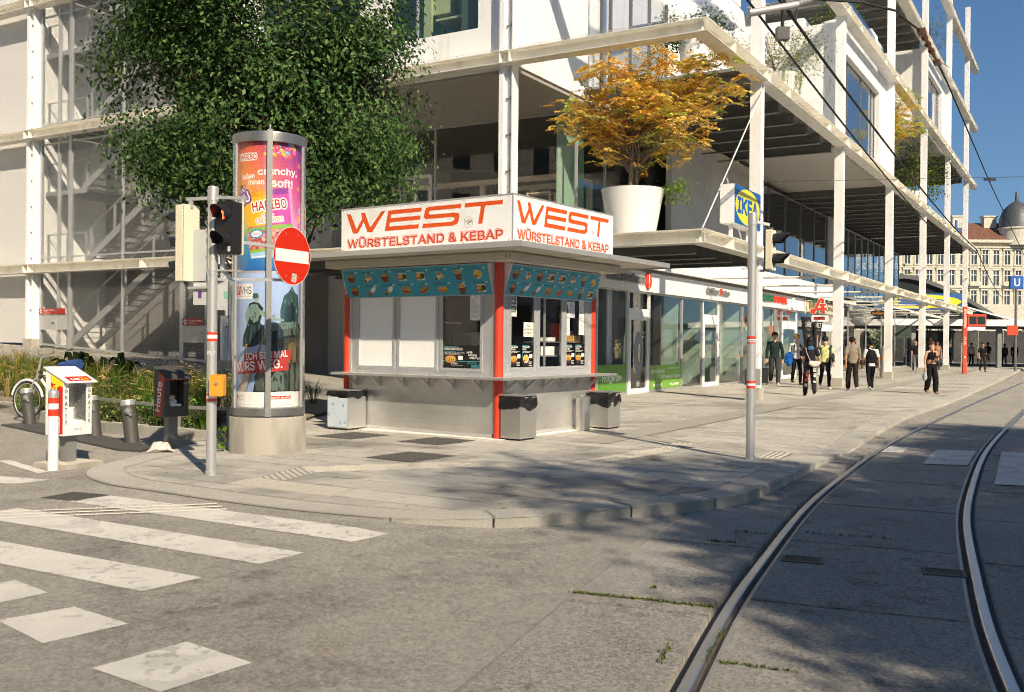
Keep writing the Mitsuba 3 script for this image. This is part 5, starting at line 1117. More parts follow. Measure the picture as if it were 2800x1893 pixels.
def signal(lab, x, y, z, deg, n, w, h, d, vis, red=None, back='signal_cream', body='black_plastic', num=None, side=None):
    t = thing('traffic_light', lab, 'traffic light'); R = at(x, y, z, deg)
    m = MB(R); lamp_housing(m, n, w, h, d); m.put('housing', body, t)
    MB(R @ frame((0, .004, 0), (1, 0, 0))).box(-w / 2 - .012, w / 2 + .012, 0, .012, -.008, n * h + .008).put('backplate', back, t)
    for k in range(n):
        zc = (k + .5) * h; m = MB(R); visor(m, zc, min(w, h) * .43, d, vis); m.put('visor', 'black_plastic', t)
        a_ = np.arange(24) * 2 * np.pi / 24; rr_ = min(w, h) * .40
        V = [(rr_ * math.cos(q), -d - .004, zc + rr_ * math.sin(q)) for q in a_] + [(0, -d - .012, zc)]
        MB(R).raw(V, np.array([[i, (i + 1) % 24, 24] for i in range(24)])).put('lens', 'screen_dark', t, smooth=True)
        if red and k == n - 1:
            g = [(-.018, .02, .018, .062), (-.012, .066, .012, .09), (-.034, .012, -.02, .056), (.02, .012, .034, .056), (-.017, -.075, -.003, .02), (.003, -.075, .017, .02)]
            m = MB(R)
            for x0, z0, x1, z1 in g: m.box(x0 * .75, x1 * .75, -d - .016, -d - .013, zc + z0 * .75, zc + z1 * .75)
            kk = m.put('red_figure', 'lamp_red', t, label='lit red standing figure', emitter={'type': 'area', 'radiance': {'type': 'rgb', 'value': [1.5, .10, .035]}})
    if num:
        A_ = Art(); A_.rect(0, 0, .035, .055, '#e8e8e2'); A_.text(num, .0175, .012, .032, '#202020', align='c'); mm = np.eye(4); sx = 1
        if side is None: mm[:3, 0], mm[:3, 1], mm[:3, 2], mm[:3, 3] = (1, 0, 0), (0, 0, 1), (0, -1, 0), (w / 2 - .05, -d - .001, .02)
        else: mm[:3, 0], mm[:3, 1], mm[:3, 2], mm[:3, 3] = (-1, 0, 0), (0, 0, 1), (0, 1, 0), (.05, .017, .03)
        A_.put('number_sticker', 'print', R @ mm, t)
    return t
signal('black two-lamp pedestrian signal with a lit red figure on the left signal pole', PX + .245, PY - .03, 2.53, -27, 2, .215, .285, .16, .17, red=True, num='9')
signal('cream-backed three-lamp traffic light seen from behind at the far left of the left pole', PX - .255, PY + .03, 2.245, -118, 3, .20, .275, .13, .17, body='black_plastic', num='2', side='b')
# cream shell round its back
t = 'traffic_light_001'; R = at(PX - .255, PY + .03, 2.245, -118)
m = MB(R @ np.array([[1, 0, 0, 0], [0, 1, 0, 0], [0, 0, 1, 0], [0, 0, 0, 1.0]])); m.prism(Polygon([(-.105, -.12), (.105, -.12), (.105, -.02), (.07, .012), (-.07, .012), (-.105, -.02)]), frame((0, 0, -.006), (1, 0, 0)), .837); m.put('rear_shell', 'signal_cream', t)
m = MB(R)
for z in (.06, .2, .33, .5, .6, .77): m.tube((-.03, .012, z), (-.03, .016, z), .005, 6)
m.put('rear_screws', 'mid_steel', t)
t = thing('no_entry_sign', 'round red no entry sign with a white bar on arms from the left signal pole', 'sign')
SM = frame((-2.555, 11.35, 2.565), (.434, .901, 0)); NM = np.eye(4); NM[:3, 0], NM[:3, 1], NM[:3, 2], NM[:3, 3] = (.434, .901, 0), (0, 0, 1), (.901, -.434, 0), (-2.555, 11.35, 2.565)
MB(NM).prism(Point(0, 0).buffer(.335, quad_segs=16), np.eye(4), .012).put('plate', 'alu_matte', t)
A_ = Art(); A_.shape(Point(0, 0).buffer(.335, quad_segs=16), '#e9ded6'); A_.shape(Point(0, 0).buffer(.329, quad_segs=16), '#cf2a12'); A_.rect(-.30, -.072, .30, .072, '#efece6')
for x, y in ((-.11, .25), (.11, .25), (-.11, -.24), (.11, -.24)): A_.ell(x, y, .008, .008, '#e9c9c0', n=8)
A_.shape(affinity.rotate(sbox(-.01, -.30, .075, -.20), -8), '#c9c3b2'); A_.text('SAFT', .0, -.245, .028, '#5a564c', rot=-6, width=.06); A_.text('2022', .0, -.285, .028, '#5a564c', rot=-6, width=.06)
A_.put('face', 'print_gloss', NM @ frame((0, 0, .0125), (1, 0, 0)), t)
t = thing('push_button_box', 'orange push button box on the left signal pole', 'signal button')
MB(at(PX + .098, PY - .05, .99, 0)).prism(sbox(-.065, .0, .065, .21).buffer(.012), np.array([[1, 0, 0, 0], [0, 0, -1, 0], [0, 1, 0, 0], [0, 0, 0, 1.0]]), .11).put('case', 'orange_paint', t)
MB().box(PX + .03, PX + .16, PY - .05, PY - .03, 1.03, 1.17).put('bracket', 'mid_steel', t)
m = MB(); m.tube((PX + .10, PY - .16, 1.115), (PX + .10, PY - .172, 1.115), .018, 10); m.put('button', 'mid_steel', t)

# right pole
RX, RY = 3.11, 12.77
rp = pole('grey signal pole with red and white bands right of the kiosk', RX, RY, 3.30, .056, [(1.665, 1.702, 'sign_red'), (1.625, 1.665, 'white_paint'), (1.607, 1.625, 'sign_red'), (1.09, 1.122, 'sign_red'), (1.06, 1.09, 'white_paint'), (1.027, 1.06, 'sign_red')])
MB().bar((RX + .05, RY, 3.19), (RX + .22, RY, 3.15), .04, .035).put('bracket', 'alu', rp); MB().bar((RX + .04, RY, 2.56), (RX + .16, RY, 2.55), .03, .03).put('bracket', 'alu', rp)
MB().box(RX - .06, RX + .14, RY + .06, RY + .10, 1.06, 1.28).put('rear_box', 'mid_steel', rp); MB().bar((RX - .12, RY + .02, 2.57), (RX - .03, RY + .02, 2.60), .03, .03).put('bracket', 'alu', rp)
A_ = Art(); A_.text('wagon', -.045, 0, .022, '#303030', bold=True, skew=10); mm = np.eye(4); mm[:3, 0], mm[:3, 1], mm[:3, 2], mm[:3, 3] = (1, 0, 0), (0, 0, 1), (0, -1, 0), (RX, RY - .0595, 1.635); A_.put('sticker', 'print', mm, rp)
signal('cream-cased two-lamp pedestrian signal on the right pole, seen from the side', RX + .20, RY, 2.56, 60, 2, .20, .26, .08, .21, body='signal_cream', back='black_plastic')

# ------------------------------------------------------------------ newspaper boxes, bollard, docks, bicycle
def news_box(x, y, z0, deg, w, d, hf, hb, bodym, lab, kind):
    t = thing('newspaper_box', lab, 'newspaper box', 'newspaper boxes at the corner'); R = at(x, y, 0, deg); m = MB(R)
    side = Polygon([(0, z0), (d, z0), (d, hb), (0, hf)])
    for sx in (-w / 2, w / 2 - .015): m.prism(side, np.array([[0, 0, 1, sx], [1, 0, 0, 0], [0, 1, 0, 0], [0, 0, 0, 1.0]]), .015)
    m.box(-w / 2 + .015, w / 2 - .015, d - .015, d, z0, hb).box(-w / 2 + .015, w / 2 - .015, 0, d - .015, z0, z0 + .015)
    f0, f1 = z0 + .14, hf - .03
    m.box(-w / 2 + .015, w / 2 - .015, 0, .012, z0 + .015, f0).box(-w / 2 + .015, -w / 2 + .075, 0, .012, f0, f1).box(w / 2 - .075, w / 2 - .015, 0, .012, f0, f1).box(-w / 2 + .015, w / 2 - .015, 0, .012, f1, hf - .005)
    m.put('case', bodym, t)
    sl = (hb - hf) / d
    k = MB(R).raw([(sx, y_, hf + sl * y_ + o) for o in (.0, .014) for sx in (-w / 2 - .02, w / 2 + .02) for y_ in (-.07, d + .015)], np.array([[0, 1, 3], [0, 3, 2], [4, 6, 7], [4, 7, 5], [0, 4, 5], [0, 5, 1], [2, 3, 7], [2, 7, 6], [0, 2, 6], [0, 6, 4], [1, 5, 7], [1, 7, 3]])).put('lid', bodym, t)
    MB(R).box(-.07, .07, d / 2 - .05, d / 2 + .07, .1, z0 - .001).put('stand', 'mid_steel', t)
    MB(R).box(-w / 2 + .1, w / 2 - .1, .02, d - .03, f0 - .0, f0 + .03).put('newspapers', 'white_paint', t)
    return t, R, side, sl
t, R, side, sl = news_box(-5.13, 11.62, .45, 64, .40, .30, 1.10, 1.235, 'alu_matte', 'white and red newspaper box with yellow figures on its side, beside the striped bollard', 0)
scene[t + '__case']['bsdf'] = {'type': 'ref', 'id': 'white_panel'}; scene[t + '__lid']['bsdf'] = {'type': 'ref', 'id': 'white_panel'}
LM = np.eye(4); LM[:3, 0], LM[:3, 1], LM[:3, 2], LM[:3, 3] = (0, -1, 0), (0, 0, 1), (-1, 0, 0), (-.2015, .30, .45)
A_ = Art(); A_.poly([(.09, .02), (.29, .02), (.29, .635), (.09, .735)], '#c9271c')
A_.text('oe', .215, .25, .13, '#f3ece6', bold=True, rot=90, width=.17); A_.text('24', .215, .43, .13, '#f4dc3a', bold=True, rot=90, width=.17); A_.poly([(.09, .62), (.29, .57), (.29, .635), (.09, .735)], '#f4dc3a')
for q, s_ in enumerate(('Als ePaper', 'für Ihr Handy', 'auf oe24.at')): A_.text(s_, .155 + .045 * q, .04, .032, '#f3ece6', bold=True, rot=90, width=.18)
A_.put('side_print', 'print', R @ LM, t)
FM = np.eye(4); FM[:3, 0], FM[:3, 1], FM[:3, 2], FM[:3, 3] = (1, 0, 0), (0, 0, 1), (0, -1, 0), (0, -.001, .45)
A_ = Art()
for q, ch in enumerate('GRATIS'): A_.text(ch, -.163, .50 - .073 * q, .044, '#30353c', bold=True, align='c'); A_.text(ch, .163, .50 - .073 * q, .044, '#30353c', bold=True, align='c')
A_.text('2971', .0, .05, .032, '#6d7076', align='c'); A_.put('front_print', 'print', R @ FM, t)
TM = np.eye(4); n_ = np.array([0, -sl, 1]) / math.hypot(1, sl); TM[:3, 0], TM[:3, 1], TM[:3, 2], TM[:3, 3] = (1, 0, 0), np.array([0, 1, sl]) / math.hypot(1, sl), n_, (0, -.07, 1.10 - sl * .07 + .0142 + 0)
A_ = Art(); A_.rect(-.15, .02, .17, .14, '#c9271c'); A_.text('oe', -.11, .045, .07, '#f3ece6', bold=True, width=.13); A_.text('24', .03, .045, .07, '#f4dc3a', bold=True, width=.11); A_.put('lid_print', 'print', R @ TM, t)
m = MB(R)
for q in range(16): m.box(.155, .182, .03, .26, .63 + .026 * q, .640 + .026 * q)
m.put('louvres', 'mid_steel', t); MB(R).box(-.19, .19, -.05, .34, .06, .10).put('base_plate', 'mid_steel', t); MB(R).box(-.30, .28, -.16, .42, .03, .065).box(-.28, .26, -.14, .40, .065, .13).put('concrete_block', 'old_concrete', t)
t, R, side, sl = news_box(-4.60, 13.50, .53, 49, .36, .28, 1.08, 1.20, 'iron', 'dark grey newspaper box with a slanted red side panel, left of the advertising column', 1)
LM[:3, 3] = (-.1815, .28, .53)
A_ = Art(); A_.poly([(.04, .0), (.20, .0), (.28, .60), (.14, .62)], '#b3322c'); A_.text('Heute', .145, .06, .115, '#e2d9d2', bold=True, rot=82, width=.42); A_.put('side_print', 'print', R @ LM, t)
FM[:3, 3] = (0, -.001, .53); A_ = Art(); A_.rect(-.18, .50, .18, .55, '#b3322c'); A_.text('Heute', -.12, .508, .034, '#e2d9d2', bold=True, width=.2); A_.put('front_print', 'print', R @ FM, t)
m = MB(R); m.prism(Polygon([(-.1, 0), (.06, .02), (.1, .1), (-.08, .07)]), frame((0, .08, .70), (1, 0, 0)), .05); m.put('newspapers', 'shutter_white', t); MB(R).box(-.09, .09, .05, .23, .08, .11).put('base_plate', 'mid_steel', t)
t = thing('bollard', 'white bollard with two red bands beside the white newspaper box', 'bollard')
for z0, z1, mt in ((.06, .70, 'white_paint'), (.70, .78, 'sign_red'), (.78, .845, 'white_paint'), (.845, .91, 'sign_red')): MB().lathe([(.057, z0), (.057, z1)], (-5.25, 11.26, 0), 24).put('band' if mt == 'sign_red' else 'shaft', mt, t, smooth=True)
MB().lathe([(.057, .91), (.058, .96), (.05, .99), (.03, 1.005), (0, 1.01)], (-5.25, 11.26, 0), 24).put('cap', 'alu', t, smooth=True)
pl = thing('dock_plate', 'dark steel ground plate under the slanted bike docks', 'plate')
MB().prism(Polygon([(-8.75, 16.85), (-8.35, 17.35), (-4.9, 13.6), (-4.95, 13.12), (-5.3, 13.25)]), frame((0, 0, .075), (1, 0, 0)), .03).put('plate', 'iron', pl)
for n, (x, y) in enumerate(((-5.43, 14.09), (-6.37, 15.05), (-7.34, 16.0), (-8.31, 16.97))):
    t = thing('bike_dock', ['slanted dark bike dock nearest the dark newspaper box', 'slanted dark bike dock partly hidden behind the white newspaper box', 'slanted dark bike dock whose top shows just above the striped bollard', 'slanted dark bike dock farthest left beside the parked bicycle'][n], 'bike dock', 'bike docks in a row')
    p0 = np.array([x, y, .08]); p1 = p0 + [-.10, .05, .62]; d = (p1 - p0) / np.linalg.norm(p1 - p0)
    m = MB(); m.tube(p0, p1 - d * .07, .10, 24); m.put('post', 'iron', t, smooth=40); m = MB(); m.tube(p1 - d * .07, p1, .102, 24); m.put('head', 'galvanised', t, smooth=40)
    m = MB(); m.tube(p1, p1 + d * .008, .085, 24); m.put('top_disc', 'shutter_white', t, smooth=40)
    m = MB(); m.mesh(trimesh.creation.icosphere(2, .055), None, frame(p0 + d * .48 + [.03, -.10, 0], (1, 0, 0))).bar(p0 + d * .42 + [.06, -.10, 0], p0 + d * .52 + [.04, -.13, 0], .05, .04); m.put('lock', 'mid_steel', t, smooth=40)
t = thing('bicycle', 'black hire bicycle with white mudguards and a blue saddle cover at the left edge', 'bicycle')
bx = frame((-8.75, 17.75, .12), (.93, -.36, 0)); bxm = lambda: MB(bx)     # front wheel at x=0, rear at 1.08
for xw in (0.0, 1.08):
    w = bxm(); a_ = np.linspace(0, 2 * np.pi, 33); w.path(np.stack([xw + .33 * np.cos(a_), 0 * a_, .34 + .33 * np.sin(a_)], 1), .018, 6, False); k = w.put('tyre', 'rubber', t, smooth=True)
    w = bxm(); w.path(np.stack([xw + .305 * np.cos(a_), 0 * a_, .34 + .305 * np.sin(a_)], 1), .01, 6, False).tube((xw, -.05, .34), (xw, .05, .34), .025, 8)
    for q in range(18): w.tube((xw, .02 * (-1) ** q, .34), (xw + .3 * math.cos(q * .349), 0, .34 + .3 * math.sin(q * .349)), .0016, 3)
    w.put('rim', 'alu', t)
    w = bxm(); s_ = np.linspace(.2, 2.9, 14) if xw == 0 else np.linspace(.1, 3.0, 14); w.path(np.stack([xw + .37 * np.cos(s_), 0 * s_, .34 + .37 * np.sin(s_)], 1), .024, 6); w.put('mudguard', 'shutter_white', t, smooth=True)
w = bxm(); w.tube((.30, 0, .78), (.72, 0, .36), .028, 8).tube((.28, 0, .86), (.80, 0, .72), .025, 8).tube((.72, 0, .34), (.84, 0, .98), .022, 8).tube((.72, .04, .34), (1.08, .05, .34), .014, 6).tube((.72, -.04, .34), (1.08, -.05, .34), .014, 6).tube((.82, .03, .80), (1.08, .05, .36), .012, 6).tube((.82, -.03, .80), (1.08, -.05, .36), .012, 6); w.put('frame', 'bike_black', t, smooth=40)
w = bxm(); w.tube((.04, .045, .36), (.22, .045, .74), .014, 6).tube((.04, -.045, .36), (.22, -.045, .74), .014, 6).tube((.22, 0, .72), (.30, 0, 1.0), .022, 8); w.put('fork', 'alu', t)
w = bxm(); w.tube((.30, 0, 1.0), (.33, 0, 1.12), .016, 8).path([(.50, -.28, 1.16), (.40, -.24, 1.17), (.33, 0, 1.12), (.40, .24, 1.17), (.50, .28, 1.16)], .013, 6).tube((.48, -.27, 1.16), (.40, -.30, 1.24), .01, 6); w.put('handlebar', 'alu', t)
w = bxm(); w.mesh(trimesh.creation.icosphere(2, 1.0), None, np.array([[.17, 0, 0, .88], [0, .09, 0, 0], [0, 0, .05, 1.0], [0, 0, 0, 1]])).tube((.96, 0, .99), (1.22, 0, 1.02), .09, 14); w.put('saddle', 'saddle_blue', t, smooth=40)
w = bxm(); w.tube((.72, -.08, .34), (.72, .08, .34), .03, 10).bar((.72, -.09, .34), (.80, -.09, .20), .02, .02).bar((.72, .09, .34), (.64, .09, .48), .02, .02).box(.76, .86, -.13, -.06, .185, .205); w.put('cranks', 'alu', t)
w = bxm(); w.bar((.36, -.03, .735), (.62, -.03, .46), .005, .06).bar((.40, -.027, .845), (.56, -.027, .80), .004, .05); w.put('frame_print', 'shutter_white', t)
# crumpled newspaper on the ground
t = thing('crumpled_newspaper', 'crumpled newspaper sheet lying on the kerb below the dark newspaper box', 'newspaper')
gx, gy = np.meshgrid(np.linspace(-.17, .17, 16), np.linspace(-.12, .12, 12)); P = np.stack([gx.ravel(), gy.ravel(), 0 * gx.ravel()], 1)
P[:, 2] = .012 + .26 * np.abs(meshkit.noise(P * 11.0 + 3, 5) - .45) ** .8 * np.clip(1.1 - np.abs(gx.ravel() / .17) ** 2, .1, 1) * np.clip(1.2 - np.abs(gy.ravel() / .13) ** 2, .1, 1)
q = [[j * 16 + i, j * 16 + i + 1, (j + 1) * 16 + i + 1, (j + 1) * 16 + i] for j in range(11) for i in range(15)]
cl = np.array([lin('#d9d3c8') * (.75 + .4 * meshkit.noise(p * 40, 3)) if (int(p[0] * 90) + int(p[1] * 60)) % 3 else lin('#b9a79c') for p in P])
R = yawf((-4.62, 12.95, .10), 20); Pw = P @ R[:3, :3].T + R[:3, 3]
scene[t] = ply(trimesh.Trimesh(Pw, np.vstack([np.array(q)[:, [0, 1, 2]], np.array(q)[:, [0, 2, 3]]]), process=False), 'vcmatte', smooth=False, color=cl)

# ------------------------------------------------------------------ shop signs
def bl(a, b, z):  # art on a face that looks to -b of the store
    m = np.eye(4); m[:3, 0], m[:3, 1], m[:3, 2], m[:3, 3] = (1, 0, 0), (0, 0, 1), (0, -1, 0), (a, b, z); return BM @ m
def letters(t, name, text, x, y, h, m, mat_, width, depth=.05, **kw):
    s = text_shape(text, h, True, x=x, y=y, width=width, **kw); k = MB(m).prism(s, frame((0, 0, .03), (1, 0, 0)), depth).put(name, mat_, t); return k
t = thing('shop_sign', 'dark raised letters and red oval with exclamation mark on the fascia beside the kiosk', 'shop sign')
m = bl(3.0, 3.86, 3.14); letters(t, 'letters', 'hansaton', .25, .22, .27, m, 'mid_steel', 2.55)
MB(m).prism(affinity.scale(Point(3.12, .33).buffer(.20, quad_segs=12), 1.0, 1.25), frame((0, 0, .02), (1, 0, 0)), .05).put('oval', 'sign_red', t)
A_ = Art(); A_.shape(LineString([(3.14, .27), (3.14, .50)]).buffer(.03), '#efe9e4'); A_.shape(Point(3.14, .15).buffer(.045).difference(sbox(3.15, .1, 3.3, .2)).difference(Point(3.14, .15).buffer(.02)), '#efe9e4'); A_.put('mark', 'print', m @ frame((0, 0, .0705), (1, 0, 0)), t)
t = thing('shop_sign', 'dark script letters with one red capital on the hairdresser fascia', 'shop sign')
m = bl(10.6, 3.86, 3.14); letters(t, 'letters', 'Coiffeur', .65, .20, .20, m, 'mid_steel', 1.25, skew=12); letters(t, 'letters', 'S', 2.05, .20, .22, m, 'sign_red', .16, skew=12); letters(t, 'letters', 'tefan', 2.25, .20, .19, m, 'mid_steel', .8, skew=12)
t = thing('shop_sign', 'green and red raised letters on the pharmacy fascia', 'shop sign')
m = bl(17.4, 3.86, 3.14); letters(t, 'letters', 'ALBORN', .45, .22, .25, m, 'sign_green', 1.55); letters(t, 'letters', 'APOTHEKE', 2.15, .22, .25, m, 'sign_red', 2.0)
MB(m).box(5.0, 5.35, .08, .52, .02, .09).put('notice_panel', 'white_paint', t); A_ = Art(); A_.text('24 h', 5.08, .13, .06, '#c0332a', rot=90, width=.16); A_.put('notice_print', 'print', m @ frame((.12, .02, .0905), (1, 0, 0)), t)
t = thing('shop_sign', 'gold letters and a sheaf on the bakery fascia under small lamps', 'shop sign')
m = bl(25.0, 3.86, 3.12); letters(t, 'letters', 'Mann', .6, .20, .30, m, 'sign_gold', 1.5); letters(t, 'letters', 'der verwöhnt', 3.9, .22, .20, m, 'sign_gold', 3.2); letters(t, 'letters', '&', 2.7, .12, .42, m, 'sign_gold', .6)
for q in range(7): mm = m @ frame((1.0 + 1.05 * q, .62, .0), (1, 0, 0)); w = MB(mm); w.path([(0, 0, 0), (0, .06, .18), (0, .04, .32)], .015, 6).mesh(trimesh.creation.cone(.09, .16), None, np.array([[1, 0, 0, 0], [0, 0, 1, -.10], [0, -1, 0, .34], [0, 0, 0, 1.0]])); w.put('sign_lamp', 'mid_steel', t, smooth=40)
# pharmacy emblem on a bracket, facing the corner
t = thing('pharmacy_emblem', 'red letter emblem with a green cross and red number display over the pavement', 'pharmacy sign')
m = np.eye(4); m[:3, 0], m[:3, 1], m[:3, 2], m[:3, 3] = (0, -1, 0), (0, 0, 1), (-1, 0, 0), (24.9, 3.75, 3.02); m = BM @ m
A2 = union_all([LineString([(.22, .07), (.14, .06), (.10, .14), (.16, .20), (.26, .14), (.38, .40), (.46, .60), (.54, .66), (.62, .62), (.63, .54)]).buffer(.055), LineString([(.66, .05), (.62, .40)]).buffer(.055), LineString([(.28, .22), (.76, .24)]).buffer(.045), LineString([(.52, .42), (.72, .42)]).buffer(.035)])
MB(m).prism(affinity.translate(A2.buffer(.02), .1, .0), np.eye(4), .10).put('emblem_back', 'white_paint', t); MB(m).prism(affinity.translate(A2, .1, 0), frame((0, 0, .101), (1, 0, 0)), .02).put('emblem', 'sign_red', t)
MB(m).prism(union_all([sbox(.20, .56, .44, .64), sbox(.28, .48, .36, .72)]), frame((0, 0, .06), (1, 0, 0)), .05).put('green_cross', 'sign_green', t); MB(m).box(.22, .95, -.36, -.06, .02, .14).put('display_case', 'white_paint', t)
A_ = Art(); A_.rect(.32, -.28, .82, -.14, '#5a1a14'); A_.text('18:24', .35, -.265, .11, '#e03a24', bold=True, width=.44); A_.put('display', 'print', m @ frame((0, 0, .141), (1, 0, 0)), t)
w = MB(m); w.bar((-.1, .62, .03), (.35, .62, .03), .03, .03, (0, 0, 1)).bar((-.1, .12, .03), (.25, .12, .03), .03, .03).bar((-.1, .0, .03), (-.1, .8, .03), .03, .03, (1, 0, 0)); w.put('bracket', 'white_paint', t)
for n, a0 in enumerate((25.0, 27.0, 31.6)):
    t = thing('window_poster', ['black tapering poster in the bakery window, left half of the pair', 'black tapering poster in the bakery window, right half of the pair', 'black tapering poster in the bakery window beyond its door'][n], 'poster', 'tapering posters in the bakery window')
    A_ = Art(.001); g = Polygon([(0, 1.9), (1.9, 1.9), (1.45, 0), (.95, 0)]) if n == 0 else Polygon([(0, 1.9), (1.9, 1.9), (.95, 0), (.45, 0)])
    A_.shape(g, '#100e0e'); A_.text('WELT' if n else 'GEWÜRZ', .35, 1.45, .22, '#d9d2c8', bold=True, width=1.2); A_.text('DER AROMEN', .45, 1.28, .07, '#9c8350', width=.9)
    cx = 1.1 if n == 0 else .8; A_.poly([(cx - .25, 1.1), (cx + .3, 1.1), (cx + .15, .1), (cx - .1, .1)], '#6a4a34'); A_.poly([(cx - .1, 1.0), (cx + .12, 1.05), (cx + .06, .15), (cx - .02, .15)], '#c99a6a'); A_.put('sheet', 'print', bl(a0, 3.975, 1.0), t, top=False)
t = thing('hanging_sign', 'dark oval bakery sign with gold lettering hanging above the pavement', 'hanging sign')
m = np.eye(4); m[:3, 0], m[:3, 1], m[:3, 2], m[:3, 3] = (0, -1, 0), (0, 0, 1), (-1, 0, 0), (35.2, 2.9, 3.35); m = BM @ m
MB(m).prism(affinity.scale(Point(.45, 0).buffer(.42, quad_segs=12), 1, .42), np.eye(4), .06).put('board', 'black_plastic', t); A_ = Art(); A_.text('DerMann', .45, -.06, .13, '#c98a3a', bold=True, align='c', width=.66); A_.ell(.45, .14, .05, .04, '#c98a3a'); A_.put('lettering', 'print', m @ frame((0, 0, .061), (1, 0, 0)), t)
w = MB(m); w.bar((-.9, .30, .03), (.6, .30, .03), .03, .03).bar((.3, .15, .03), (.3, .3, .03), .02, .02, (1, 0, 0)).bar((.6, .15, .03), (.6, .3, .03), .02, .02, (1, 0, 0)); w.put('bracket', 'dark_steel', t)
# window prints of the hearing shop
for a0, a1, z1, c, words, n in ((1.05, 3.0, .98, '#5c9a2c', (('Bestes', .5, .3, .12), ('Service', .5, .12, .12), ('Technologien', .3, .62, .09)), 0), (3.05, 5.0, .98, '#57912b', (('Hörgeräte', .35, .40, .2),), 1), (6.75, 9.38, .92, '#6fa534', (('Innovationen', .15, .60, .13), ('Kostenloses Probetragen', .9, .38, .13), ('Gehörschutz', .3, .10, .09), ('Professionelle Hörmessung', 1.5, .74, .06), ('Hörgesundheit', 1.7, .10, .08)), 2)):
    t = thing('window_print', ['green window film with white words low in the pane behind the kiosk shelf', 'green window film reading hearing aids in white, left of the first shop door', 'bright green window film with white words, right of the first shop door'][n], 'window film')
    A_ = Art(); A_.rect(0, 0, a1 - a0, z1 - .18, c)
    if n == 2: A_.rect(.6, .32, a1 - a0, z1 - .18, '#86c23a')
    for s_, x, y, h in words: A_.text(s_, x, y * .82, h, '#e9f2dc', bold=True)
    A_.put('film', 'print_gloss', bl(a0, 4.022, .18), t)
t = thing('door_print', 'large grey exclamation mark printed on the first shop door', 'window film'); A_ = Art(); s = union_all([affinity.scale(Point(.55, 1.0).buffer(.34), 1, 1.9), Point(.5, .12).buffer(.14)]).difference(affinity.scale(Point(.62, 1.0).buffer(.14), 1, 2.0)); A_.shape(s, '#8d9290'); A_.put('film', 'print', bl(5.35, 4.014, .3), t)
t = thing('wall_screen', 'dark poster frame hanging inside the hearing aid shop window', 'poster'); A_ = Art(); A_.rect(0, 0, .95, 1.6, '#26423a'); A_.rect(.06, .06, .89, 1.54, '#182a27'); A_.ell(.45, 1.1, .25, .25, '#3a4a3a'); A_.text('Jedes Wort', .15, .7, .09, '#c9d6cc', width=.6); A_.text('kann Ihr Leben', .15, .56, .09, '#c9d6cc', width=.65); A_.put('sheet', 'print', bl(7.4, 4.6, 1.2), t)
# the blue and yellow store sign on the beam
t = thing('store_sign', 'blue box sign with a yellow oval and blue capital letters on the canopy beam', 'store sign')
MB(BM).box(1.95, 4.12, -.14, .22, 4.54, 5.49).put('box', 'white_paint', t)
A_ = Art(.001); A_.rect(0, 0, 2.17, .95, '#1d5a9e'); A_.shape(affinity.scale(Point(1.085, .475).buffer(.45, quad_segs=16), 2.22, 1), '#e6d62a'); A_.text('IKEA', .25, .30, .36, '#1d5a9e', bold=True, width=1.67)
A_.shape(text_shape('IKEA', .36, True, width=1.67, x=.25, y=.30).buffer(.018), '#1d5a9e'); A_.put('face', 'print_gloss', bl(1.95, -.141, 4.54), t)
for a0 in (2.2, 3.6): MB(BM).box(a0, a0 + .08, .0, .08, 4.18, 4.54).put('leg', 'white_paint', t)
# ------------------------------------------------------------------ vegetation
def leaf_mesh(P, N, size, r, cols, bend=.25, asp=.55):
    """folded rhombic leaves at P with facing N"""
    n = len(P); N = N / np.maximum(np.linalg.norm(N, axis=1, keepdims=True), 1e-9)
    a = r.normal(size=(n, 3)); a -= N * (a * N).sum(1, keepdims=True); a /= np.linalg.norm(a, axis=1, keepdims=True); b = np.cross(N, a)
    s = (size * r.uniform(.65, 1.25, n))[:, None]
    base = P - a * s * .5; tip = P + a * s * .5; l = P + b * s * asp * .5 + N * s * bend * .3; rr_ = P - b * s * asp * .5 + N * s * bend * .3
    V = np.stack([base, l, tip, rr_], 1).reshape(-1, 3); i = np.arange(n)[:, None] * 4
    F = np.concatenate([i + [0, 1, 2], i + [0, 2, 3]], 1).reshape(-1, 3)
    return V, F, np.repeat(cols, 4, axis=0)
def col_pick(r, n, pal, lo=.7, hi=1.3):
    p = np.array([lin(c) for c in pal]); return p[r.integers(len(pal), size=n)] * r.uniform(lo, hi, (n, 1))
def limb(m, p0, p1, r0, r1, r, k=5, wob=.06):
    p0, p1 = np.array(p0, float), np.array(p1, float); L = np.linalg.norm(p1 - p0); t = np.linspace(0, 1, k)[:, None]
    P = p0 * (1 - t) + p1 * t + r.normal(0, wob * L, (k, 3)) * np.sin(np.pi * t); m.path(P, np.linspace(r0, r1, k), 7); return P
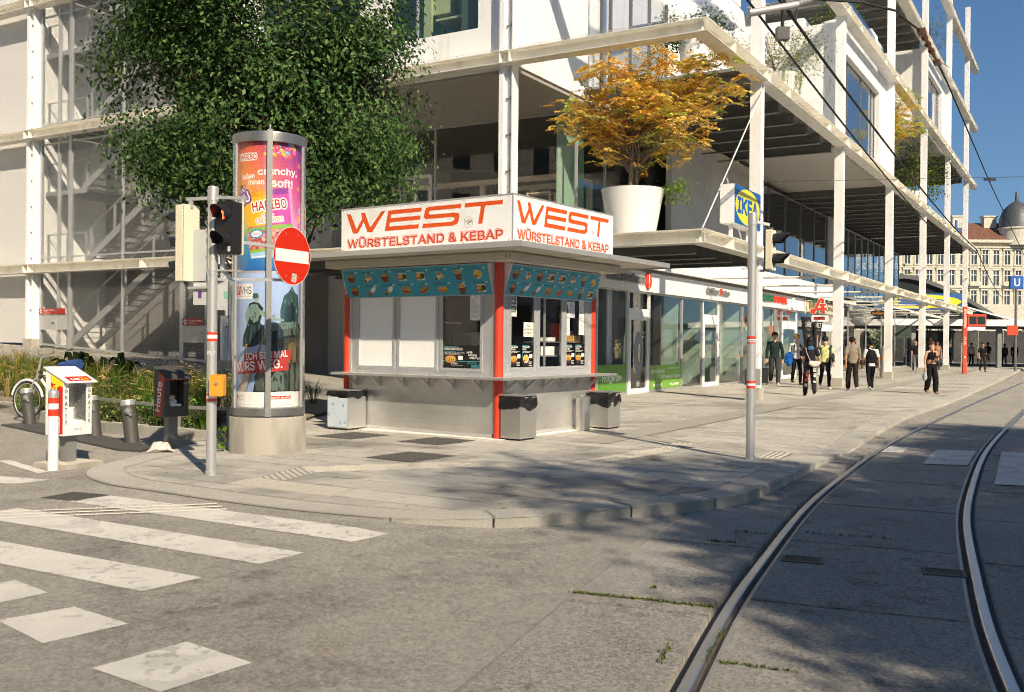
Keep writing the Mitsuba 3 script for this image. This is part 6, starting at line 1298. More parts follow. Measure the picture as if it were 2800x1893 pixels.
def blob_tree(key_lab, cat, base, lobes, n_cl, per, leaf, pal, seed, trunk_r=.12, mat_='leaf_glossy', name='tree', group=None, stems=1, sub=.34, bark='bark'):
    r = np.random.default_rng(seed); t = thing(name, key_lab, cat, group); m = MB(); base = np.array(base, float)
    L = np.array([l[:3] for l in lobes]); R = np.array([l[3:6] for l in lobes]); vol = R.prod(1); vol = vol / vol.sum()
    C = []
    while len(C) < n_cl:
        i = r.choice(len(L), p=vol); d = r.normal(size=3); d /= np.linalg.norm(d); rad = r.uniform(.35, 1.0) ** .45
        p = L[i] + d * R[i] * rad
        if meshkit.noise(p * (.95 if n_cl > 1000 else 1.1) + seed) > (.40 if n_cl > 1000 else .30): C.append(p)
    C = np.array(C)
    ctr = L.mean(0)
    for s in range(stems):
        off = np.array([r.normal(0, .16), r.normal(0, .10), 0]) if stems > 1 else np.zeros(3)
        top = base + [off[0] * 4, off[1] * 4, (ctr[2] - base[2]) * 1.15]
        sp = limb(m, base + off, top, trunk_r, trunk_r * .35, r, 8, .02)
        for i in r.choice(len(C), min(max(10, n_cl // (10 * stems)), len(C)), replace=False):
            p = sp[r.integers(2, len(sp))]; limb(m, p, C[i], trunk_r * .22, .006, r, 5, .05)
    m.put('trunk', bark, t, smooth=True)
    k = per; P = np.repeat(C, k, 0) + r.normal(0, 1, (n_cl * k, 3)) * sub * np.array([1, 1, .75])
    N = (P - ctr) * .8 / R.mean() + r.normal(0, 1, P.shape) * .8 + [0, 0, .5]
    tone = np.repeat(r.uniform(.75, 1.25, (n_cl, 1)), k, 0)
    V, F, Cc = leaf_mesh(P, N, leaf, r, col_pick(r, len(P), pal) * tone); MB().raw(V, F, Cc).put('crown', mat_, t); return t
# the big tree behind the advertising column
def wp(px, py, Y): return ((px - 1162) / 2230 * Y, Y, 1.6 + (776 - .0095 * (px - 1162) * -1 * 0 - py - .0095 * (1162 - px)) / 2230 * Y)
BIG = [(-4.9, 19.6, 8.2, 2.5, 2.2, 2.6), (-7.0, 19.9, 6.6, 1.25, 1.5, 2.1), (-2.9, 18.9, 6.1, 1.15, 1.3, 1.9), (-6.4, 19.6, 8.8, 1.5, 1.5, 1.8), (-3.4, 19.2, 8.3, 1.3, 1.4, 1.7), (-4.9, 18.9, 5.6, 1.9, 1.3, 1.6), (-2.55, 18.5, 5.0, .75, .8, .9), (-6.3, 19.2, 5.0, .9, .9, 1.0), (-4.4, 18.6, 4.4, 1.2, .9, .8), (-3.4, 18.3, 3.9, .8, .7, .7)]
blob_tree('dense dark green broadleaf tree rising behind the advertising column', 'tree', (-5.0, 19.8, .45), BIG, 1850, 46, .112, ('#425f36', '#506c3f', '#36502f', '#6b8252', '#456539', '#627a43'), 4, .13, stems=4, sub=.27)
def pinnate(lab, base, top_z, spread, n_br, pal, seed, leaf=.22, flat=.55, cat='tree', group=None, twigs=5, lean=(0, 0)):
    """small tree of feather leaves: every twig carries compound leaves of paired leaflets"""
    r = np.random.default_rng(seed); t = thing('potted_tree', lab, cat, group); m = MB(); base = np.array(base, float); LV_, LF, LC, n = [], [], [], 0
    H = top_z - base[2]
    fork = base + [0, 0, H * .10]; ends = []
    for s in range(3): limb(m, base + [.05 * math.cos(2.1 * s), .05 * math.sin(2.1 * s), -.1], fork + [.12 * math.cos(2.1 * s), .12 * math.sin(2.1 * s), H * .14 * (1 + .3 * s)], .07, .045, r, 4, .03)
    for k in range(n_br):
        an = k * 2.39996 + r.normal(0, .2); el = r.uniform(.12, 1.0) ** .8
        d = np.array([math.cos(an) * spread[0] * (1 - .35 * el), math.sin(an) * spread[1] * (1 - .35 * el), 0]) * r.uniform(.55, 1.0) * (1 if k % 3 else .6)
        e = base + [d[0], d[1], H * (.30 + .66 * el) * (1 - .12 * (np.hypot(d[0], d[1]) / max(spread)) ** 2)]
        e = e + np.array([lean[0], lean[1], 0]) * el
        P = limb(m, fork + [r.normal(0, .06), r.normal(0, .06), H * r.uniform(.02, .2)], e, .028, .007, r, 6, .07); ends.append((e, d))
        for q in range(twigs):
            s0 = P[r.integers(2, 6)]; s1 = s0 + np.array([r.normal(0, .30), r.normal(0, .30), r.normal(.06, .16)]) * max(spread) * .35; limb(m, s0, s1, .006, .003, r, 4, .06); ends.append((s1, d))
    m.put('trunk', 'bark_pale', t, smooth=True)
    for e, d in ends:
        tone = r.uniform(.75, 1.2); pc = pal[r.integers(len(pal))]
        for q in range(r.integers(3, 6)):
            an = r.uniform(0, 6.283); dr_ = np.array([math.cos(an), math.sin(an), r.uniform(-.35, .35)]); L = leaf * r.uniform(.7, 1.2); up = np.array([0, 0, 1.0]); sd = np.cross(dr_, up); sd /= np.linalg.norm(sd)
            o = e + r.normal(0, .07, 3); c0 = lin(pc if r.random() < .75 else pal[r.integers(len(pal))]) * tone
            for j in range(7):
                u = (j + .6) / 7; pos = o + dr_ * L * u + [0, 0, -.35 * L * u * u]
                for sg in (1, -1) if j < 6 else (0,):
                    ld = (sd * sg + dr_ * .55 + [0, 0, -.25]) if sg else dr_; ld = ld / np.linalg.norm(ld); ll = L * .34 * (1 - .3 * abs(u - .5)); w = np.cross(ld, up + r.normal(0, .45, 3)); w = w / max(np.linalg.norm(w), 1e-6) * ll * .24
                    LV_ += [pos, pos + ld * ll * .5 + w, pos + ld * ll, pos + ld * ll * .5 - w]; LF += [[n, n + 1, n + 2], [n, n + 2, n + 3]]; n += 4; LC += [c0 * r.uniform(.85, 1.15)] * 4
    MB().raw(np.array(LV_), np.array(LF), np.array(LC)).put('crown', 'leaf', t); return t
def pot(lab, a, b, z, r0, r1, h, plant_col='soil'):
    t = thing('plant_pot', lab, 'plant pot', 'white tapered pots on the terraces'); c = bw(a, b, z)
    MB().lathe([(0, 0), (r0, 0), (r0 + .01, .02), (r1 - .012, h - .02), (r1, h), (r1 - .03, h + .006), (r1 - .05, h - .01), (r1 - .06, h - .12)], c, 48).put('shell', 'pot_white', t, smooth=35)
    MB().lathe([(0, h - .11), (r1 - .055, h - .12)], c, 32).put('earth', 'soil', t); return c
YEL = ('#fad468', '#fcdc7a', '#f6c858', '#fbd56e', '#ecd468', '#bcc868', '#fde08a')
c = pot('big white tapered pot on the canopy deck, holding the orange tree', 1.75, 2.45, 4.16, .55, .80, 1.32)
pinnate('autumn tree with orange feathery leaves in the big white pot on the canopy deck', c + [0, 0, 1.28], 8.95, (2.95, 2.3), 66, YEL, 12, .36, twigs=6, lean=(.75, -.2))
cq = bw(1.75, 2.45, 4.16); blob_tree('small green shoot growing low at the right of the big white pot', 'shoot', cq + [.4, 0, 1.2], [(cq[0] + 1.15, cq[1] - .2, cq[2] + 1.25, .42, .35, .28)], 16, 22, .09, ('#6f8a3a', '#86a048', '#5c7832'), 55, .012, 'leaf', 'green_shoot', None, 1, .12)
c = pot('white tapered pot on the upper terrace deck behind the corner of the frame', 5.1, 2.0, 8.9, .40, .52, 1.15)
def shrub(lab, c, lobes, n, per, leaf, pal, seed, sub=.2): return blob_tree(lab, 'shrub', c, lobes, n, per, leaf, pal, seed, .03, 'leaf', 'potted_shrub', 'green shrubs in the terrace pots', 3, sub)
GRN = ('#4d6a33', '#5f7f3c', '#415c29', '#7d924a'); OLV = ('#727f42', '#8f9350', '#5d6e38', '#a1985a')
shrub('dark green trailing shrub in the upper terrace pot above the frame corner', c + [0, 0, 1.1], [(c[0] - .2, c[1] - .1, c[2] + 1.5, .9, .7, .55), (c[0] - .75, c[1], c[2] + 1.15, .5, .4, .4), (c[0] + .5, c[1], c[2] + 1.3, .6, .5, .6)], 120, 26, .085, ('#35502a', '#446034', '#2c4322'), 31)
c = pot('white pot with grey trailing plants on the upper terrace beside the first side column', 10.0, .98, 8.9, .48, .60, 1.25)
shrub('loose airy shrub spilling from the pot beside the first side column', c + [0, 0, 1.2], [(c[0], c[1], c[2] + 1.9, 1.25, 1.0, .75), (c[0] + 1.0, c[1] + .2, c[2] + 2.1, .7, .7, .7), (c[0] - .9, c[1], c[2] + 1.8, .6, .6, .7)], 150, 18, .075, OLV, 32, .22)
tv, tf, tc = [], [], []; r3 = np.random.default_rng(8)
tr = thing('trailing_plant', 'silvery green trailing plant hanging over the rim of the pot beside the first side column', 'plant')
P = []
for q in range(120):
    an = r3.uniform(0, 6.28); L = r3.uniform(.3, 1.05); rr_ = .62
    for j in range(int(L / .045)): zz = 1.26 - j * .045; P.append(c + [(rr_ - .1 * (1 - zz / 1.25)) * math.cos(an) + r3.normal(0, .02), (rr_ - .1 * (1 - zz / 1.25)) * math.sin(an) + r3.normal(0, .02), zz])
P = np.array(P); V, F, Cc = leaf_mesh(P, r3.normal(size=P.shape) + (P - c) * [1, 1, 0] * 2, .06, r3, col_pick(r3, len(P), ('#8f956a', '#b2b58c', '#70793f', '#c3c3a4'))); MB().raw(V, F, Cc).put('leaves', 'leaf', tr)
c = pot('white pot with a yellowing tree on the terrace between the third and fourth side columns', 27.3, 1.3, 8.9, .5, .66, 1.25)
pinnate('yellow and green feathery tree in the terrace pot between the third and fourth side columns', c + [0, 0, 1.2], 13.4, (2.6, 2.2), 60, ('#f4cc58', '#e0d060', '#a8b858', '#c4c866', '#f8d468'), 14, .42)
c = pot('white pot holding a dense bush farther along the terrace', 37.6, 1.3, 8.9, .6, .75, 1.3)
shrub('dense green bush in the farther terrace pot, between the fourth and last columns', c + [0, 0, 1.2], [(c[0], c[1], c[2] + 2.4, 2.3, 1.9, 1.7), (c[0] + 1.2, c[1] + 1.5, c[2] + 2.0, 1.5, 1.4, 1.2), (c[0] - .6, c[1], c[2] + 3.2, 1.3, 1.2, 1.0)], 190, 20, .13, ('#465c26', '#5a7030', '#3a4d20', '#75803a'), 34, .32)
for n, (a, b, z, s, seed) in enumerate(((26.5, 1.6, 17.8, 1.0, 41), (48.5, 2.0, 13.6, 1.5, 42), (47.0, 1.5, 17.8, 1.6, 43), (20, 1.5, 13.6, .9, 44))):
    c = pot(['white pot high on the upper terrace near the roof edge', 'white pot on the third level terrace near the far end', 'white pot on the fourth level terrace near the far end', 'white pot on the roof of the first cantilevered box'][n], a, b, z, .5, .65, 1.1)
    shrub(['bright green shrub high on the upper terrace against the dark deck', 'olive shrub on the third level terrace near the far end', 'thin olive birch on the fourth level terrace near the far end', 'green shrub on the roof of the first cantilevered box'][n], c + [0, 0, 1.0], [(c[0], c[1], c[2] + 1.9 * s, 1.0 * s, .9 * s, 1.1 * s), (c[0] + .4 * s, c[1], c[2] + 2.9 * s, .7 * s, .6 * s, .9 * s)], 85, 16, .10, GRN if n in (0, 3) else OLV, seed, .26)
# planting bed: grasses, herbs, one dark cactus-like plant
def terr_at(s, x): return terr(s, int(np.clip(x, 0, NT - 1)))
struct('ornamental_grass', 'stuff', 'tufts of straw coloured ornamental grass with green blades in the planting bed'); labels['ornamental_grass']['category'] = 'grass'
r3 = np.random.default_rng(17); V, F, Cc, n = [], [], [], 0
for q in range(330):
    i = r3.integers(1, NT - 6); s = r3.uniform(.03, .52); p = terr(s, i) + [r3.normal(0, .15), r3.normal(0, .15), 0]; dry = r3.random() < .42; H = r3.uniform(.35, .78)
    for b in range(38):
        an = r3.uniform(0, 6.28); lean = r3.uniform(.15, .75); h = H * r3.uniform(.6, 1.15); d = np.array([math.cos(an), math.sin(an), 0]); w = np.array([-d[1], d[0], 0]) * r3.uniform(.004, .008); o = p + d * r3.uniform(0, .08)
        p1 = o + d * h * lean * .3 + [0, 0, h * .6]; p2 = o + d * h * lean + [0, 0, h * (1 - .25 * lean)]
        c0 = lin(('#a98f4e', '#c2a866', '#8d8445')[r3.integers(3)] if dry and b % 3 else ('#4f6a2a', '#64782f', '#3d5722')[r3.integers(3)]) * r3.uniform(.75, 1.2)
        V += [o - w, o + w, p1 + w, p1 - w, p2]; F += [[n, n + 1, n + 2], [n, n + 2, n + 3], [n + 3, n + 2, n + 4]]; n += 5; Cc += [c0] * 5
        if dry and b % 4 == 0:
            e = p2 + d * .10 + [0, 0, -.03]; ww = np.array([-d[1], d[0], .4]) * .014; V += [p2 - d * .06, p2 + ww, e, p2 - ww]; F += [[n, n + 1, n + 2], [n, n + 2, n + 3]]; n += 4; Cc += [lin('#cdb478') * r3.uniform(.8, 1.15)] * 4
MB().raw(np.array(V), np.array(F), np.array(Cc)).put('ornamental_grass', 'leaf', 'ornamental_grass', top=True)
for n_, (s, i, rad, hh_, pal, lab) in enumerate(((.06, 6.6, .42, .45, GRN, 'low green leafy bush at the front of the planting bed beside the dark newspaper box'), (.05, 8.6, .30, .35, ('#6f7f46', '#9aa06a', '#55672f'), 'small pale green bush behind the nearest bike dock'), (.07, 4.2, .4, .42, GRN, 'low dark green bush between the dark newspaper box and the advertising column'), (.18, 11.5, .5, .5, GRN, 'green bush in the planting bed behind the white newspaper box'), (.22, 14.5, .6, .5, GRN, 'green bush in the planting bed behind the bicycle'), (.14, 9.8, .45, .45, ('#3f5a2a', '#4d6a33', '#34481f'), 'dark green bush in the planting bed between two bike docks'), (.30, 8.0, .6, .45, GRN, 'green bush deep in the planting bed behind the dark newspaper box'))):
    c = terr(s, int(i)); blob_tree(lab, 'bush', c, [(c[0], c[1], c[2] + hh_ * .6, rad, rad, hh_ * .6)], 70, 16, .055, pal, 60 + n_, .012, 'leaf', 'bush', None, 3, .10)
t = thing('dark_leafy_plant', 'tall dark strap-leaved plant standing in front of the wire mesh', 'plant'); r3 = np.random.default_rng(5); m = MB()
for (s, i) in ((.40, 12), (.38, 11), (.36, 12.6), (.42, 10.2)):
    p = terr(s, int(i)) + [r3.normal(0, .3), 0, 0]
    for q in range(9):
        an = r3.uniform(0, 6.28); d = np.array([math.cos(an), math.sin(an) * .5, 0]); L = r3.uniform(.5, 1.15); P = [p, p + d * L * .2 + [0, 0, L * .45], p + d * L * .5 + [0, 0, L * .72], p + d * L * .85 + [0, 0, L * .55]]
        for a_, b_, w0, w1 in ((0, 1, .03, .06), (1, 2, .06, .07), (2, 3, .07, .004)):
            w = np.array([-d[1], d[0], .1]); w /= np.linalg.norm(w); m.raw([P[a_] - w * w0, P[a_] + w * w0, P[b_] + w * w1, P[b_] - w * w1], [[0, 1, 2, 3]], lin('#1c2616') * r3.uniform(.7, 1.4))
m.put('leaves', 'leaf', t)
def weed(lab, p, h, seed, n=34):
    t = thing('weed', lab, 'weed', 'weeds by the column base'); r = np.random.default_rng(seed); P = np.array(p) + np.column_stack([r.normal(0, .06, n), r.normal(0, .05, n), r.uniform(.04, h, n)]); V, F, C_ = leaf_mesh(P, r.normal(size=(n, 3)) + [0, 0, .8], .10, r, col_pick(r, n, ('#5c7a2c', '#6f8a38', '#47632a'))); m = MB(); m.raw(V, F, C_)
    m.put('leaves', 'leaf', t); m = MB(); m.tube(p, np.array(p) + [.02, 0, h], .006, 5); m.put('stem', 'bark', t)
weed('bright green weed growing against the left side of the column base', (-3.86, 13.18, .1), .34, 3)
t = thing('low_rail', 'low dark rail along the front of the planting bed', 'railing'); pts = [(-4.25, 14.75, .55), (-5.1, 15.1, .55), (-6.2, 15.95, .56), (-7.3, 16.9, .58), (-8.4, 17.9, .62)]
for p, q in zip(pts[:-1], pts[1:]): MB().bar(p, q, .02, .05).put('rail', 'mid_steel', t)
for p in pts: MB().box(p[0] - .02, p[0] + .02, p[1] - .02, p[1] + .02, .1, p[2] + .02).put('post', 'mid_steel', t)

# street trees across the road, behind the camera: their shade falls on the carriageway
STREET = (((8.0, -4.4), [(7.89, -4.28, 7.2, 1.7), (8.53, -4.0, 8.4, 1.4), (7.63, -4.55, 10, 0.9)], 300), ((9.7, -2.4), [(9.37, -2.49, 7.5, 2.0), (11.01, -2.3, 9, 1.8), (8.94, -3.72, 10.5, 1.0)], 380), ((11.8, 0.9), [(11.88, 0.84, 8, 2.0), (11.73, 0.43, 9.2, 1.2)], 260), ((13.6, 2.4), [(13.6, 2.37, 8.5, 2.1)], 250), ((15.6, 4.1), [(15.61, 4.09, 9, 2.4)], 280), ((8.6, -5.6), [(7.59, -6.21, 12.5, 1.0), (8.87, -5.72, 12.8, 1.1), (9.68, -4.04, 12, 1.1), (11.1, -5.11, 12.2, 1.0)], 70))
for n, ((x, y), lob, ncl) in enumerate(STREET):
    blob_tree(['street tree across the road behind the viewer, nearest the track', 'street tree across the road to the right behind the viewer', 'third street tree to the right of the viewer', 'fourth street tree, to the right of the viewer', 'farthest street tree beyond the right edge of the view', 'street tree farthest back behind the viewer'][n], 'tree', (x, y, 0), [(a, b, c_, q, q, q * .8) for a, b, c_, q in lob], ncl, 34, .21, GRN, 80 + n, .14, 'leaf', 'street_tree', 'street trees across the road', 1, .30)

# ------------------------------------------------------------------ overhead line
ol = thing('overhead_line', 'black overhead feeder cables running along the store front above the tram track', 'overhead line')
def sag(p, q, s=.25, n=9): t = np.linspace(0, 1, n)[:, None]; P = np.array(p) * (1 - t) + np.array(q) * t; P[:, 2] -= (4 * s * t * (1 - t))[:, 0]; return P
m = MB(); m.path(sag((4.0, 16.0, 7.6), (28.3, 60, 7.5), .35, 15), .028, 6).path(sag((28.3, 60, 7.5), (60, 120, 7.5), .5, 8), .03, 6); m.put('feeder_cable', 'rubber', ol); MB().path(sag((3.6, 16.2, 7.55), (17.0, 40, 6.4), .15, 12), .022, 6).put('feeder_cable', 'rubber', ol)
MB().path([(4.15, 15.6, 8.3), (4.45, 16.6, 7.55), (4.9, 17.2, 7.25), (5.15, 17.9, 7.9)], .022, 6).put('feeder_loop', 'rubber', ol)
cw = thing('contact_wire', 'tram contact wire with brown insulators hanging over the track', 'overhead line')
cl = [(4.9, 12.6, 5.85), (5.5, 13.3, 5.84), (6.9, 15.7, 5.82), (12.35, 25.5, 5.85), (16.9, 33.5, 5.8), (33, 62, 5.8), (60, 112, 5.8)]
MB().path(cl, .013, 6).put('wire', 'rubber', cw); MB().path([(3.3, 11.9, 5.8), (4.3, 12.2, 5.85), (4.9, 12.6, 5.88)], .016, 6).put('wire_end', 'rubber', cw)
m = MB()
for q in range(7): p = np.array(cl[1]) + (np.array(cl[2]) - cl[1]) * (.04 + .06 * q); m.mesh(trimesh.creation.cylinder(.045 if q % 2 else .025, .05, sections=10), None, frame(p, (0, 0, 1), None, (.5, .86, 0)))
m.put('insulator', 'insulator_brown', cw); m = MB(); d = (np.array(cl[2]) - cl[1]); d /= np.linalg.norm(d); p = np.array(cl[1])
m.tube(p, p + d * 1.5, .022, 8).bar(p + d * 1.5, p + d * 1.7, .09, .05).bar(p - d * .1, p + d * .1, .10, .06).tube(p + d * 1.5 + [0, 0, .02], p + d * 2.6 + [.06, 0, .18], .006, 5).tube(p + d * 1.6 + [0, 0, .02], p + d * 2.8 + [-.04, 0, .12], .006, 5); m.put('section_insulator', 'insulator_brown', cw)
m = MB(); m.tube(bw(4.8, .02, 5.95), (12.35, 25.5, 5.98), .006, 5).tube((12.35, 25.5, 5.98), (26, 24.2, 6.15), .006, 5); m.put('span_wire', 'rubber', cw); m = MB(); m.bar((12.2, 25.5, 5.93), (12.5, 25.5, 5.93), .06, .06).tube((12.35, 25.5, 5.98), (12.35, 25.5, 5.85), .02, 6); m.put('hanger', 'rubber', cw)
t = thing('bracket_arm', 'grey steel bracket tube carrying the feeder cables at the top of the view', 'bracket'); MB().tube((3.81, 16.0, 6.98), (4.6, 16.0, 7.13), .06, 14).tube((4.6, 16.0, 7.13), (9.0, 14.0, 8.0), .055, 12).put('tube', 'alu_matte', t, smooth=40); MB().tube((4.35, 16, 7.03), (4.35, 16, 6.7), .03, 8).box(4.25, 4.45, 15.93, 16.07, 6.55, 6.75).put('clamp', 'black_plastic', t)
MB().lathe([(.10, 0), (.10, 4), (.08, 8.4), (0, 8.4)], (9.0, 14.0, 0), 16).put('mast', 'alu_matte', t) if False else None

# ------------------------------------------------------------------ beyond the store
hb = thing('apartment_house', 'ornate pale yellow corner house with a brown tiled roof and roof letters, far right', 'building')
HX0, HX1, HY, HZ = 70.0, 118.0, 200.0, 23.2
m = MB(); m.box(HX0, HX1, HY + .01, HY + 16, 0, HZ); m.put('wall', 'far_yellow', hb)
cols_ = np.arange(HX0 + 1.2, HX1, 2.26); rows_ = [(3.6, 3.0), (8.2, 2.6), (11.5, 2.3), (15.5, 2.5), (19.7, 2.3)]
r3 = np.random.default_rng(2)
for zi, (z, h) in enumerate(rows_):
    for xi, x in enumerate(cols_):
        arch = zi in (1, 4); m = MB(); m.box(x - .85, x - .55, HY - .18, HY, z - h / 2 - .3, z + h / 2 + .3).box(x + .55, x + .85, HY - .18, HY, z - h / 2 - .3, z + h / 2 + .3).box(x - .95, x + .95, HY - .35, HY, z + h / 2 + .301, z + h / 2 + .6).box(x - .95, x + .95, HY - .3, HY, z - h / 2 - .55, z - h / 2 - .301)
        if zi == 3: m.prism(Polygon([(-.95, 0), (.95, 0), (0, .5)]), np.array([[1, 0, 0, x], [0, 0, -1, HY], [0, 1, 0, z + h / 2 + .601], [0, 0, 0, 1.0]]), .3)
        k = m.put('window', 'far_cream', hb); MB().box(x - .549, x + .549, HY - .03, HY - .005, z - h / 2 - .3, z + h / 2 + .3).put('pane', 'far_glass', k)
        w = MB(); w.box(x - .05, x + .05, HY - .06, HY - .031, z - h / 2 - .3, z + h / 2 + .3).box(x - .549, x - .051, HY - .06, HY - .031, z + h * .22, z + h * .22 + .1).box(x + .051, x + .549, HY - .06, HY - .031, z + h * .22, z + h * .22 + .1); w.put('frame', 'shutter_white', k)
m = MB()
for z, d_, h in ((5.9, .5, .4), (9.85, .35, .3), (13.4, .5, .4), (17.5, .4, .3), (21.6, .5, .3)): m.box(HX0, HX1, HY - d_, HY, z, z + h)
m.box(HX0 - .5, HX1 + .5, HY - 1.1, HY + .0, HZ - .55, HZ)
m.put('cornice', 'far_cream', hb)
for x in np.arange(HX0 + .05, HX1, 6.78): MB().box(x - .35, x + .35, HY - .25, HY, 6.4, 21.5).put('pilaster', 'far_cream', hb)
for x in cols_[1::3]: m = MB(); m.box(x - 1.1, x + 1.1, HY - 1.1, HY - .36, 13.85, 14.0).box(x - 1.1, x + 1.1, HY - 1.1, HY - 1.04, 14.0, 14.75); m.put('balcony', 'far_cream', hb)
m = MB(); m.raw([(HX0, HY - .8, HZ), (HX1, HY - .8, HZ), (HX1, HY + 6, HZ + 4.2), (HX0, HY + 6, HZ + 4.2), (HX1, HY + 14, HZ), (HX0, HY + 14, HZ)], [[0, 1, 2, 3], [3, 2, 4, 5]]); k = m.put('roof', 'roof_brown', hb)
for x in (82, 92.5, 99, 110): MB().box(x - 1.3, x + 1.3, HY + 4, HY + 5.5, HZ + 2.0, HZ + 5.2).put('chimney', 'far_cream', k); MB().box(x - 1.5, x + 1.5, HY + 3.8, HY + 5.7, HZ + 5.2, HZ + 5.5).put('chimney_cap', 'far_cream', k)
T0 = (103.2, HY + 1.5, HZ); MB().lathe([(3.3, -1), (3.3, 2.2), (3.6, 2.4), (3.5, 2.7)], T0, 20).put('turret', 'far_cream', hb, smooth=30); MB().lathe([(3.5, 2.7), (3.3, 4.6), (2.6, 6.4), (1.4, 7.6), (.4, 8.2), (.3, 10), (0, 10.2)], T0, 20).put('dome', 'station_roof', hb, smooth=True)
for q, (x, s_) in enumerate(((79.3, 'N'), (83.0, 'A'), (86.5, 'L'))):
    x += 3.3; mm = np.eye(4); mm[:3, 0], mm[:3, 1], mm[:3, 2], mm[:3, 3] = (1, 0, 0), (0, 0, 1), (0, -1, 0), (x, HY - .2, HZ + 1.8); MB(mm).prism(text_shape(s_, 2.1, True), np.eye(4), .3).put('roof_letter', 'u_blue', hb); MB().box(x + .1, x + .25, HY - .1, HY + .1, HZ + .3, HZ + 3.6).box(x + 1.5, x + 1.65, HY - .1, HY + .1, HZ + .3, HZ + 3.6).put('letter_frame', 'alu_matte', hb)
# station hall with its arched roof
sh_ = thing('station_hall', 'dark station hall with an arched grey roof beyond the end of the store', 'building')
Y0 = 82.0; th = np.linspace(0.0, 1.0, 24); AX = 32.8 + 8.2 * th; AZ = 7.55 - 3.7 * th ** 1.45; AX = np.r_[np.linspace(24, 32.8, 6)[:-1], AX]; AZ = np.r_[7.55 - .03 * (32.8 - np.linspace(24, 32.8, 6)[:-1]) ** 2, AZ]
V = []; n = len(AX)
for x, z in zip(AX, AZ): V += [(x, Y0, z), (x, Y0 + 22, z), (x, Y0, z - .35), (x, Y0 + 22, z - .35)]
F = []
for i in range(n - 1): a_ = i * 4; b_ = a_ + 4; F += [[a_, b_, b_ + 1, a_ + 1], [a_ + 2, a_ + 3, b_ + 3, b_ + 2], [a_, a_ + 2, b_ + 2, b_]]
MB().raw(np.array(V), np.array(F)).put('arched_roof', 'station_roof', sh_, smooth=30)
V, F = [], []
for i, (x, z) in enumerate(zip(AX, AZ)): V += [(x, Y0 + .4, z - .36), (x, Y0 + .4, 3.0)]
for i in range(n - 1): F.append([2 * i, 2 * i + 2, 2 * i + 3, 2 * i + 1])
MB().raw(np.array(V), np.array(F)).put('gable_glass', 'screen_dark', sh_)
MB().bar((37.4, Y0 - .3, 4.9), (43.5, Y0 - .3, 3.3), .5, .12).put('eave_trim', 'shutter_white', sh_)
A_ = Art(); A_.rect(0, 0, 7.6, 1.35, '#1d5a9e'); A_.shape(affinity.scale(Point(3.8, .67).buffer(.6), 5.8, 1).difference(affinity.scale(Point(3.8, .67).buffer(.3), 8.0, 1)), '#d9cf2a'); mm = np.eye(4); mm[:3, 0], mm[:3, 1], mm[:3, 2], mm[:3, 3] = (1, 0, 0), (0, 0, 1), (0, -1, 0), (30.1, Y0 - .2, 4.6); A_.put('blue_yellow_banner', 'print', mm, sh_)
m = MB(); m.box(20, 62, Y0 - 14, Y0 - .5, 3.05, 3.35); m.put('canopy', 'dark_steel', sh_); m = MB(); m.box(20, 49, Y0 - 14.2, Y0 - 14.0, 3.0, 3.45); m.put('canopy_edge', 'white_panel', sh_)
for x in np.arange(22, 62, 6.0): MB().box(x - .15, x + .15, Y0 - 13.5, Y0 - 13.2, 0, 3.05).put('canopy_column', 'mid_steel', sh_)
MB().box(20, 47, Y0 + 8, Y0 + 8.2, 0, 3.0).put('back_wall', 'dark_room', sh_)
m = MB()
for x in np.arange(21, 46, 2.2): m.box(x - .05, x + .05, Y0 + 4, Y0 + 4.1, 0, 3.0)
m.put('shop_mullions', 'mid_steel', sh_); MB().box(20, 46, Y0 + 4.04, Y0 + 4.05, .1, 3.0).put('shop_glass', 'glass', sh_)
A_ = Art(); A_.rect(0, 0, 1.6, 1.0, '#d9d6cf'); A_.rect(.9, .2, 1.5, .85, '#77736c'); A_.rect(2.2, .1, 5.5, .95, '#2d3a34'); mm[:3, 3] = (22.0, Y0 - 14.3, 2.0); A_.put('info_board', 'print', mm, sh_)
pb_ = thing('low_pale_building', 'low pale building with round arches and a pink awning at the far right', 'building'); m = MB(); w_ = sbox(50, 0, 75, 6.2).difference(union_all([Point(52.6 + 3.0 * q, 2.6).buffer(.85).union(sbox(51.75 + 3.0 * q, 0, 53.45 + 3.0 * q, 2.6)) for q in range(7)])); m.prism(w_, np.array([[1, 0, 0, 0], [0, 0, -1, 112], [0, 1, 0, 0], [0, 0, 0, 1.0]]), .6); m.put('wall', 'far_cream', pb_); MB().box(50, 75, 112.5, 112.6, 0, 6).put('inside', 'dark_room', pb_); MB().bar((53, 110.3, 2.2), (57, 110.3, 2.2), 1.6, .5).put('awning', 'awning_pink', pb_)
for n, (x, y, z, s) in enumerate(((37.5, 108, 8.0, 3.6), (44, 116, 7.4, 3.6), (53.5, 100, 2.2, 1.4))): blob_tree(['green tree behind the station roof, left', 'green tree behind the station roof, right of the first', 'small hedge tree beside the pale building'][n], 'tree', (x, y, 0), [(x, y, z, s, s, s * .7), (x + s * .6, y, z - s * .3, s * .7, s * .7, s * .5)], 130, 14, .5, GRN, 90 + n, .15, 'leaf', 'far_tree', None, 1, .8)
t = thing('stop_pylon', 'tall red tram stop pylon with white lettering at the kerb', 'stop sign'); px_, py_ = 24.6, 53.4
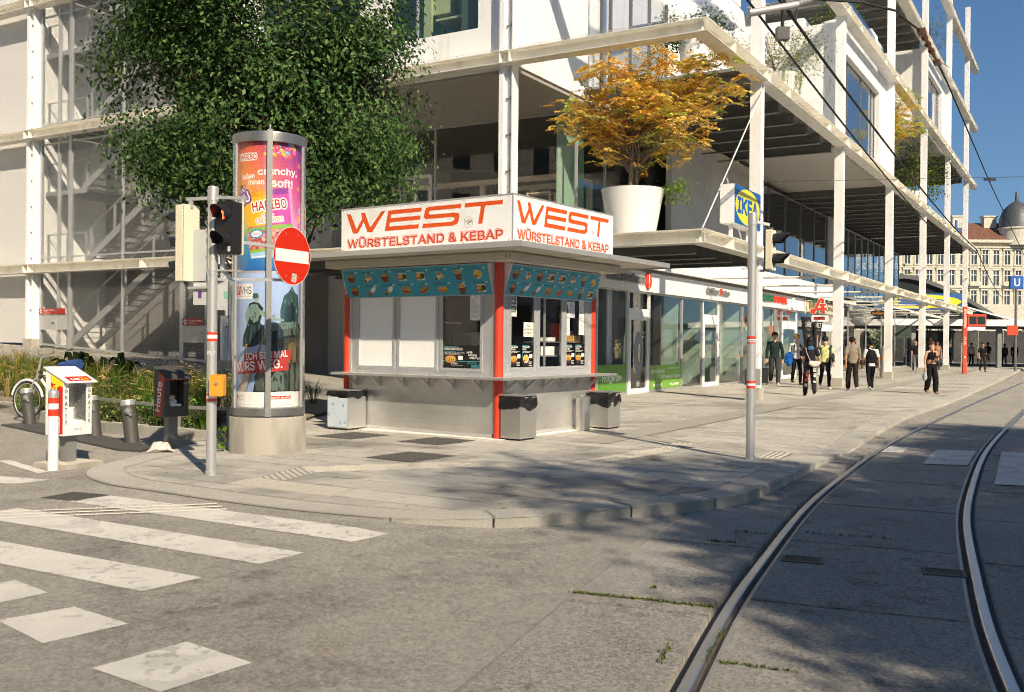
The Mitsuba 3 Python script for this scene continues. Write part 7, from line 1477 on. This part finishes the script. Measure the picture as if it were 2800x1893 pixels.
MB().box(px_ - .10, px_ + .10, py_ - .06, py_ + .06, .1, 3.75).put('post', 'stop_red', t); A_ = Art(); A_.text('Westbahnhof', 0, 0, .13, '#e9ddd8', bold=True, rot=90, width=1.0); A_.text('H U', 0, -.9, .12, '#e9ddd8', bold=True, rot=90, width=.4); A_.ell(-.05, -1.6, .05, .05, '#cfd5e4'); mm = np.eye(4); mm[:3, 0], mm[:3, 1], mm[:3, 2], mm[:3, 3] = (1, 0, 0), (0, 0, 1), (0, -1, 0), (px_ + .05, py_ - .062, 2.6); A_.put('lettering', 'print', mm, t)
t = thing('stop_display', 'red framed double display board fixed to the stop pylon', 'display'); m = MB(); m.box(px_ + .14, px_ + 1.12, py_ - .08, py_ + .08, 2.68, 3.34); m.put('case', 'stop_red', t); MB().box(px_ + .20, px_ + .60, py_ - .085, py_ - .081, 2.78, 3.22).put('screen', 'screen_dark', t); MB().box(px_ + .64, px_ + 1.06, py_ - .085, py_ - .081, 2.78, 3.22).put('screen', 'screen_dark', t); MB().box(px_ + .14, px_ + 1.1, py_ - .03, py_ + .03, 2.47, 2.66).put('lower_board', 'shutter_white', t)
t = thing('underground_sign', 'round blue underground sign with a white letter on a dark post at the right edge', 'sign'); ux, uy = 31.0, 60.5; MB().tube((ux + .0, uy, .1), (ux, uy, 5.2), .08, 10).put('post', 'dark_steel', t); MB().prism(sbox(-.3, -.3, .3, .3).buffer(.1), np.array([[1, 0, 0, ux], [0, 0, -1, uy + .1], [0, 1, 0, 5.55], [0, 0, 0, 1.0]]), .2).put('case', 'u_blue', t); A_ = Art(.003); A_.text('U', 0, -.22, .44, '#eef0f4', bold=True, align='c'); mm[:3, 3] = (ux, uy - .105, 5.55); A_.put('letter', 'print', mm, t)
MB().box(ux - .55, ux + .1, uy - .1, uy, 2.3, 2.9).put('red_panel', 'stop_red', t)
for n, (x, y, h, r_) in enumerate(((17.35, 45.6, 1.5, .26), (23.9, 62.5, 1.25, .3))):
    t = thing('street_bin', ['tall round silver street bin with an orange band beside the fourth column', 'round silver ashtray bin with an orange band near the stop pylon'][n], 'bin', 'street bins with orange bands'); MB().lathe([(0, .1), (r_, .1), (r_, h * .62)], (x, y, 0), 24).put('drum', 'galvanised', t, smooth=30); MB().lathe([(r_ + .004, h * .62), (r_ + .004, h * .70)], (x, y, 0), 24).put('band', 'orange_paint', t, smooth=True); MB().lathe([(r_, h * .70), (r_, h), (r_ * .6, h + .05), (0, h + .05)], (x, y, 0), 24).put('hood', 'galvanised', t, smooth=30)
# house fronts across the square, outside the view: they show only in the window reflections and shade the far kerb
for n, (x0, x1, y0, y1, h) in enumerate(((45, 62, 12, 44, 17), (58, 74, 50, 72, 16), (-40, -8, -38, -24, 18), (18, 40, -46, -32, 18), (-50, -31, -24, 38, 17))):
    t = thing('street_house', ['pale street house opposite the store on the right, out of view', 'second pale street house farther along on the right, out of view', 'pale street house behind the viewer on the left', 'pale street house behind the viewer on the right', 'long pale street house across the side street on the left'][n], 'building'); MB().box(x0, x1, y0, y1, 0, h).put('wall', 'far_cream', t); MB().box(x0 - .5, x1 + .5, y0 - .5, y1 + .5, h, h + .6).put('cornice', 'far_yellow', t); m = MB()
    for z in np.arange(2, h - 2, 3.6):
        for y in np.arange(y0 + 1.5, y1 - 1.5, 3.0): m.box(x0 - .02, x0 - .001, y, y + 1.2, z, z + 2.0)
        for x in np.arange(x0 + 1.5, x1 - 1.5, 3.0): m.box(x, x + 1.2, y1 + .001, y1 + .02, z, z + 2.0)
        for y in np.arange(y0 + 1.5, y1 - 1.5, 3.0): m.box(x1 + .001, x1 + .02, y, y + 1.2, z, z + 2.0)
    kk = m.put('windows', 'screen_dark', t); labels[kk] = {'kind': 'stuff'}
# ------------------------------------------------------------------ people
from manifold3d import OpType
_S1 = np.asarray(trimesh.creation.icosphere(1, 1.0).vertices)
def ball(p, r): return np.asarray(p, float) + _S1 * (np.asarray(r, float) if np.ndim(r) else r)
def bone(*pr): return Manifold.hull_points(np.vstack([ball(p, r) for p, r in pr]))
def merge(parts, ref=.03, it=6, noise_=0.0, fr_=12., seed=0):
    M = Manifold.batch_boolean(parts, OpType.Add).refine_to_length(ref).to_mesh()
    t = trimesh.Trimesh(M.vert_properties[:, :3], M.tri_verts, process=True)
    if it: trimesh.smoothing.filter_taubin(t, lamb=.5, nu=.53, iterations=it)
    v = np.array(t.vertices)
    if noise_: v = v + t.vertex_normals * ((meshkit.fbm(v * fr_ + seed, 2, seed) - .5) * 2 * noise_)[:, None]
    return trimesh.Trimesh(v, t.faces, process=False)
SKIN = {'fair': '#c99a80', 'tan': '#b07f5f', 'pale': '#d3ab92', 'brown': '#9a6c4d'}
def person(lab, x, y, h, deg, top='#202020', legs='#202020', skin='fair', hair='#3a2a1c', shoe='#d8d6d0', sleeve='long', stride=.22, wide=1.0, hair_len='short', arms=None, female=False, group='people on the pavement', shorts=False, crop=False, lean=0.0, cap=None, vest=None, lead=1, hem=None, head_yaw=0.0, bend=0.0, pat=None, fine=True):
    t = thing('person', lab, 'person', group); R = yawf((x, y, .10), deg); s = h / 1.75; R[:3, :3] *= s
    ref = .028 if fine else .05
    sw = .158 if female else .182; hw = .085
    L, Rr = stride * lead, -stride * lead
    def leg(sx, f):
        hip = np.array([sx * hw, 0, .92]); an = np.array([sx * .095, f * .95, .085 + (max(0, -f) * .30)]); kn = np.array([sx * .095, f * .5 + .05 + max(0, -f) * .12, .49 + abs(f) * .02]); return hip, kn, an
    legsJ = {-1: leg(-1, L), 1: leg(1, Rr)}
    ch = np.array([0, -.005 + lean * .5, 1.27]); nk = np.array([0, .0 + lean, 1.475]); hd = np.array([0, .022 + lean * 1.25, 1.622 - bend * .02])
    A = {}
    for sx in (-1, 1):
        sh = np.array([sx * sw, lean * .9 - .01, 1.395]); swg = (-L if sx < 0 else -Rr) * .8
        el = sh + [sx * .055, swg * .45 - .03, -.29]; wr = el + [sx * .0, swg * .6 + .07, -.24]
        if arms and sx in arms: el, wr = (np.array(q, float) for q in arms[sx])
        A[sx] = (sh, el, wr)
    rot = lambda p: hd + np.array([(p[0]) * math.cos(head_yaw) - p[1] * math.sin(head_yaw), p[0] * math.sin(head_yaw) + p[1] * math.cos(head_yaw) + (p[2] < 0) * 0, p[2] - bend * p[1] * 2.0])
    P = []
    for sx in (-1, 1):
        hip, kn, an = legsJ[sx]; P += [bone((hip, .085), (kn, .052)), bone((kn, .050), (kn * .5 + an * .5 + [0, -.012, .02], .05), (an, .036)), bone((an, .036), (an + [0, .09, -.045], .03))]
        sh, el, wr = A[sx]; P += [bone((sh, .052), (el, .038)), bone((el, .038), (wr, .026)), bone((sh, .05), (nk + [0, 0, -.06], .05))]
        d = (wr - el) / np.linalg.norm(wr - el); w = np.cross(d, [0, 1.0, 0.15]); w /= np.linalg.norm(w); n = np.cross(w, d); curl = n * (1 if n[1] > 0 else -1)
        pm = wr + d * .075; P.append(bone((wr, .026), (pm + w * .024, .015), (pm - w * .024, .015)))
        for q, L_ in enumerate((.070, .080, .075, .058)):
            b0 = pm + w * (.027 - .018 * q); b1 = b0 + d * L_ * .55 + curl * .012; b2 = b1 + d * L_ * .38 + curl * .026; P += [bone((b0, .0095), (b1, .0085)), bone((b1, .0085), (b2, .007))]
        tb = wr + d * .03 + curl * .018 + w * .018; P += [bone((tb, .012), (tb + d * .035 + curl * .025 + w * .01, .009)), bone((tb + d * .035 + curl * .025 + w * .01, .009), (tb + d * .06 + curl * .03, .0075))]
    P += [bone(((0, 0, .97), (.14 if not female else .145, .10, .09)), ((0, 0, 1.10), (.125 if not female else .11, .09, .08))), bone(((0, 0, 1.08), (.118 if not female else .105, .088, .08)), (ch, (.15 if not female else .13, .105, .10))), bone((ch, (.15 if not female else .13, .105, .10)), ((0, lean * .9 - .005, 1.40), (.13, .075, .05))), bone((nk + [0, -.005, -.07], .066), (nk + [0, .008, .07], .056)), bone(((-.10, -.01, 1.41), .05), ((0, -.012, 1.47), .055), ((.10, -.01, 1.41), .05))]
    P += [bone((rot((0, -.012, .035)), (.083, .102, .096)), (rot((0, .03, -.06)), (.055, .06, .05))), bone((rot((0, .055, -.07)), (.028, .022, .02)), (rot((0, .03, -.03)), .05)), bone((rot((0, .088, .018)), .011), (rot((0, .112, -.018)), .015)), bone((rot((-.04, .07, .035)), .018), (rot((.04, .07, .035)), .018))]
    for sx in (-1, 1): P.append(bone((rot((sx * .084, -.005, .005)), (.012, .022, .03)), (rot((sx * .080, .0, -.02)), (.01, .014, .014))))
    MB(R).mesh(merge(P, .02 if fine else .035, 4)).put('body', skin_mat(skin), t, smooth=True)
    m = MB(R)
    for sx in (-1, 1): m.mesh(trimesh.creation.icosphere(1, .0095), None, frame(rot((sx * .033, .090, .012)), (1, 0, 0)))
    m.put('eyes', 'black_plastic', t, smooth=True)
    m = MB(R); m.mesh(trimesh.creation.icosphere(1, 1.0), None, np.array([[.022, 0, 0, rot((0, .082, -.05))[0]], [0, .012, 0, rot((0, .082, -.05))[1]], [0, 0, .006, rot((0, .082, -.05))[2]], [0, 0, 0, 1]])); m.put('mouth', 'lip', t, smooth=True)
    # hair
    if hair:
        c = rot((0, -.02, .055)); full = Manifold.hull_points(ball(c, (.101, .118, .106)))
        fx = rot((0, .10, -.045)); cut = Manifold.cube((.3, .12, .155), True).rotate((0, 0, math.degrees(head_yaw))).translate(tuple(rot((0, .105, -.02)))) if True else None
        H = [full - cut]
        low = Manifold.cube((.5, .5, .2), True).translate(tuple(rot((0, -.02, -.15)))); H = [H[0] - low]
        if hair_len == 'long': H += [bone((rot((0, -.06, .02)), (.085, .06, .07)), (rot((0, -.085, -.17)), (.10, .045, .05)), (rot((0, -.08, -.24)), (.085, .035, .03))), bone((rot((-.078, -.01, .03)), .03), (rot((-.085, -.02, -.16)), .028)), bone((rot((.078, -.01, .03)), .03), (rot((.085, -.02, -.16)), .028))]
        if hair_len == 'bun': H += [bone((rot((0, -.10, .05)), .05), (rot((0, -.12, -.05)), .035))]
        if hair_len == 'full': H += [bone((rot((0, -.02, .07)), (.112, .122, .095)), (rot((0, .06, .085)), (.08, .04, .04)))]
        MB(R).mesh(merge(H, .02, 2, .012, 26., 3)).put('hair', hair_mat(hair), t, smooth=True)
    if cap: MB(R).mesh(merge([Manifold.hull_points(ball(rot((0, -.01, .062)), (.099, .115, .088))) - Manifold.cube((.5, .5, .2), True).translate(tuple(rot((0, 0, -.045)))), bone((rot((-.05, .09, .058)), .008), (rot((.05, .09, .058)), .008), (rot((0, .165, .048)), .008))], .02, 1)).put('cap', cloth_mat(cap), t, smooth=40)
    # clothes
    def torso(e, z0):
        return [bone(((0, 0, z0), (.150 + e, .108 + e, .04)), ((0, 0, 1.10), (.135 + e if not female else .118 + e, .098 + e, .06))), bone(((0, 0, 1.08), (.13 + e if not female else .113 + e, .096 + e, .06)), (ch, (.158 + e if not female else .138 + e, .112 + e, .10))), bone((ch, (.155 + e if not female else .136 + e, .11 + e, .10)), ((0, lean * .9 - .005, 1.405), (.118 + e * .5, .078 + e * .4, .048))), bone(((-.09, -.012, 1.415), .058), ((0, -.014, 1.462), .066), ((.09, -.012, 1.415), .058))]
    z0 = 1.17 if crop else (hem or .92); e = .016
    Tp = torso(e, z0) if not crop else [bone(((0, 0, 1.16), (.125, .100, .03)), (ch, (.146, .118, .08))), bone((ch, (.156, .130, .09)), ((0, lean, 1.385), (.152, .108, .045))), bone(((-.1, 0, 1.35), .024), ((-.115, 0, 1.455), .022)), bone(((.1, 0, 1.35), .024), ((.115, 0, 1.455), .022))]
    if not crop:
        for sx in (-1, 1):
            sh, el, wr = A[sx]; Tp.append(bone((sh, .062), (nk + [0, 0, -.065], .058)))
            if sleeve == 'long': Tp += [bone((sh, .066), (el, .054)), bone((el, .054), (el * .12 + wr * .88, .043))]
            elif sleeve == 'short': Tp += [bone((sh, .068), (sh * .35 + el * .65, .064))]
    MB(R).mesh(merge(Tp, ref, 4, .010, 9., 5)).put('top', cloth_mat(top), t, smooth=True)
    if vest: MB(R).mesh(merge(torso(.034, .98), ref, 3, .012, 16., 9)).put('vest', cloth_mat(vest), t, smooth=True)
    G = [bone(((0, 0, .99), (.146, .106, .05)), ((0, -.005, .90), (.15, .112, .06)))]
    for sx in (-1, 1):
        hip, kn, an = legsJ[sx]; G.append(bone((hip, .098), (kn, .066 * wide)))
        if shorts: pass
        else: G.append(bone((kn, .064 * wide), (kn * .4 + an * .6 + [0, -.01, 0], .062 * wide), (an + [0, -.005, .02], .052 * wide)))
    MB(R).mesh(merge(G, ref, 4, .012, 8., 7)).put('trousers' if not shorts else 'shorts', cloth_mat(legs), t, smooth=True)
    for sx in (-1, 1):
        hip, kn, an = legsJ[sx]; MB(R).mesh(merge([bone((an + [0, -.03, -.04], (.038, .04, .04)), (an + [0, .06, -.045], (.042, .05, .035)), (an + [0, .15, -.055], (.036, .04, .026)))], .03, 2)).put('shoe', cloth_mat(shoe), t, smooth=True)
    return t, R, A
def _mk(pref, rough):
    def f(c):
        k = pref + c.strip('#')
        if k not in scene: mat(k, lin(c), rough, spec=.25)
        return k
    return f
cloth_mat, hair_mat = _mk('cloth_', .85), _mk('hair_', .55)
def skin_mat(k):
    n = 'skin_' + k
    if n not in scene: mat(n, lin(SKIN[k]), .5, spec=.35)
    return n
mat('lip', lin('#9a5a50'), .5)
def local(R, *p): return R[:3, :3] @ np.array(p, float) + R[:3, 3]
t, R, A = person('young man in a dark teal sweatshirt and grey trousers pulling a suitcase', 9.68, 36.2, 1.93, 172, '#1c2e2c', '#3d3d3f', 'fair', '#4a3524', '#e2e0da', wide=1.15, stride=.2, hair_len='full', arms={-1: ((-.26, -.02, 1.12), (-.27, -.02, .86)), 1: ((.25, -.02, 1.13), (.26, .02, .88))})
c = local(R, .36, -.18, 0); s = thing('suitcase', 'black cabin suitcase with a raised handle beside the man in the dark sweatshirt', 'suitcase'); m = MB(yawf((c[0], c[1], .1), 172)); m.prism(sbox(-.17, -.10, .17, .10).buffer(.03), frame((0, 0, .06), (1, 0, 0)), .56); m.put('shell', 'black_plastic', s, smooth=30); m = MB(yawf((c[0], c[1], .1), 172)); m.tube((-.12, 0, .6), (-.12, 0, 1.02), .012, 6).tube((.12, 0, .6), (.12, 0, 1.02), .012, 6).tube((-.12, 0, 1.02), (.12, 0, 1.02), .016, 6); m.put('handle', 'mid_steel', s); m = MB(yawf((c[0], c[1], .1), 172)); m.tube((-.16, .08, .03), (-.12, .08, .03), .03, 8).tube((.12, .08, .03), (.16, .08, .03), .03, 8); m.put('wheels', 'rubber', s)
t, R, A = person('blond man in a white shirt under a grey cardigan, one hand at his chest', 10.66, 36.8, 1.86, 178, '#cfcdc9', '#1b1b1e', 'pale', '#b58a4a', '#2a2a2a', sleeve='long', stride=.20, hair_len='full', arms={-1: ((-.26, .02, 1.16), (-.08, .20, 1.25)), 1: ((.25, -.02, 1.14), (.18, .20, 1.10))}, vest=None)
m = MB(R)
for sx in (-1, 1): m.mesh(merge([bone(((sx * .10, .10, 1.40), .022), ((sx * .12, .125, 1.05), .02))], .05, 0))
m.put('backpack_straps', 'black_plastic', t)
MB(R).mesh(merge([bone(((sx * .15, .02, 1.36), (.055, .09, .05)), ((sx * .15, .02, 1.0), (.05, .10, .05))) for sx in (-1, 1)], .04, 3, .01, 9., 2)).put('cardigan', cloth_mat('#77797f'), t, smooth=True)
s = thing('jacket', 'bright blue jacket hanging over the arm of the blond man', 'jacket'); MB(R).mesh(merge([bone(((.22, .18, 1.10), (.09, .08, .07)), ((.30, .14, .98), (.10, .08, .08)), ((.28, .12, .70), (.08, .07, .05))), bone(((.36, .12, 1.05), .07), ((.40, .10, .80), .06))], .03, 4, .03, 11., 4)).put('cloth', cloth_mat('#1f5fb5'), s, smooth=True)
t, R, A = person('woman seen from behind with long dark hair tipped blue, dark shirt and patterned trousers', 8.71, 28.7, 1.72, -6, '#262029', '#2c2b2d', 'fair', '#1f2226', '#161616', sleeve='short', stride=.22, wide=1.25, hair_len='long', female=True, arms={-1: ((-.24, .02, 1.14), (-.13, .14, 1.02)), 1: ((.26, -.02, 1.14), (.24, .10, .95))})
MB(R).mesh(merge([bone(((0, -.12, 1.44), (.10, .03, .05)), ((.0, -.115, 1.38), (.09, .03, .03)))], .03, 2, .008, 20., 2)).put('hair_tips', hair_mat('#3e6485'), t, smooth=True)
r3 = np.random.default_rng(6); pt = MB(R)
for q in range(16):
    sx = 1 if q % 2 else -1; z = r3.uniform(.25, .85); a = r3.uniform(-2.6, -.5); yy = .13 * lead_ if False else 0
    f = (-.22 if sx > 0 else .22) * (1 - z / .95); rr_ = .093
    pt.box(sx * .095 + r3.uniform(-.05, .03), sx * .095 + r3.uniform(.03, .06), f - rr_ - .012, f - rr_ + .02, z, z + r3.uniform(.03, .09), lin(('#8e2b2b', '#b9b5ac', '#77747a', '#c9c6be')[q % 4]))
kk = pt.put('trouser_patches', 'cloth', t); labels.setdefault(kk, {})['kind'] = 'stuff'
s = thing('shoulder_bag', 'white crossbody bag on the back of the woman with blue hair tips', 'bag'); MB(R).mesh(merge([bone(((-.02, -.17, .98), (.06, .05, .07)), ((.20, -.15, .98), (.08, .05, .07)), ((.10, -.16, .90), (.10, .05, .04)))], .03, 3, .01, 14.)).put('pouch', cloth_mat('#c9c3b8'), s, smooth=True); MB(R).path([(-.14, -.05, 1.44), (-.13, -.14, 1.30), (-.02, -.165, 1.04)], .012, 6).put('strap', cloth_mat('#b7ae9a'), s)
t, R, A = person('black-haired man in a denim jacket over a pale yellow shirt', 10.64, 33.4, 1.76, 176, '#c9c68a', '#17171a', 'pale', '#121214', '#e0ded8', sleeve='short', stride=.24, hair_len='full', bend=.5, arms={-1: ((-.27, -.02, 1.14), (-.28, .04, .88)), 1: ((.26, -.02, 1.16), (.20, .10, 1.0))})
MB(R).mesh(merge([bone(((sx * .16, .0, 1.38), (.06, .10, .05)), ((sx * .165, .0, .98), (.05, .10, .05))) for sx in (-1, 1)] + [bone((A[sx][0], .07), (A[sx][1], .058)) for sx in (-1, 1)] + [bone((A[sx][1], .058), (A[sx][1] * .2 + A[sx][2] * .8, .048)) for sx in (-1, 1)] + [bone(((-.12, -.08, 1.36), .06), ((.12, -.08, 1.36), .06), ((-.12, -.08, 1.0), .06), ((.12, -.08, 1.0), .06))], .03, 4, .01, 10.)).put('jacket', cloth_mat('#3b3f42'), t, smooth=True)
s = thing('tote_bag', 'pale green cloth bag slung from the shoulder of the black-haired man', 'bag'); MB(R).mesh(merge([bone(((.24, .05, 1.30), (.05, .08, .04)), ((.28, .05, 1.02), (.10, .14, .10)), ((.22, .10, .95), (.09, .10, .06)))], .03, 3, .03, 9., 8)).put('sack', cloth_mat('#93a07c'), s, smooth=True)
t, R, A = person('bearded man in a brown cap and beige shirt walking away', 11.2, 32.3, 1.75, -8, '#8c8070', '#2b2320', 'tan', '#1d1512', '#dedbd4', sleeve='short', stride=.22, wide=1.3, cap='#4c2f22', head_yaw=-.9)
MB(R).mesh(merge([bone(((.05, .08, 1.565), .035), ((.09, .02, 1.575), .03), ((.03, .10, 1.555), .025))], .02, 2, .004, 30.)).put('beard', hair_mat('#1d1512'), t, smooth=True)
person('man in a black quilted vest over a white shirt walking away', 11.84, 32.4, 1.65, -4, '#d8d5cf', '#18181a', 'tan', '#141416', '#d2cfc8', sleeve='short', stride=.24, vest='#17181c', lead=-1, hem=.88)
t, R, A = person('woman in a black crop top and wide black trousers looking at her phone', 13.11, 30.7, 1.62, 184, '#131214', '#121214', 'fair', '#4a3222', '#b08a6a', stride=.14, wide=1.5, hair_len='bun', female=True, crop=True, bend=.9, arms={-1: ((-.22, .0, 1.15), (-.05, .20, 1.16)), 1: ((.22, -.02, 1.14), (.24, .06, .92))})
s = thing('phone', 'dark phone in the hand of the woman in the crop top', 'phone'); m = MB(R); m.box(-.09, -.02, .262, .272, 1.16, 1.29); m.put('body', 'black_plastic', s); MB(R).box(-.085, -.025, .257, .2615, 1.165, 1.285).put('screen', 'screen_dark', s)
s = thing('carrier_bag', 'pale plastic bag hanging from the hand of the woman in the crop top', 'bag'); MB(R).mesh(merge([bone(((.25, .08, .80), (.03, .05, .03)), ((.27, .08, .58), (.07, .12, .10)), ((.27, .08, .50), (.06, .10, .05)))], .03, 2, .03, 12., 3)).put('sack', cloth_mat('#b9c0c4'), s, smooth=True)
far = 'people near the station entrance'
person('person in a dark top standing behind the tall street bin', 17.75, 46.7, 1.62, 175, '#18181b', '#202024', 'fair', '#3a2a20', fine=False, hair_len='long', female=True, stride=.05)
t, R, A = person('person in a white sweater with hands on hips, near the station entrance', 31.9, 80.0, 1.70, 8, '#c9c4ba', '#4a5052', 'fair', '#7a5a3a', fine=False, hair_len='long', female=True, stride=.08, wide=1.2, group=far, arms={-1: ((-.38, -.04, 1.20), (-.20, .0, 1.02)), 1: ((.38, -.04, 1.20), (.20, 0, 1.02))})
person('person in a dark shirt and pale trousers near the station entrance', 34.0, 83.0, 1.80, 170, '#241f24', '#a89a88', 'tan', '#1c1816', fine=False, stride=.12, group=far)
person('bald man in dark clothes with a strap across his back, walking away', 24.4, 59.4, 1.77, -8, '#17171d', '#6d7078', 'fair', None, '#1a1a1c', fine=False, stride=.12, sleeve='short', group=far)
person('person in tan with bare arms behind the woman in the crop top', 25.1, 58.0, 1.78, 160, '#a57f62', '#3f4446', 'tan', '#17151a', fine=False, sleeve='none', stride=.06, group=far, female=True)
t, R, A = person('person in black carrying a shoulder bag, walking in the shade by the kerb', 27.6, 57.6, 1.70, 172, '#1c1a1c', '#2d2d31', 'fair', '#2a2220', '#161616', fine=False, sleeve='short', stride=.20, group=far)
s = thing('sports_bag', 'black bag carried at the side of the person in black by the kerb', 'bag'); MB(R).mesh(merge([bone(((-.30, .05, 1.0), (.10, .16, .12)), ((-.34, -.05, .95), (.10, .14, .10)))], .04, 2)).put('sack', 'black_plastic', s, smooth=True)
person('person in a white shirt just right of the stop pylon', 34.6, 74.0, 1.75, 178, '#d5d3cf', '#2a2a2e', 'fair', '#3a2a20', fine=False, sleeve='short', stride=.05, group=far)
person('person in black shorts and a black shirt right of the stop pylon', 35.6, 73.5, 1.78, 10, '#151517', '#17171a', 'fair', '#241c18', '#161616', fine=False, sleeve='short', shorts=True, stride=.05, group=far)
person('person in a grey coat walking away at the far right', 38.6, 77.0, 1.70, -6, '#4d5157', '#3a3d42', 'fair', '#3a3a3e', '#2a2a2a', fine=False, stride=.1, group=far)
person('person in dark clothes at the far right beside the grey coat', 39.9, 78.0, 1.75, 160, '#25191b', '#1c1c1f', 'tan', '#1c1816', '#1c1c1c', fine=False, stride=.12, group=far)
person('person in pale blue at the far right under the trees', 37.4, 84.0, 1.72, 170, '#8fa3b8', '#1e1e22', 'fair', '#241c18', '#1c1c1c', fine=False, stride=.1, group=far)
